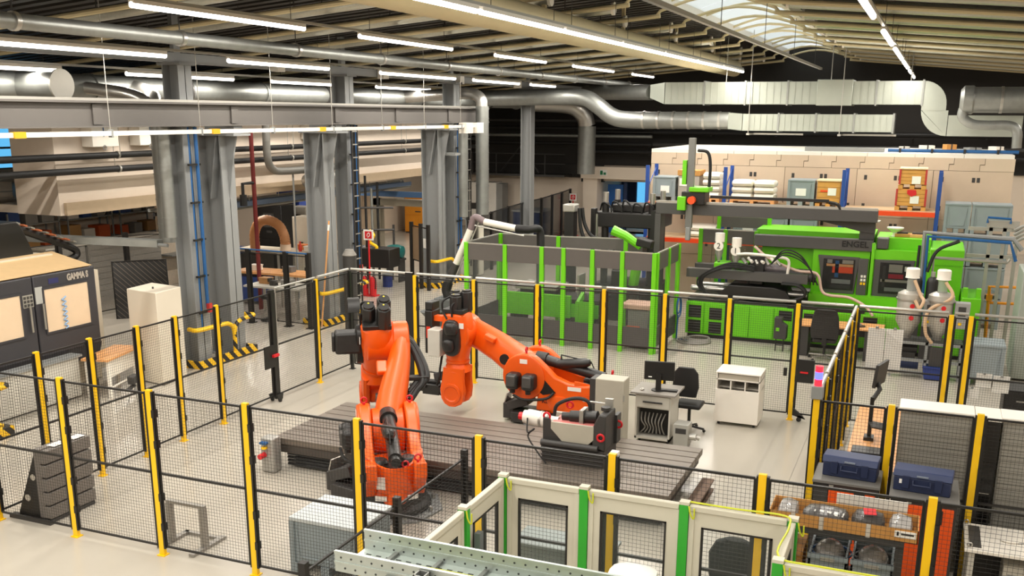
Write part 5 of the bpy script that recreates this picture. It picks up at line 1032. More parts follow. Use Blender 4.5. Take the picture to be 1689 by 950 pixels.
# black column press behind the cell
ps = T('column_press', 'black four-column press with steel rods behind the guard cell', 'press', (-7.6, 26.5, 0))
for (x, y) in ((-8.15, 26.1), (-6.85, 26.1), (-8.15, 27.2), (-6.85, 27.2)): part('column', MB().cy((x, y, 0), (x, y, 3.2), .1, n=12), M_black, ps); part('rod_tip', MB().cy((x, y, 3.2), (x, y, 3.48), .075, n=12), M_steel, ps)
part('crosshead', MB().b(-8.4, -6.6, 25.95, 27.35, 2.55, 2.95), M_black, ps, .03); part('top_block', MB().b(-8.0, -7.1, 26.2, 27.1, 2.95, 3.15), M_motor, ps, .03); part('platen', MB().b(-8.35, -6.65, 25.98, 27.32, 1.5, 1.75), M_dkgrey, ps, .02); part('mould', MB().b(-7.9, -7.1, 26.2, 27.1, 1.75, 2.2), mt('mould_steel', '#6e6a63', .4, .5), ps, .01); part('red_strip', MB().b(-8.0, -7.0, 26.1, 26.14, 2.22, 2.28), MATS['dark_red'], ps); part('bed', MB().b(-8.4, -6.6, 25.9, 27.4, 0, 1.0), M_black, ps)
for x in (-8.35, -6.68): part('tie_rod', MB().cy((x, 25.92, 1.0), (x, 25.92, 2.9), .05, n=10), M_steel, ps); part('upright', MB().b(x - .12, x - .0, 25.8, 26.0, 1.0, 3.05), M_black, ps)
for k in range(6): part('hose', MB().tb(bez([(-8.3 + .3*k, 26.1, 3.0), (-8.2 + .3*k, 26.0, 3.2 + .04*(k % 3)), (-8.0 + .3*k, 26.0, 3.12), (-7.95 + .28*k, 26.0, 2.95)], 6), .025, 6), M_rubber, ps)
ch = T('chain_column', 'black upright energy chain column with looped hoses beside the press', 'column', (-8.8, 25.2, 0)); part('column', MB().b(-8.98, -8.72, 25.1, 25.4, 0, 3.0), M_black, ch); part('cap', MB().b(-9.02, -8.68, 25.05, 25.45, 3.0, 3.2), M_alu, ch, .03); part('hose', MB().tb(bez([(-8.6, 25.2, 3.1), (-8.55, 25.2, 2.6), (-8.4, 25.2, 2.25), (-8.1, 25.2, 2.1)], 8), .05, 8).tb(bez([(-8.55, 25.3, 3.1), (-8.48, 25.3, 2.7), (-8.3, 25.3, 2.4), (-8.0, 25.3, 2.25)], 8), .05, 8), M_rubber, ch)
# fume extraction arm
fa = T('extraction_arm', 'white jointed fume extraction arm beside the guard cell', 'extraction arm', (-11.3, 22.8, 0))
A_, B_, C_, D_ = Vector((-11.3, 22.8, 1.3)), Vector((-10.55, 22.8, 2.93)), Vector((-9.25, 22.9, 2.72)), Vector((-8.95, 23.3, 2.6))
part('foot', MB().b(-11.6, -11.0, 22.5, 23.1, 0, .9), mt('unit_grey', '#5d6160', .5), fa, .03); part('elbow', MB().tb(bez([(-11.3, 22.8, .9), (-11.36, 22.8, 1.1), A_], 5), .13, 12), M_rubber, fa)
part('hood', MB().lt([(.1, .0), (.12, .1), (.3, .3)], (-11.55, 22.3, .3), n=14), MATS['unit_grey'], fa)
def bar2(p, q, r, m_, nm): part(nm, MB().cy(p, q, r, n=14), m_, fa)
d_ = (B_ - A_)
bar2(A_ + d_*.25, A_ + d_*.85, .085, M_white, 'tube'); bar2(A_, A_ + d_*.3, .1, M_dkgrey, 'sleeve'); part('rod', MB().cy(A_ + Vector((.14, 0, 0)), B_ + Vector((.12, 0, -.05)), .02, n=6), M_alu, fa)
d_ = (C_ - B_); bar2(B_ + d_*.2, B_ + d_*.85, .085, M_white, 'tube'); part('rod', MB().cy(B_ + Vector((0, 0, -.14)), C_ + Vector((0, 0, -.14)), .02, n=6), M_alu, fa); part('joint', MB().tb(bez([A_ + (B_-A_)*.85, B_ + Vector((.0, 0, .06)), B_ + (C_-B_)*.2], 6), .085, 12), mt('joint_mauve', '#7e6e70', .5), fa)
part('end_elbow', MB().tb(bez([B_ + (C_-B_)*.85, C_ + Vector((.1, 0, .02)), D_ + Vector((-.05, 0, .1)), D_ + Vector((0, 0, -.35))], 6), .1, 12), M_rubber, fa); part('drop_pipe', MB().cy(D_ + Vector((0, 0, -.35)), D_ + Vector((0, 0, -1.3)), .11, n=14), MATS['unit_grey'], fa)
M_satin = mt('satin_steel', '#bdb9b0', .42, .55, var=.08)
# dryers right of the machine
for k, x in enumerate((-.2, .42)):
    t = T('material_dryer', '%s stainless steel hopper dryer with white lid and beige hose' % ('left', 'right')[k], 'dryer', (x, 22.9, .8))
    part('vessel', MB().lt([(.08, .82), (.1, .9), (.26, 1.2), (.26, 1.62), (.24, 1.68)], (x, 22.9, 0), n=22), M_satin, t); part('collar', MB().cy((x, 22.9, 1.66), (x, 22.9, 1.7), .29, n=22), M_steel, t); part('dome', MB().lt([(.27, 1.7), (.26, 1.8), (.16, 1.86)], (x, 22.9, 0), n=22), M_satin, t)
    part('sight_glass', MB().cy((x, 22.9, 1.86), (x, 22.9, 2.14), .1, n=16), glass_mat('sight_glass', '#c9cbc6', .45), t); part('lid', MB().lt([(.15, 2.14), (.14, 2.16), (.14, 2.33), (.12, 2.35)], (x, 22.9, 0), n=18), M_white, t)
    for z in (1.3, 1.56): part('warning_disc', MB().cy((x + .06, 22.63, z), (x + .06, 22.645, z), .05, n=14), M_red, t)
    part('hose', MB().tb(bez([(x + .05, 22.8, 2.1), (x + .2, 22.7, 1.8), (x + .27 - .5*k, 22.6, 1.7 - .2*k), (x + .2 - .45*k, 22.55, 1.55 - .5*k), (x + .1 - .2*k, 22.6, 1.7 - .9*k)], 8), .035, 8), mt('beige_hose', '#d3b18e', .5), t)
    part('control_box', MB().b(x + .28, x + .58, 22.75, 23.0, 1.12, 1.68), mt('box_midgrey', '#9a9a98', .45), t, .012); part('display', MB().b(x + .35, x + .5, 22.743, 22.75, 1.4, 1.6), M_dkgrey, t); part('sticker', MB().b(x + .37, x + .44, 22.743, 22.75, 1.2, 1.26), M_yellow, t)
st = T('dryer_frame', 'grey steel frame carrying the two hopper dryers', 'frame', (.2, 22.9, 0))
for (a, b, c, d_, e, f_) in ((-.5, .95, 22.6, 22.66, .74, .8), (-.5, .95, 23.1, 23.16, .74, .8), (-.5, .95, 22.6, 22.66, .36, .42), (-.5, .95, 22.6, 22.66, .08, .14)): part('rail', MB().b(a, b, c, d_, e, f_), M_grey, st)
for x in (-.5, .2, .89): [part('leg', MB().b(x, x + .06, y, y + .06, 0, .8), M_grey, st) for y in (22.6, 23.1)]
part('deck', MB().b(-.48, .93, 22.62, 23.14, .8, .82), M_dkgrey, st); part('filter_panel', MB().b(.3, .56, 22.57, 22.6, .3, .72), M_dkgrey, st); part('pump', MB().cy((-.3, 22.9, .25), (.1, 22.9, .25), .12, n=12), mt('pump_blue', '#22345f', .5), st); part('pump', MB().cy((-.3, 22.9, .58), (.05, 22.9, .58), .1, n=12), M_black, st)
bb = T('blue_bin', 'dark blue plastic bin under the dryer frame', 'bin', (.4, 22.7, 0)); part('tub', MB().pr([(.24, .02), (.6, .02), (.64, .26), (.2, .26)], 'y', 22.5, 22.85), mt('bin_blue', '#22367c', .5), bb, .01); part('rim', MB().b(.19, .65, 22.48, 22.87, .26, .29), MATS['bin_blue'], bb)
pallet_box('grey plastic pallet box with white sheets right of the dryers', 1.05, 1.75, 22.4, 23.2, 0, .9)
for (x0_, x1_, z0_, z1_, lb) in ((1.03, 1.28, .97, 1.22, 'middle white paper sheet on the fence before the grey pallet box'), (1.3, 1.56, .9, 1.2, 'rightmost white paper sheet on the fence before the grey pallet box'), (.88, 1.1, .76, .955, 'lowest white paper sheet on the fence before the grey pallet box')):
    sh = T('paper_sheet', lb, 'paper', ((x0_+x1_)/2, BY + .03, z0_), group='paper sheets on the fence'); part('sheet', MB().b(x0_, x1_, BY + .03, BY + .034, z0_, z1_), M_paper, sh); part('clip', MB().b((x0_+x1_)/2 - .02, (x0_+x1_)/2 + .02, BY + .01, BY + .036, z1_ - .02, z1_ + .01), M_grey, sh)
for k in range(2): wbd = T('notice_board', '%s of two tall white boards hung on the fence left of the dryers' % ('left', 'right')[k], 'board', (-.65 + .3*k, BY + .04, 1.07)); part('hook', MB().b(-.68 + .3*k, -.63 + .3*k, BY + .01, BY + .05, 1.86, 1.89), M_grey, wbd); part('board', MB().b(-.8 + .3*k, -.51 + .3*k, BY + .03, BY + .05, 1.07, 1.86), M_paper, wbd, .004)
# desk and chair
dk_ = T('desk', 'beech-topped desk against the green machine base', 'desk', (-1.7, 24.1, 0)); part('worktop', MB().b(-2.65, -.7, 23.7, 24.5, .72, .76), M_wood, dk_, .006)
part('drawer_unit', MB().b(-2.6, -2.35, 23.75, 24.45, 0, .72), M_dkgrey, dk_); part('drawer_unit', MB().b(-1.1, -.75, 23.75, 24.45, 0, .72), M_dkgrey, dk_); part('fascia', MB().b(-2.35, -1.1, 24.3, 24.33, .45, .72), M_dkgrey, dk_)
oc3 = T('office_chair', 'black office chair with chrome star base at the desk', 'chair', (-2.0, 23.4, 0))
part('backrest', MB().loft([sect(Vector((-1.95, 23.35 - .04*i, z)), (1,0,0), (0,1,0), a, .05, 14, 3.5) for i, (z, a) in enumerate(((.55, .3), (.75, .32), (1.05, .29), (1.2, .25), (1.24, .2)))]), mt('chair_mesh', '#2b2826', .8), oc3); part('seat', MB().cb((-1.95, 23.6, .48), (.52, .5, .1)), MATS['chair_mesh'], oc3, .03); part('column', MB().cy((-1.95, 23.55, .1), (-1.95, 23.55, .44), .03, n=8), M_black, oc3); part('spine', MB().b(-2.0, -1.9, 23.3, 23.6, .38, .6), M_black, oc3)
for k in range(5):
    a = k*1.257 + .3; part('star_leg', MB().cy((-1.95, 23.55, .12), (-1.95 + .36*math.cos(a), 23.55 + .36*math.sin(a), .09), .022, n=6), M_steel, oc3); part('caster', MB().sp((-1.95 + .36*math.cos(a), 23.55 + .36*math.sin(a), .035), .035, 8, 5), M_black, oc3)
dt = T('desk_device', 'small grey device and cable lying on the beech desk', 'device', (-1.35, 24.0, .76)); part('body', MB().sp((-1.35, 23.95, .81), (.16, .1, .06), 12, 6), M_grey, dt); part('cable', MB().ring((-1.2, 24.0, .775), .08, .012, 'z', 14, 5), M_dkgrey, dt)
ssl = T('floor_box', 'small dark cabinet on a step frame before the green machine base', 'box', (-3.0, 24.1, 0)); part('case', MB().pr([(-3.18, .3), (-2.88, .3), (-2.88, .62), (-3.0, .7), (-3.0, .82), (-3.18, .82)], 'y', 23.95, 24.2), M_dkgrey, ssl, .01); part('step_frame', MB().tb([(-3.12, 24.0, 0), (-3.12, 24.0, .3), (-2.94, 24.0, .3), (-2.94, 24.0, 0)], .015, 6).cy((-3.12, 24.0, .15), (-2.94, 24.0, .15), .012, n=6), M_black, ssl); part('vent', MB().b(-3.13, -3.05, 23.943, 23.95, .5, .58), M_green, ssl)
cc = T('cable_coil', 'grey cable coil lying on the floor left of the green machine', 'cable', (-5.2, 24.2, 0))
for k in range(5): part('loop', MB().ring((-5.15 + .03*k, 24.2, .03 + .02*k), .42 - .04*k, .018, 'z', 22, 5), MATS['grey_cable'], cc)
cc = T('blue_hose', 'blue air hose hanging at the corner of the guard cell', 'hose', (-5.62, 24.3, 0)); part('loop', MB().ring((-5.62, 24.4, .85), .2, .02, 'x', 16, 5).ring((-5.6, 24.38, .8), .24, .02, 'x', 16, 5), M_blue, cc); part('tail', MB().tb([(-5.62, 24.35, .62), (-5.62, 24.3, .02), (-5.3, 24.2, .02)], .02, 5), M_blue, cc)
# pipe frame with blue cables, black cylinders, handrail, grey cabinet at far right
pf = T('pipe_gantry', 'tall pipe gantry with blue cables at the right end of the machine', 'frame', (.8, 25, 0))
part('frame_tube', MB().tb([(-.02, 25, .93), (-.06, 25, 2.9), (1.8, 25, 2.84), (2.0, 25, 2.6)], .06, 8), M_grey, pf); part('blue_cable', MB().tb([(.05, 24.93, .94), (.02, 24.93, 2.82), (1.75, 24.93, 2.76), (1.9, 24.93, 2.35)], .04, 6), M_blue, pf); part('black_cable', MB().tb(bez([(.08, 24.9, 2.0), (.25, 24.9, 2.5), (.7, 24.9, 2.75)], 6), .04, 6).tb([(-.14, 24.95, 1.4), (-.14, 24.95, 2.6)], .035, 6), M_rubber, pf)
part('inner_tube', MB().tb([(.2, 25.2, 1.6), (.2, 25.2, 2.3), (1.75, 25.2, 2.28), (1.8, 25.2, 2.36)], .04, 8), M_alu, pf)
af = T('aluminium_rack', 'aluminium profile frame with hoses behind the pipe gantry', 'frame', (1.4, 26.6, 0))
for x in (1.36, 1.66, 1.95): part('upright', MB().b(x, x + .08, 26.5, 26.58, 0, 2.95), M_alu, af)
for z in (2.2, 2.85): part('bar', MB().b(.9, 2.03, 26.5, 26.58, z, z + .08), M_alu, af)
part('top_bar', MB().b(1.3, 2.0, 26.45, 26.53, 2.95, 3.1), M_alu, af); part('blue_top', MB().tb([(1.3, 26.4, 3.05), (1.3, 26.4, 3.18), (1.8, 26.4, 3.16), (1.8, 26.4, 3.05)], .03, 6), M_blue, af)
for k in range(4): part('hose', MB().tb(bez([(1.9, 26.4, 2.9 - .1*k), (2.2, 26.3, 3.05 - .1*k), (2.5, 26.2, 2.8 - .12*k), (2.7, 26.2, 2.3)], 6), .04, 6), mt('hose_grey', '#a09d97', .5), af)
for k, x in enumerate((-.12, .22)): t = T('gas_cylinder', '%s of two tall black cylinders in front of the machine' % ('left', 'right')[k], 'cylinder', (x, 24.4, 0)); part('body', MB().lt([(.13, .9), (.13, 1.85), (.1, 1.93), (.05, 1.97)], (x, 24.4, 0), n=16), M_black, t); part('valve', MB().cy((x, 24.4, 1.97), (x, 24.4, 2.08), .05, n=8), M_alu, t); part('stand', MB().b(x - .14, x + .14, 24.28, 24.52, 0, .9), M_dkgrey, t)
hr = T('handrail', 'orange tubular handrail right of the machine', 'handrail', (1.8, 27, 0)); part('rail', MB().tb([(1.6, 26.9, 0), (1.55, 26.9, 1.45), (2.4, 27.0, 1.46)], .045, 8).cy((1.58, 26.9, 1.05), (2.4, 27, 1.05), .035, n=8), mt('rail_orange', '#e9971c', .4), hr); part('bracket', MB().b(1.5, 1.64, 26.85, 26.95, 1.1, 1.25), MATS['rail_orange'], hr)
gc = T('grey_cabinet', 'large grey-green machine cabinet at the right edge of the picture', 'cabinet', (2.3, 23.6, 0)); part('body', MB().b(1.95, 3.2, 23.2, 24.6, .05, 2.35), mt('grey_green', '#9aa096', .5), gc, .02); part('foot', MB().b(2.0, 3.1, 23.3, 24.5, 0, .05), M_black, gc); part('door_gap', MB().b(2.4, 2.42, 23.19, 23.2, .2, 2.2), M_dkgrey, gc)
ddr = T('black_drawer_unit', 'black drawer unit at the right edge behind the fence', 'cabinet', (1.9, 19.2, 0)); part('body', MB().b(1.55, 2.3, 19.0, 19.7, 0, .82), M_black, ddr, .01); part('handle', MB().b(1.75, 1.95, 18.985, 19.0, .62, .64), M_alu, ddr); part('drawer', MB().b(1.57, 2.28, 18.99, 19.0, .46, .8), mt('gloss_black', '#191817', .2), ddr)
# ------------------------------------------------------------------ concrete-block enclosure, racking, ducts at the back
M_blk = mt('concrete_block', '#cdb9a1', .8, var=.06, scale=3); M_blk2 = mt('concrete_block_warm', '#d2bfa7', .8, var=.06, scale=3)
ce = T('block_enclosure', 'large enclosure of pale interlocking concrete blocks behind the racks', 'enclosure', (-3, 31, 0))
part('core', MB().b(-8.05, 1.95, 30.55, 35.8, 0, 4.36), mt('block_joint', '#8b7c6c', .9), ce)
x = -8.1; i = 0
while x < 1.9:
    w_ = .78; x1_ = min(x + w_, 2.0)
    a = .12
    poly = [(x + .006, 4.4), (x1_ - .006, 4.4), (x1_ - .006, 4.24), (x1_ - a - .006, 4.24), (x1_ - a - .006, 4.06), (x - a + .006, 4.06), (x - a + .006, 4.22), (x + .006, 4.22)]
    if i == 0: poly = [(x, 4.4), (x1_ - .006, 4.4), (x1_ - .006, 4.24), (x1_ - a - .006, 4.24), (x1_ - a - .006, 4.06), (x, 4.06)]
    if x1_ >= 2.0: poly = [(x + .006, 4.4), (2.0, 4.4), (2.0, 4.06), (x - a + .006, 4.06), (x - a + .006, 4.22), (x + .006, 4.22)]
    part('cap_block', MB().pr(poly, 'y', 30.5, 30.6), M_blk if i % 2 else M_blk2, ce); x += w_; i += 1
for k in range(5):
    xa = -8.1 + 2.02*k
    for j, (z0, z1) in enumerate(((2.7, 4.05), (1.35, 2.69), (0, 1.34))):
        b_ = part('wall_block', MB().b(xa + .006, xa + 2.014, 30.5, 30.6, z0, z1), M_blk2 if (k + j) % 2 else M_blk, ce)
        if j < 2:
            for (dx, dz) in ((.2, 1.05), (.2, .25), (1.0, 1.05), (1.12, 1.05), (1.8, .25)): part('pocket', MB().b(xa + dx, xa + dx + .08, 30.494, 30.5, z0 + dz, z0 + dz + .13), M_dkgrey, b_)
for k in range(8): part('roof_slab', MB().b(-8.1 + 1.26*k, -8.1 + 1.26*k + 1.25, 30.5, 35.8, 4.4, 4.5), M_white, ce)
tc_ = T('roof_tray', 'grey sheet with blue conduit lying on the concrete enclosure', 'tray', (-2, 31, 4.5)); part('sheet', MB().b(-3.6, -1.4, 31.0, 31.5, 4.5, 4.62), M_grey, tc_); part('conduit', MB().cy((-1.3, 31.2, 4.56), (2.1, 31.2, 4.56), .05, n=8), M_blue, tc_)
for k in range(4): part('clip', MB().b(-1 + .85*k, -.94 + .85*k, 31.1, 31.3, 4.5, 4.62), M_black, tc_)
for k in range(5):
    t = T('small_box', '%s of the small things lying along the top of the concrete enclosure' % ORD[k], 'box', (-1 + .6*k, 32.5, 4.5)); part('box', MB().cb((-.9 + .62*k, 32.5, 4.57 + .02*(k % 3)), (.3 + .1*(k % 2), .3, .14 + .04*(k % 3)), (0, 0, .2*k)), (M_alu, M_white, M_card, M_grey, M_white)[k], t, .01); part('strap', MB().cb((-.9 + .62*k, 32.5, 4.57 + .02*(k % 3)), (.04, .31, .16 + .04*(k % 3)), (0, 0, .2*k)), M_dkgrey, t)
# pallet racking
M_rb = mt('rack_blue', '#1e4796', .45); M_ro = mt('rack_orange', '#f2491a', .45)
rk2 = T('pallet_rack', 'blue and orange pallet rack in front of the concrete enclosure', 'rack', (-3.8, 29.4, 0))
for xu in (-7.78, -5.5, -2.26, .18):
    for yy in (28.95, 29.95): part('upright', MB().b(xu - .05, xu + .05, yy - .04, yy + .04, 0, 4.08), M_rb, rk2)
    for z in (.5, 1.6, 2.6, 3.4): part('brace', MB().cy((xu, 28.95, z), (xu, 29.95, z + .6), .018, n=6), M_rb, rk2)
for (a, b) in ((-7.73, -5.55), (-5.45, -2.31), (-2.21, .13)):
    for z in (1.88, 2.9):
        for yy in (28.9, 30.0): part('beam', MB().b(a, b, yy - .025, yy + .025, z, z + .12), M_ro, rk2)
        part('deck_board', MB().b(a, b, 28.93, 29.98, z + .12, z + .15), mt('chipboard', '#cbb08c', .7), rk2)
Z1, Z2 = 3.053, 2.033
pallet_box('grey plastic bin with a red-edged label at the left end of the top rack level', -7.62, -6.95, 28.98, 29.8, Z1, 3.76, card=(.03, .35, .26, .2)); 
pallet_box('grey plastic bin with a white label beside the crate on the top rack level', -3.75, -3.02, 28.98, 29.8, Z1, 3.78, card=(0, .4, .28, .2))
for k, (xa, lb) in enumerate(((-5.2, 'left of three grey bins on the lower rack level'), (-4.42, 'middle of three grey bins on the lower rack level'), (-3.62, 'right of three grey bins on the lower rack level'))): pallet_box(lb, xa, xa + .74, 28.98, 29.8, Z2, 2.72, card=(.05, .35, .3, .2))
M_bag = mt('white_sack_film', '#efe8da', .5, var=.05, bump=.4, bscale=5)
def sacks(label, x0, x1, z, n, group, per=2):
    for j in range(n):
        for i in range(per):
            w_ = (x1 - x0) / per; xc = x0 + w_ * (i + .5)
            o = solo('sack', MB().loft([sect(Vector((xc, 29.4 + .02*((i + j) % 2), z + .09 + .18*j)) + Vector((w_*.5*u, 0, 0)), (0,1,0), (0,0,1), .38*q, .11*q, 12, 2.6) for u, q in ((-1, .5), (-.85, .9), (-.3, 1), (.3, .98), (.85, .9), (1, .5))]), M_bag, label % ORD[j*per + i], 'sack', (xc, 29.4, z + .18*j), group)
def pallet(label, x0, x1, z):
    t = T('wood_pallet', label, 'pallet', ((x0+x1)/2, 29.4, z)); part('deck', MB().b(x0, x1, 28.98, 29.85, z + .09, z + .12), M_wood, t)
    for xx in (x0, (x0+x1)/2 - .05, x1 - .1): part('block', MB().b(xx, xx + .1, 28.98, 29.85, z, z + .09), M_wood, t)
pallet('wooden pallet under the narrow stack of white sacks', -6.2, -5.65, Z1); sacks('%s white sack of the narrow stack on the top rack level', -6.2, -5.65, Z1 + .12, 4, 'white sacks, narrow stack', 1)
pallet('wooden pallet under the wide stack of white sacks', -5.35, -4.1, Z1); sacks('%s white sack of the wide stack on the top rack level', -5.35, -4.1, Z1 + .12, 3, 'white sacks, wide stack', 2)
sacks('%s white sack lying on the lower rack level', -6.6, -5.65, Z2, 2, 'white sacks, lower level', 1)
bt = T('boxed_pallet', 'tall film-wrapped load with a brown cardboard lid on the top rack level', 'load', (-6.6, 29.4, Z1)); part('load', MB().b(-6.9, -6.28, 29.1, 29.8, Z1, 3.8), mt('film_grey', '#b0a79d', .4), bt, .02); part('lid', MB().b(-6.92, -6.26, 29.08, 29.82, 3.8, 3.95), M_card, bt); part('label_sheet', MB().b(-6.86, -6.62, 29.09, 29.1, 3.5, 3.72).b(-6.66, -6.5, 29.09, 29.1, 3.15, 3.35), M_paper, bt)
def wcrate(label, x0, x1, z0, z1, red, lid):
    t = T('wooden_crate', label, 'crate', ((x0+x1)/2, 29.4, z0)); part('body', MB().b(x0 + .03, x1 - .03, 29.0, 29.75, z0 + .12, z1), mt('crate_wood', '#d59a4c', .6, var=.12), t)
    for k in range(4): zz = z0 + .13 + (z1 - z0 - .15) * k / 4; part('plank', MB().b(x0 + .04, x1 - .04, 28.975, 29.0, zz, zz + (z1 - z0 - .15)/4 - .01), MATS['crate_wood'], t)
    for xx in (x0, (x0+x1)/2 - .06, x1 - .12): part('skid', MB().b(xx, xx + .12, 28.98, 29.77, z0, z0 + .1), MATS['crate_wood'], t)
    if red:
        for xx in (x0, x1 - .05): part('red_corner', MB().b(xx, xx + .05, 28.95, 28.99, z0 + .12, z1), MATS['tap_red'], t)
    if lid: part('lid', MB().b(x0, x1, 28.95, 29.8, z1, z1 + .03), mt('crate_lid', '#e6cba4', .6), t)
    part('label_sheet', MB().b((x0+x1)/2 - .02, (x0+x1)/2 + .2, 28.955, 28.97, z1 - .38, z1 - .18), M_paper, t)
    return t
w1 = wcrate('wooden crate with a pale lid beside the middle rack upright', -2.98, -2.3, Z1, 3.76, False, True); part('red_print', MB().b(-2.86, -2.5, 28.965, 28.972, 3.47, 3.52), M_or2, w1)
wcrate_low = wcrate('lower of two stacked wooden crates with red corners on the rack', -.9, -.12, Z1, 3.62, True, False)
part('red_cloth', MB().pr([(-.62, 3.6), (-.4, 3.6), (-.38, 3.48), (-.5, 3.42), (-.62, 3.5)], 'y', 28.94, 28.955), M_red, wcrate_low)
wcrate('upper of two stacked wooden crates with red corners on the rack', -.86, -.16, 3.62, 4.14, True, True)
for k, (x0_, x1_) in enumerate(((.36, 1.0), (1.02, 1.98))):
    for j in range(4): pallet_box('%s grey pallet box from the top in the %s stack beside the rack' % (ORD[3 - j], ('narrow', 'wide')[k]), x0_, x1_, 28.9, 29.7, .83*j, .83*j + .8, group='grey pallet boxes stacked beside the rack')
for k, (xx, m_) in enumerate(((-1.2, M_white), (-.55, M_card), (-.2, M_wood))):
    t = T('lamp_part' if k == 0 else 'parts_tray', ('white funnel standing on the machine top', 'brown tray of parts on the machine top', 'wooden tray of parts on the machine top')[k], ('funnel', 'tray', 'tray')[k], (xx, 26.8, 2.6))
    if k == 0: part('cone', MB().lt([(.05, 2.6), (.06, 2.7), (.2, 2.8), (.2, 2.83)], (-.75, 26.6, 0), n=16), m_, t); part('foot', MB().cy((-.75, 26.6, 2.6), (-.75, 26.6, 2.62), .09, n=12), m_, t)
    else: part('tray', MB().b(xx - .2, xx + .15, 26.5, 26.8, 2.6, 2.68), m_, t, .01); part('parts', MB().b(xx - .15, xx + .1, 26.55, 26.75, 2.68, 2.72), M_dkgrey, t)
# ventilation ducts along the back
M_duct = mt('duct_sheet', '#b0b5aa', .38, .55, var=.1, scale=2)
t = T('sheet_duct', 'long rectangular sheet metal duct, upper of two at the back', 'duct', (-4, 36, 5.9))
def folds(par, x0, x1, y0, y1, z0, z1, seg):
    n = max(1, round((x1 - x0) / seg)); w_ = (x1 - x0) / n
    for k in range(n):
        a = x0 + k*w_; part('duct_section', MB().b(a + .02, a + w_ - .02, y0, y1, z0, z1), M_duct, par); part('flange', MB().b(a + w_ - .03, a + w_ + .03, y0 - .04, y1 + .04, z0 - .04, z1 + .04), M_galv, par)
        for j in range(1, 6): part('crease', MB().b(a + w_*j/6 - .008, a + w_*j/6 + .012, y0 - .025, y0, z0 + .02, z1 - .02), M_duct, par)
folds(t, -9.1, -.6, 35.7, 36.7, 5.88, 6.62, 1.42)
part('unit_box', MB().b(-3.9, -2.75, 35.62, 36.78, 5.84, 6.68), M_duct, t, .02)
part('bend', MB().pr([(-.6, 6.62)] + arc((-.6, 5.88), .74, PI/2, 0, 8) + [(.14, 5.7), (-.6, 5.7)], 'y', 35.7, 36.7), M_duct, t); part('bend', MB().pr([(-.6, 5.7), (.22, 5.7), (.22, 4.9)] + arc((.22, 5.72), .82, -PI/2, -PI, 8), 'y', 35.72, 36.68), M_duct, t); part('duct_section', MB().b(.24, 2.4, 35.72, 36.68, 4.9, 5.55), M_duct, t)
part('reducer', MB().loft([[(-9.1, y, z) for y, z in ((35.7, 5.88), (36.7, 5.88), (36.7, 6.62), (35.7, 6.62))], [(-9.7, y, z) for y, z in ((36.0, 6.1), (36.5, 6.1), (36.5, 6.55), (36.0, 6.55))]]), M_duct, t); part('round_section', MB().cy((-9.7, 36.25, 6.3), (-13.0, 38.6, 6.35), .28, n=20), M_galv, t)
for x in (-7, -3.5, -1): part('hanger', MB().cy((x, 36, 6.62), (x, 36, roof(x)), .015, n=5), M_alu, t)
t = T('sheet_duct', 'rectangular sheet metal duct with round S-bend, lower of two at the back', 'duct', (-4, 36, 5.2)); folds(t, -6.3, -1.4, 35.6, 36.5, 5.0, 5.56, 1.25)
part('reducer', MB().loft([[(-6.3, y, z) for y, z in ((35.6, 5.0), (36.5, 5.0), (36.5, 5.56), (35.6, 5.56))], [(-6.8, y, z) for y, z in ((35.7, 5.05), (36.4, 5.05), (36.4, 5.6), (35.7, 5.6))]]), M_duct, t)
sp_ = bez([(-6.8, 36.05, 5.33), (-8.5, 36.05, 5.33), (-10.4, 36.05, 5.33), (-11.1, 36.05, 5.45), (-11.7, 36.05, 5.85), (-12.2, 36.1, 6.1), (-13.2, 36.3, 6.15), (-16.6, 36.6, 6.1)], 6); part('round_pipe', MB().tb(sp_, .3, 20), M_galv, t)
for k in range(6): part('band', MB().cy((-7.2 - .55*k, 36.05, 5.33), (-7.12 - .55*k, 36.05, 5.33), .315, n=20), M_steel, t)
for x in (-5.2, -2.2): part('hanger', MB().b(x - .9, x + .9, 36.2, 36.3, 4.86, 4.92).cy((x - .85, 35.45, 4.89), (x - .85, 35.45, roof(x)), .015, n=5).b(x - .9, x - .8, 35.4, 36.3, 4.86, 4.92), M_alu, t)
t = T('round_duct', 'fat round silver duct entering from the right with a bent branch', 'duct', (2, 34, 6)); part('pipe', MB().cy((.9, 34, 6.0), (5.5, 34, 6.0), .38, n=24), M_galv, t); part('cap', MB().lt([(.38, .9), (.42, .85), (.42, .6), (.3, .5)], (0, 34, 6.0), 'x', 24), M_galv, t)
for x in (1.6, 2.4): part('band', MB().cy((x, 34, 6.0), (x + .08, 34, 6.0), .395, n=24), M_steel, t)
part('branch', MB().tb(bez([(.62, 33.9, 5.75), (.62, 33.9, 5.5), (.9, 33.9, 5.3), (1.3, 33.9, 5.26), (1.9, 33.9, 5.26), (2.15, 33.9, 5.1), (2.2, 33.9, 4.6)], 6), .14, 14), M_galv, t)
for k, (z, m_) in enumerate(((4.75, M_rubber), (4.2, M_dkgrey), (3.85, M_rubber))):
    t = T('wall_pipe', '%s dark pipe across the back wall above the enclosure' % ORD[k], 'pipe', (-6, 45, z)); part('pipe', MB().cy((-15.5, 45.4, z), (8, 45.4, z), .1, n=10), m_, t)
    for j in range(8): part('bracket', MB().b(-15 + 2.8*j, -14.94 + 2.8*j, 45.4, 45.88, z - .14, z - .08), M_dkgrey, t)
gal = T('service_gallery', 'dark steel gallery with railings along the back wall', 'gallery', (-18, 45, 2.7)); part('deck', MB().b(-22, -16.0, 44.6, 45.65, 2.65, 2.75), M_dkgrey, gal); part('rail', MB().cy((-22, 44.65, 3.7), (-16.0, 44.65, 3.7), .03, n=6).cy((-22, 44.65, 3.25), (-16.0, 44.65, 3.25), .025, n=6), M_dkgrey, gal)
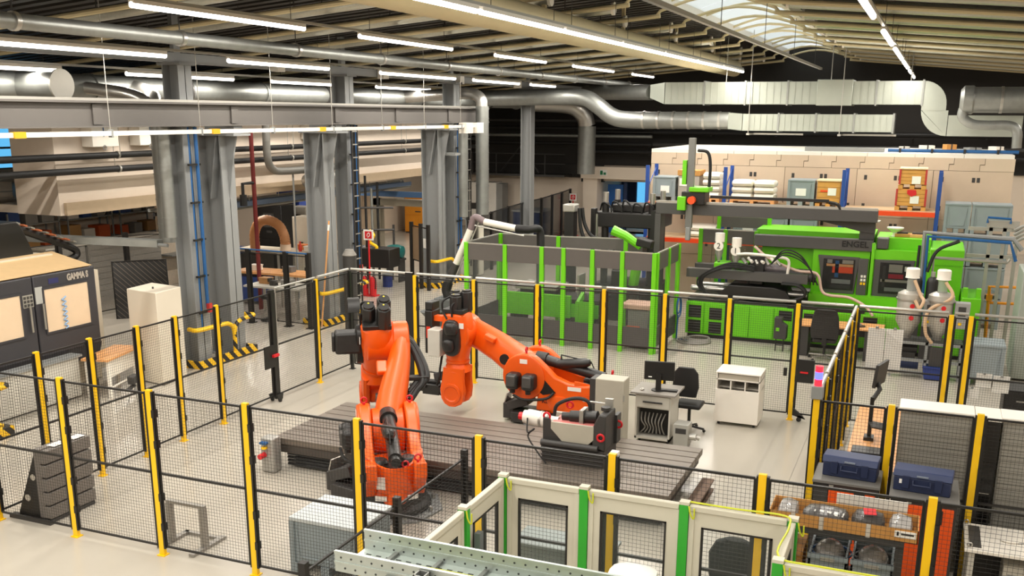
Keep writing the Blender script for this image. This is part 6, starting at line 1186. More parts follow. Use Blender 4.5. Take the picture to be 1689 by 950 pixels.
for k in range(5): part('post', MB().cy((-22 + 1.25*k, 44.65, 2.75), (-22 + 1.25*k, 44.65, 3.7), .025, n=6), M_dkgrey, gal)
for k in range(4): part('pipe_run', MB().cy((-22, 45.2, 4.2 + .35*k), (-12, 45.2, 4.2 + .35*k), .08, n=8), (M_rubber, M_galv, M_rubber, M_dkgrey)[k], gal)
part('brace', MB().tb([(-19.5, 45.2, 2.8), (-18.5, 45.2, 4.0), (-17.5, 45.2, 2.8)], .05, 6), M_dkgrey, gal)
# doorway with blue-lit room behind
struct('wall_doorway', MB().b(-15.4, -12.0, 45.2, 45.85, 2.6, 3.15).b(-15.3, -14.6, 45.3, 46, 0, 2.6).b(-14.6, -12.3, 46.2, 49.5, 3.1, 3.2).b(-14.7, -14.6, 46.2, 49.5, 0, 3.2).b(-12.3, -12.2, 46.2, 49.5, 0, 3.2).b(-14.7, -12.2, 46.2, 49.5, -.1, 0), M_wall)
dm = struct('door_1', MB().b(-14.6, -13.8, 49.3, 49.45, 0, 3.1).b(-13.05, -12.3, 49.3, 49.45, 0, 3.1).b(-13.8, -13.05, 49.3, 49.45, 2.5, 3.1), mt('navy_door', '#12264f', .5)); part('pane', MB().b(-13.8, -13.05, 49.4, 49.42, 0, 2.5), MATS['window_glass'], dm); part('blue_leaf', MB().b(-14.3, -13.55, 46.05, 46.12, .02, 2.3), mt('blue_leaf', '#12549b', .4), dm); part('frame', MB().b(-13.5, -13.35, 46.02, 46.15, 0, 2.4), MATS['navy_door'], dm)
sg = T('exit_sign', 'green and white escape sign above the doorway', 'sign', (-14.0, 45.17, 2.75)); part('panel', MB().b(-14.45, -14.1, 45.17, 45.2, 2.75, 3.02), M_paper, sg); part('pictogram', MB().b(-14.42, -14.3, 45.16, 45.17, 2.79, 2.98).b(-14.26, -14.14, 45.16, 45.17, 2.79, 2.9), mt('sign_green', '#1f7a4a', .5), sg)
def exting(label, x, y, h, two):
    t = T('extinguisher_stand', label, 'fire extinguisher', (x, y, 0)); part('pole', MB().cy((x, y, 0), (x, y, h - .3), .025, n=8), M_red, t); part('foot', MB().b(x - .25, x + .25, y - .15, y + .15, 0, .03), M_red, t)
    s_ = part('sign', MB().b(x - .17, x + .17, y - .02, y, h - .32, h), M_paper, t); part('sign_face', MB().b(x - .12, x + .12, y - .026, y - .02, h - .27, h - .05), M_red, s_); part('sign_symbol', MB().tb(bez([(x - .02, y - .03, h - .23), (x + .05, y - .03, h - .18), (x + .04, y - .03, h - .1), (x - .02, y - .03, h - .12), (x - .04, y - .03, h - .2)], 4), .012, 5), M_paper, s_)
    for k, dx in enumerate((-.12, .16)[:two]): b_ = part('cylinder', MB().lt([(.1, .03), (.1, .5), (.07, .6), (.03, .63)], (x + dx, y - .08, 0), n=14), M_red, t); part('hose', MB().tb(bez([(x + dx, y - .1, .64), (x + dx + .12, y - .14, .55), (x + dx + .11, y - .14, .25)], 5), .018, 6), M_black, b_)
exting('red extinguisher stand with sign behind the left back fence corner', -15.85, 26.5, 2.05, 2); exting('red extinguisher stand with sign by the far doorway', -15.4, 44.2, 1.95, 1)
# far black glazed partition along the column line
gfp = T('glazed_partition', 'dark glazed partition with black posts running to the back wall', 'partition', (-15, 40, 0)); pgl = glass_mat('smoked_pane', '#2c2b29', .45)
pp = [(-14.3, 30.9), (-14.6, 33.0), (-14.9, 35.3), (-15.1, 37.6), (-15.2, 39.6), (-15.4, 41.4), (-15.6, 43.2), (-15.9, 45.2)]
for (x, y) in pp: part('post', MB().b(x - .05, x + .05, y - .05, y + .05, 0, 2.1), M_black, gfp)
for (a, b) in zip(pp, pp[1:]):
    A, B = Vector((*a, 0)), Vector((*b, 0)); M = Matrix.Translation(A) @ Matrix.Rotation(math.atan2(B.y - A.y, B.x - A.x), 4, 'Z'); L = (B - A).length
    part('pane', MB().b(.05, L - .05, -.005, .005, .1, 2.05).tr(M), pgl, gfp); part('rail', MB().b(.05, L - .05, -.02, .02, 2.05, 2.09).tr(M), M_black, gfp)
t = T('switch_cabinet', 'white switch cabinet against the far wall with a dark display', 'cabinet', (-20.3, 45, 0)); part('body', MB().b(-21.0, -19.5, 44.6, 45.4, .05, 2.3), M_white, t, .02); part('display', MB().b(-20.8, -20.3, 44.59, 44.6, 1.0, 1.3), M_dkgrey, t); part('side_panel', MB().b(-19.5, -19.2, 44.7, 45.4, .05, 2.25), mt('cart_grey', '#8f8d88', .5), t)
t = T('blue_container', 'dark blue container behind the smoked partition', 'container', (-17, 43, 0)); part('body', MB().b(-17.6, -16.3, 42.2, 43.8, .05, 1.2), mt('container_blue', '#1e3d78', .5), t, .02); part('lid', MB().b(-17.65, -16.25, 42.15, 43.85, 1.2, 1.28), mt('lid_white', '#c9ccca', .5), t)
# ------------------------------------------------------------------ left: milling machine, benches, workshop under the mezzanine
M_mill = mt('mill_dark', '#37363a', .45); M_cream2 = mt('mill_cream', '#d8cdb8', .5)
gm = T('milling_machine', 'dark grey and cream milling machine with lit windows', 'machine', (-16.8, 13.7, 0)); GX = -15.5
part('rear_body', MB().b(-18.6, -16.0, 12.0, 15.6, 0, 2.35), M_cream2, gm, .02)
part('front_door', MB().b(-15.58, GX, 12.0, 13.62, .92, 2.48).b(-15.58, GX, 13.65, 15.17, .92, 2.48), M_mill, gm, .02)
part('lower_apron', MB().pr([(-15.52, .92), (-15.62, .62), (-16.0, .55), (-16.0, .92)], 'y', 12.0, 15.2), M_mill, gm)
part('side_wall', MB().b(-16.4, -15.6, 15.1, 15.2, .5, 2.45), M_mill, gm); part('side_panel', MB().b(-17.4, -16.0, 15.6, 15.75, .2, 2.3), M_cream2, gm)
part('roof_slope', MB().add([(-15.55, 12, 2.5), (-15.55, 15.17, 2.5), (-16.6, 15.17, 2.72), (-16.6, 12, 2.72)], [(0, 1, 2, 3)]).add([(-15.55, 12, 2.46), (-15.55, 15.17, 2.46), (-16.6, 15.17, 2.68), (-16.6, 12, 2.68)], [(0, 1, 2, 3)]), mt('warm_sheet', '#d9b98a', .4, .3), gm)
M_win_in = mt('lit_interior', '#f0d8b8', .5); M_mwg = glass_mat('mill_glass', '#e9dfd0', .12)
for k, (y0, y1, z0, z1) in enumerate(((12.45, 13.3, 1.4, 2.18), (13.86, 14.94, 1.37, 2.2))):
    w_ = part('window', MB().b(GX, GX + .008, y0, y1, z0, z1), M_win_in, gm); part('pane', MB().b(GX + .012, GX + .016, y0, y1, z0, z1), M_mwg, w_)
    part('window_frame', MB().b(GX, GX + .02, y0 - .04, y0, z0 - .04, z1 + .04).b(GX, GX + .02, y1, y1 + .04, z0 - .04, z1 + .04).b(GX, GX + .02, y0, y1, z1, z1 + .04).b(GX, GX + .02, y0, y1, z0 - .04, z0), M_mill, w_)
part('work_lamp', MB().sp((GX + .02, 12.62, 1.9), (.02, .12, .14), 10, 6), mt('lamp_glow', '#fff2dc', .4, emit=6), gm)
part('hose', MB().tb([(GX + .03 + .01*math.sin(k*1.6), 14.3 + .05*math.cos(k*1.6), 2.0 - .025*k) for k in range(26)], .014, 6), mt('clear_blue_hose', '#8fb4dc', .3), gm)
for y in (13.48, 13.78): part('handle', MB().cy((GX + .05, y, 1.45), (GX + .05, y, 1.95), .022, n=8), M_steel, gm)
kp = part('keypad', MB().b(GX, GX + .012, 13.36, 13.6, 1.92, 2.16), M_alu, gm)
for k in range(9): part('key', MB().b(GX + .012, GX + .018, 13.38 + .075*(k % 3), 13.43 + .075*(k % 3), 1.94 + .072*(k//3), 1.99 + .072*(k//3)), M_dkgrey, kp)
part('notice', MB().b(GX, GX + .01, 13.66, 13.83, 1.95, 2.27), mt('grey_notice', '#a9aaa5', .6), gm)
text_part('GAMMA S', .17, mt('grey_print', '#a79e92', .5), gm, (GX + .004, 14.72, 2.35), (PI/2, 0, PI/2), .003, .009, sx=.72)
part('badge', MB().b(GX, GX + .005, 14.0, 14.24, 2.29, 2.39), mt('badge_blue', '#2a2c5a', .5), gm)
part('motor_hood', MB().pr([(12.0, 2.5), (14.68, 2.5), (14.72, 2.75), (14.5, 3.3), (14.4, 3.4), (12.0, 3.4)], 'x', -17.6, -16.6), M_black, gm, .03); part('hood_base', MB().b(-17.8, -16.4, 12, 15.0, 2.5, 2.7), M_cream2, gm)
dc = part('energy_chain', MB().tb(bez([(-17.0, 14.5, 3.3), (-16.9, 15.2, 3.0), (-16.85, 15.8, 2.75), (-16.8, 16.0, 2.6), (-16.82, 15.85, 2.46), (-16.9, 15.0, 2.44)], 6), .08, 8), M_black, gm)
for k in range(9):
    u = k / 8; c = Vector((-16.98 + .14*u, 14.6 + 1.25*u, 3.34 - .5*u)); part('chain_link', MB().cb(c, (.4, .09, .03), (-.4, 0, -.05)), mt('chain_orange', '#c0704a', .5) if k % 2 else M_alu, dc)
lc = T('coolant_tank', 'low white perforated tank under the milling machine', 'tank', (-15.2, 13, 0)); part('body', MB().b(-15.45, -15.25, 12.0, 14.3, .03, .82), M_lgrey, lc, .01); part('top', MB().b(-15.5, -15.2, 12.0, 14.35, .82, .86), M_grey, lc); part('foot', MB().b(-15.42, -15.3, 12.1, 14.2, 0, .03), M_black, lc)
tb2 = T('small_table', 'small beech-topped table with white legs beside the milling machine', 'table', (-15.2, 14.9, 0)); part('top', MB().add([(-15.1, 14.2, .76), (-14.55, 14.34, .76), (-14.88, 15.6, .76), (-15.45, 15.45, .76), (-15.1, 14.2, .8), (-14.55, 14.34, .8), (-14.88, 15.6, .8), (-15.45, 15.45, .8)], [(0,1,2,3), (4,5,6,7), (0,1,5,4), (1,2,6,5), (2,3,7,6), (3,0,4,7)]), M_wood, tb2)
for (x, y) in ((-14.63, 14.42), (-14.95, 15.45), (-15.05, 14.3), (-15.38, 15.4)): part('leg', MB().b(x - .03, x + .03, y - .03, y + .03, 0, .76), M_white, tb2)
part('modesty_panel', MB().add([(-14.63, 14.42, .4), (-14.95, 15.45, .4), (-14.95, 15.45, .76), (-14.63, 14.42, .76)], [(0,1,2,3)]), M_white, tb2); part('stretcher', MB().cy((-14.63, 14.42, .2), (-14.95, 15.45, .2), .02, n=6), M_white, tb2)
cam_s = T('floor_camera', 'small black device on a thin tripod in front of the small table', 'device', (-13.9, 14.3, 0)); part('head', MB().cb((-13.9, 14.3, .5), (.14, .22, .16), (.1, 0, .2)), M_dkgrey, cam_s, .02); part('visor', MB().cb((-13.88, 14.2, .36), (.1, .2, .02), (.3, 0, 0)), M_dkgrey, cam_s)
for k in range(3): part('leg', MB().cy((-13.9, 14.3, .42), (-13.9 + .16*math.cos(2.1*k), 14.3 + .16*math.sin(2.1*k), 0), .008, n=5), M_grey, cam_s)
tcb = T('tall_cabinet', 'tall plain cream cabinet standing turned beside the nearest column', 'cabinet', (-14.9, 16.2, 0)); A, B, C = Vector((-15.24, 15.72, 0)), Vector((-14.32, 15.55, 0)), Vector((-14.4, 16.38, 0)); D = A + (C - B)
def quadbox(p, z0, z1): return MB().add([(q.x, q.y, z0) for q in p] + [(q.x, q.y, z1) for q in p], [(0,1,2,3), (4,5,6,7), (0,1,5,4), (1,2,6,5), (2,3,7,6), (3,0,4,7)])
part('body', quadbox((A, B, C, D), .02, 1.95), mt('cabinet_cream', '#d9cfbd', .55, var=.02), tcb, .012); part('knob', MB().cy((-14.75, 15.95, 1.95), (-14.75, 15.95, 1.99), .02, n=8), M_dkgrey, tcb); part('plinth', quadbox([(A + B + C + D) / 4 + (q - (A + B + C + D) / 4) * .92 for q in (A, B, C, D)], 0, .02), M_black, tcb)
# black leaning wire panel, dark wire fence, grey roller cabinets
lp = T('leaning_panel', 'black expanded-metal panel leaning by the grey cabinets', 'panel', (-20.4, 21.6, 0)); part('sheet', MB().add([(-20.3, 20.5, 0), (-19.3, 21.5, 0), (-19.7, 21.9, 1.5), (-20.7, 20.9, 1.5)], [(0,1,2,3)]), stripe_mat('diamond_black', '#16130f', '#5a5046', (.7, .7, 1.0), 7, .86, .6), lp); part('edge', MB().tb([(-20.3, 20.5, 0), (-19.3, 21.5, 0), (-19.7, 21.9, 1.5), (-20.7, 20.9, 1.5)], .025, 5, True), M_black, lp)
wf = T('workshop_fence', 'black workshop fence with thick posts before the grey cabinets', 'fence', (-21, 20, 0))
wp = [(-21.6, 17.6), (-21.2, 19.6), (-21.0, 21.8), (-20.0, 23.4)]
for (x, y) in wp: part('post', MB().b(x - .06, x + .06, y - .06, y + .06, 0, 2.2), M_black, wf)
for a, b in zip(wp, wp[1:]): panel(wf, a, b, .1, None, 2.1)
for k in range(3):
    t = T('grey_roller_cabinet', '%s grey slatted cabinet behind the black workshop fence' % ('left', 'middle', 'right')[k], 'cabinet', (-22.4, 21 + 1.5*k, 0)); x0_, y0_ = -22.6, 20.4 + 1.55*k
    part('body', MB().b(x0_ - .5, x0_, y0_, y0_ + 1.45, 0, 1.75), mt('roller_grey', '#9a968e', .5), t); part('top', MB().b(x0_ - .55, x0_ + .05, y0_, y0_ + 1.5, 1.75, 1.8), M_lgrey, t)
    for j in range(9): part('slat', MB().b(x0_, x0_ + .015, y0_ + .04, y0_ + 1.41, .16 + .175*j, .32 + .175*j), MATS['roller_grey'], t)
# lockers, shelves and clutter further left
for k, (y, c, h) in enumerate(((17.6, '#d9c9a6', 2.6), (18.5, '#cbbb98', 2.6), (19.4, '#d2c2a0', 2.6))):
    t = T('locker', '%s pale yellow locker far left under the mezzanine' % ORD[k], 'locker', (-24.2, y, 0)); part('body', MB().b(-24.6, -24.0, y, y + .85, .05, h), mt('locker_%d' % k, c, .5), t, .01); part('door', MB().b(-24.0, -23.98, y + .03, y + .82, .1, h - .05), MATS['locker_%d' % k], t)
sf = T('tool_shelf', 'shelf with orange and dark jackets below the cream mezzanine', 'shelf', (-22, 25.5, 0)); part('back', MB().b(-22.95, -22.9, 25.2, 28.0, 0, 2.9), M_lwall, sf)
for j in range(3): part('board', MB().b(-22.9, -22.4, 25.2, 28, 1.0 + .8*j, 1.04 + .8*j), M_grey, sf)
for k, c in enumerate(('#e0552a', '#23243a', '#9c2427', '#c9c2b4', '#2b3c70', '#d8d2c6')):
    t = T('hung_jacket', ('orange', 'navy', 'dark red', 'pale', 'blue', 'white')[k] + ' garment hung on the shelf under the mezzanine', 'jacket', (-22.5, 25.4 + .42*k, 2.0)); part('cloth', MB().loft([sect(Vector((-22.5, 25.45 + .42*k, z)), (0,1,0), (1,0,0), a, .1, 12, 2.5) for z, a in ((1.86, .14), (2.1, .17), (2.42, .18), (2.54, .1))]), mt('cloth_%d' % k, c, .8), t); part('hanger', MB().cy((-22.5, 25.45 + .42*k, 2.54), (-22.5, 25.45 + .42*k, 2.598), .015, n=5), M_alu, t)
ld = T('white_ladder', 'folded white step frame leaning beside the cream cabinet', 'ladder', (-17, 19.3, 0)); part('stile', MB().tb([(-17.3, 19.0, .0), (-17.1, 19.2, .9)], .025, 5).tb([(-16.8, 18.7, 0), (-16.6, 18.9, .9)], .025, 5), M_white, ld); part('rung', MB().cy((-17.2, 19.1, .45), (-16.7, 18.8, .45), .02, n=5).cy((-17.3, 19.0, .05), (-16.8, 18.7, .05), .02, n=5), M_white, ld)
# benches with the hose arch, black guard posts
for k, (x0_, x1_, y0_, y1_, z, lb) in enumerate(((-18.9, -15.6, 23.75, 24.6, .92, 'long beech workbench behind the black guard posts'), (-20.6, -17.3, 26.0, 27.0, 1.2, 'rear grey workbench carrying the brown hose arch'))):
    t = T('workbench', lb, 'workbench', ((x0_+x1_)/2, y0_, 0)); part('top', MB().b(x0_, x1_, y0_, y1_, z, z + .06), (M_wood, mt('bench_grey', '#b5a994', .6))[k], t)
    for x in (x0_ + .1, (x0_+x1_)/2, x1_ - .16): [part('leg', MB().b(x, x + .06, y, y + .06, 0, z), M_alu, t) for y in (y0_ + .05, y1_ - .11)]
    part('drawer', MB().b(x0_ + .2, x0_ + .9, y0_ + .05, y1_ - .1, .1, z - .1), (mt('drawer_blue', '#1d3a7a', .5), M_dkgrey)[k], t)
ah = T('hose_arch', 'big brown corrugated suction hose bent into an arch on the bench', 'hose', (-19.4, 26.3, 1.26)); ap_ = bez([(-19.95, 26.3, 1.26), (-19.95, 26.3, 1.75), (-19.75, 26.3, 2.1), (-19.4, 26.3, 2.2), (-19.0, 26.3, 2.05), (-18.82, 26.3, 1.75), (-18.78, 26.3, 1.45)], 8); part('hose', MB().tb(ap_, [.15 + (.012 if i % 2 else 0) for i in range(len(ap_))], 12), mt('brown_hose', '#c58a5a', .5), ah)
part('funnel', MB().cy((-18.78, 26.3, 1.27), (-18.78, 26.3, 1.47), .17, n=12), mt('funnel_pale', '#e6cdb4', .5), ah)
gpz = T('guard_fence', 'black guard fence with low posts in front of the beech workbench', 'fence', (-16, 21.6, 0))
gq = [(-17.9, 21.7), (-16.65, 21.62), (-15.45, 21.6), (-14.75, 21.6)]
for (x, y) in gq: part('post', MB().b(x - .06, x + .06, y - .05, y + .05, 0, 2.0).b(x - .1, x + .1, y - .1, y + .1, 0, .02), M_black, gpz)
for a, b in zip(gq, gq[1:]): panel(gpz, a, b, .12, None, 1.9)
part('blue_hose', MB().cy((-17.9, 21.65, 2.0), (-14.75, 21.55, 1.98), .02, n=6), M_blue, gpz)
wt2 = T('packing_table', 'grey-topped table on aluminium legs behind the black guard posts', 'table', (-16.6, 22.7, 0)); part('top', MB().b(-17.4, -15.6, 22.3, 23.2, .82, .87), M_lgrey, wt2)
for (x, y) in ((-17.3, 22.4), (-15.7, 22.4), (-17.3, 23.1), (-15.7, 23.1)): part('leg', MB().b(x - .03, x + .03, y - .03, y + .03, 0, .82), M_alu, wt2)
stl = T('work_stool', 'black work stool in front of the packing table', 'stool', (-16.4, 22.0, 0)); part('seat', MB().cy((-16.4, 22.05, .62), (-16.4, 22.05, .7), .2, n=16), M_rubber, stl); part('column', MB().cy((-16.4, 22.05, .1), (-16.4, 22.05, .62), .025, n=8), M_black, stl); part('base', MB().lt([(.24, 0), (.22, .04), (.04, .1)], (-16.4, 22.05, 0), n=10), M_black, stl)
for k, (x, y, w_, d_, h, c, lb, cat) in enumerate((
  (-21.8, 28.9, 1.05, .8, 2.4, '#141210', 'tall black machine enclosure behind the hose arch', 'machine'), (-23.0, 31.8, 1.0, .8, 2.6, '#1f3f8f', 'tall blue machine housing behind the hose arch', 'machine'),
  (-19.4, 27.6, .68, .6, 2.2, '#cfc6b4', 'pale grey switch cabinet right of the hose arch', 'cabinet'), (-21.6, 30.6, .7, .6, 2.2, '#d4d2cb', 'white instrument cabinet behind the pale switch cabinet', 'cabinet'),
  (-22.3, 26.2, 1.5, .9, 1.2, '#1c2f55', 'low dark blue machine left of the hose arch', 'machine'), (-21.5, 33.6, 1.1, .8, 2.7, '#bda58a', 'brown panelled cabinet behind the second column', 'cabinet'),
  (-23.1, 42.0, 1.45, .7, 1.65, '#d98a1c', 'orange-yellow cupboard with two rows of doors under the mezzanine', 'cupboard'))):
    t = T('machine_housing' if cat == 'machine' else 'storage_cabinet', lb, cat, (x + w_/2, y, 0)); mm = mt('housing_%d' % k, c, .5)
    part('body', MB().b(x, x + w_, y, y + d_, .05, h), mm, t, .015); part('plinth', MB().b(x + .03, x + w_ - .03, y + .03, y + d_ - .03, 0, .05), M_black, t)
    part('door', MB().b(x + .04, x + w_/2 - .01, y - .015, y, .12, h*.5).b(x + w_/2 + .01, x + w_ - .04, y - .015, y, .12, h*.5), mm, t); part('door', MB().b(x + .04, x + w_ - .04, y - .015, y, h*.52, h - .06), mm, t); part('handle', MB().b(x + w_*.4, x + w_*.6, y - .03, y - .015, h*.6, h*.63), M_dkgrey, t)
    if k in (0, 1, 3): part('screen', MB().b(x + w_*.3, x + w_*.7, y - .03, y - .015, h*.68, h*.88), M_dkgrey, t)
# tall frames and pipework behind the columns
pfm = T('pipe_rack', 'black pipework and hoses climbing between the second and third columns', 'pipework', (-16.6, 27.5, 0))
for k in range(5): part('pipe', MB().cy((-16.9 + .16*k, 27.4 + .1*k, .3), (-16.9 + .16*k, 27.4 + .1*k, 3.2 + .2*(k % 3)), .04, n=8), (M_rubber, M_dkgrey, M_rubber, M_galv, M_rubber)[k], pfm)
for k in range(3): part('cross_pipe', MB().cy((-17.2, 27.2, 1.2 + .7*k), (-15.8, 28.0, 1.2 + .7*k), .035, n=6), M_dkgrey, pfm)
part('yellow_hose', MB().tb(bez([(-16.4, 27.5, 1.9), (-16.2, 27.4, 1.75), (-16.35, 27.4, 1.55), (-16.1, 27.4, 1.4), (-16.2, 27.4, 1.25)], 5), .05, 8), M_yellow, pfm)
part('black_box', MB().b(-17.0, -15.6, 27.3, 28.0, .75, 1.35), M_black, pfm, .02)
ca_ = T('compressor_tank', 'small teal compressor tank on a dark stand', 'tank', (-16.4, 29.0, 0)); part('tank', MB().lt([(.08, -.32), (.2, -.27), (.24, -.1), (.24, .1), (.2, .27), (.08, .32)], (-16.5, 29.3, 1.0), 'x', 18), mt('teal_paint', '#1f6a66', .35), ca_); part('stand', MB().b(-16.75, -16.7, 29.1, 29.5, 0, .8).b(-16.3, -16.25, 29.1, 29.5, 0, .8).b(-16.8, -16.2, 29.1, 29.5, .72, .78), M_dkgrey, ca_); part('pipe', MB().cy((-16.55, 29.3, 1.22), (-16.55, 29.3, 1.9), .04, n=8), M_dkgrey, ca_)
bfr = T('beam_frame', 'grey steel goal frame with a blue beam before the orange cupboard', 'frame', (-17.5, 33, 0)); part('post', MB().b(-19.5, -19.2, 33.0, 33.3, 0, 2.4), mt('frame_beige', '#8d8472', .5), bfr); part('beam', MB().b(-19.5, -16.6, 33.0, 33.3, 2.15, 2.4), MATS['frame_beige'], bfr); part('blue_beam', MB().b(-20.4, -16.4, 32.8, 32.95, 2.5, 2.7), mt('steel_blue', '#4a6a92', .5), bfr)
gd = T('black_gate', 'black framed gate with tan panel by the third column', 'gate', (-15, 28.3, 0))
for (x, y) in ((-15.55, 28.7), (-15.0, 28.3), (-14.6, 28.05)): part('post', MB().b(x - .05, x + .05, y - .05, y + .05, 0, 2.1), M_black, gd)
part('leaf', MB().add([(-15.5, 28.68, .9), (-15.05, 28.33, .9), (-15.05, 28.33, 1.95), (-15.5, 28.68, 1.95)], [(0,1,2,3)]), mt('tan_panel', '#8d7458', .6), gd); part('rail', MB().cy((-15.5, 28.68, .88), (-15.05, 28.33, .88), .02, n=6).cy((-15.5, 28.68, 1.98), (-14.6, 28.05, 1.98), .02, n=6), M_black, gd); part('notice', MB().cb((-14.78, 28.14, 1.5), (.16, .01, .3), (0, 0, -.56)), M_paper, gd)
fr2 = T('steel_rack', 'slim grey steel rack in front of the white switch cabinet', 'rack', (-19, 38, 0))
for x in (-19.3, -18.6, -18.0): part('post', MB().b(x, x + .06, 38, 38.06, 0, 2.3), M_grey, fr2)
for z in (1.2, 1.8, 2.2): part('bar', MB().b(-19.3, -17.94, 38, 38.05, z, z + .05), M_grey, fr2)
wdp = T('timber_bar', 'long timber bar leaning against the second crane column', 'timber', (-14.6, 22.2, 0)); part('bar', MB().tb([(-14.62, 21.9, 0), (-14.62, 22.45, 2.75)], .022, 4), M_wood, wdp); part('tip_tape', MB().tb([(-14.62, 22.4, 2.5), (-14.62, 22.43, 2.65)], .026, 4), M_paper, wdp)
drm = T('cable_drum', 'dark round bundle of cables hung at the corner of the back fence', 'cable', (-13.7, 22.0, 0)); part('drum', MB().cy((-13.75, 22.0, .0), (-13.75, 22.0, 1.95), .17, n=18), M_dkgrey, drm)
for k in range(6): part('coil', MB().ring((-13.75, 22.0, 1.96 + .025*k), .17 - .015*k, .02, 'z', 18, 5), MATS['grey_cable'], drm)
# lamps under the mezzanine
for k, (x, y) in enumerate(((-20.5, 20.0), (-20.5, 27.0), (-20.5, 33.0), (-19.5, 38.5))):
    z = 3.1 if y < 35 else 3.6
    t = T('light_strip', '%s nearest light strip under or behind the mezzanine' % ORD[k], 'ceiling light', (x, y, z), group='light strips under the mezzanine'); part('housing', MB().b(x - .06, x + .06, y - 1.2, y + 1.2, z + .02, z + .1), M_white, t); part('diffuser', MB().cy((x, y - 1.2, z), (x, y + 1.2, z), .05, n=10), M_tube, t)
    part('hanger', MB().cy((x, y, z + .1), (x, y, 3.23 if y < 35 else roof(x) + .09), .012, n=5), M_alu, t)
    l = bpy.data.lights.new('strip_light', 'AREA'); l.shape = 'RECTANGLE'; l.size = .1; l.size_y = 2.4; l.energy = LAMP_W * (.45 if y < 35 else .9); l.color = LAMP_RGB
    lo = bpy.data.objects.new('strip_light', l); COL.objects.link(lo); lo.parent = t; lo.location = (0, 0, -.06)
# ------------------------------------------------------------------ small clutter in the workshop
rnd = random.Random(3)
def clutter(label, x, y, z, kind, col):
    t = T(kind, label, kind.replace('_', ' '), (x, y, z)); mm = mt('clutter_' + col[1:], col, .55)
    if kind == 'bottle': part('bottle_body', MB().lt([(.05, 0), (.05, .18), (.02, .24), (.02, .28)], (x, y, z), n=10), mm, t); part('bottle_cap', MB().cy((x, y, z + .28), (x, y, z + .31), .025, n=8), M_red, t)
    elif kind == 'parts_box': part('box', MB().b(x - .16, x + .16, y - .12, y + .12, z, z + .16), mm, t, .01); part('lip', MB().b(x - .17, x + .17, y - .13, y + .13, z + .14, z + .17), mm, t)
    elif kind == 'vice': part('block', MB().b(x - .1, x + .1, y - .08, y + .08, z, z + .14), mm, t, .02); part('jaw', MB().b(x - .14, x - .09, y - .08, y + .08, z + .1, z + .2), mm, t); part('screw', MB().cy((x + .1, y, z + .1), (x + .28, y, z + .1), .02, n=8), M_steel, t)
    else: part('drum_body', MB().cy((x, y, z), (x, y, z + .4), .16, n=14), mm, t); part('drum_rim', MB().cy((x, y, z + .38), (x, y, z + .42), .175, n=14), M_grey, t)
spec = [('red bottle on the rear grey workbench', -18.3, 26.4, 1.26, 'bottle', '#c03020'), ('white box on the rear grey workbench', -18.0, 26.5, 1.26, 'parts_box', '#e6ddd0'), ('orange box on the rear grey workbench', -18.5, 26.8, 1.26, 'parts_box', '#d07a40'),
 ('dark vice on the beech workbench by the black posts', -16.4, 24.1, .98, 'vice', '#2f3033'), ('white box on the beech workbench by the black posts', -18.3, 24.1, .98, 'parts_box', '#efe6da'), ('grey box on the beech workbench', -17.2, 24.2, .98, 'parts_box', '#6d6f70'),
 ('black drum on the floor near the red extinguishers', -16.6, 27.0, 0, 'small_drum', '#232323'), ('blue drum on the floor by the teal tank', -16.2, 28.2, 0, 'small_drum', '#23367c'), ('white canister on the floor by the pipework', -17.5, 28.6, 0, 'small_drum', '#d8d4ca'),
 ('grey box on the packing table', -16.2, 22.7, .87, 'parts_box', '#8d8a84'), ('brown box on the packing table', -17.0, 22.8, .87, 'parts_box', '#a87a48'), ('dark vice on the packing table', -16.6, 22.6, .87, 'vice', '#33302c')]
for a in spec: clutter(*a)
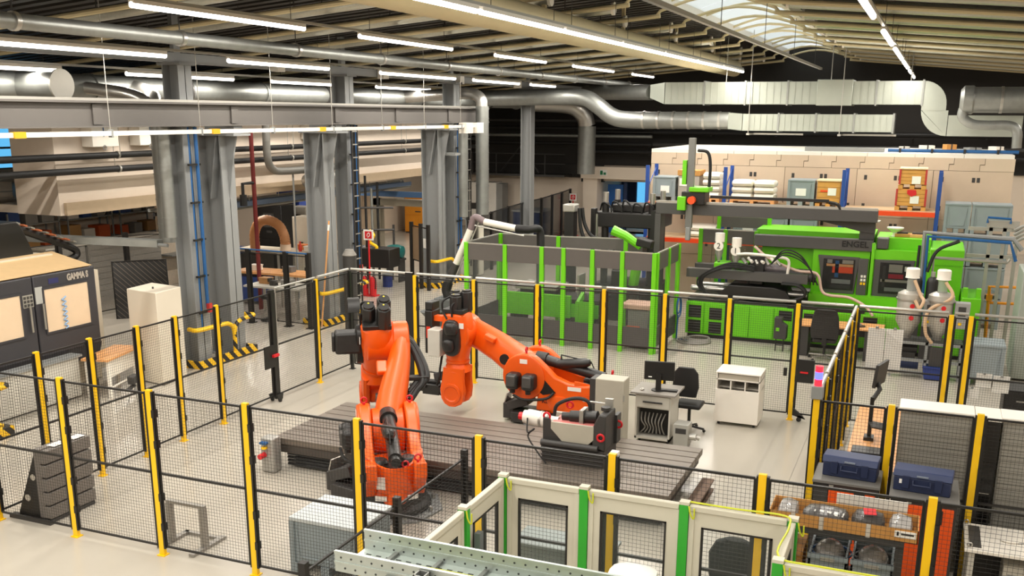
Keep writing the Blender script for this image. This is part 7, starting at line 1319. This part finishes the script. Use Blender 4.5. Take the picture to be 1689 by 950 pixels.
# overhead racks of blue-grey tray and pipes under the mezzanine edge
ov = T('overhead_tray', 'blue-grey cable tray with pipes hung below the mezzanine edge', 'cable tray', (-18.4, 26, 2.9))
part('tray', MB().b(-18.7, -18.4, 21.5, 34, 2.86, 2.92).b(-18.72, -18.7, 21.5, 34, 2.86, 3.0).b(-18.4, -18.38, 21.5, 34, 2.86, 3.0), mt('tray_bluegrey', '#5f6f86', .45, .3), ov)
for k in range(3): part('pipe', MB().cy((-19.0 - .16*k, 21, 2.75 + .1*k), (-19.0 - .16*k, 35, 2.75 + .1*k), .05, n=8), (M_galv, M_rubber, M_galv)[k], ov)
for k in range(6): part('hanger', MB().cy((-18.55, 22 + 2.3*k, 2.92), (-18.55, 22 + 2.3*k, 3.22), .012, n=5).cy((-19.16, 22 + 2.3*k, 2.8), (-19.16, 22 + 2.3*k, 3.22), .012, n=5), M_alu, ov)
vs_ = T('vessel', 'horizontal silver vessel on legs between the second and third columns', 'tank', (-17.3, 27.4, 0)); part('drum', MB().lt([(.1, -1.0), (.2, -.95), (.22, -.8), (.22, .8), (.2, .95), (.1, 1.0)], (-17.15, 26.2, 3.55), 'y', 18), M_steel, vs_)
for y in (26.3, 27.7): part('leg', MB().cy((-17.15, y - .8, 0), (-17.15, y - .8, 3.4), .03, n=6), M_grey, vs_)
# racks of goods at the far left under the mezzanine
for k in range(4):
    t = T('goods_shelf', '%s open steel shelf with cartons far left under the mezzanine' % ORD[k], 'shelf', (-25, 21 + 2.2*k, 0)); y0_ = 21.2 + 2.2*k
    for j in range(4): part('board', MB().b(-25.4, -24.8, y0_, y0_ + 1.9, .1 + .7*j, .14 + .7*j), M_grey, t)
    for yy in (y0_, y0_ + 1.86): part('upright', MB().b(-25.4, -25.36, yy, yy + .04, 0, 2.6).b(-24.84, -24.8, yy, yy + .04, 0, 2.6), M_grey, t)
    for j in range(4):
        for i in range(3):
            c = rnd.choice(('#b88a50', '#d8d2c6', '#2b4a86', '#8d8a84', '#c8561f'))
            t2 = solo('goods_carton', MB().b(-25.3, -24.85, y0_ + .08 + .6*i, y0_ + .08 + .6*i + .3 + .2*rnd.random(), .143 + .7*j, .14 + .7*j + .25 + .25*rnd.random()), mt('clutter_' + c[1:], c, .6), 'carton %s along on board %s up of the %s far shelf' % (ORD[i], ORD[j], ORD[k]), 'carton', (-25.1, y0_ + .2 + .6*i, .14 + .7*j), 'cartons on the far shelves')
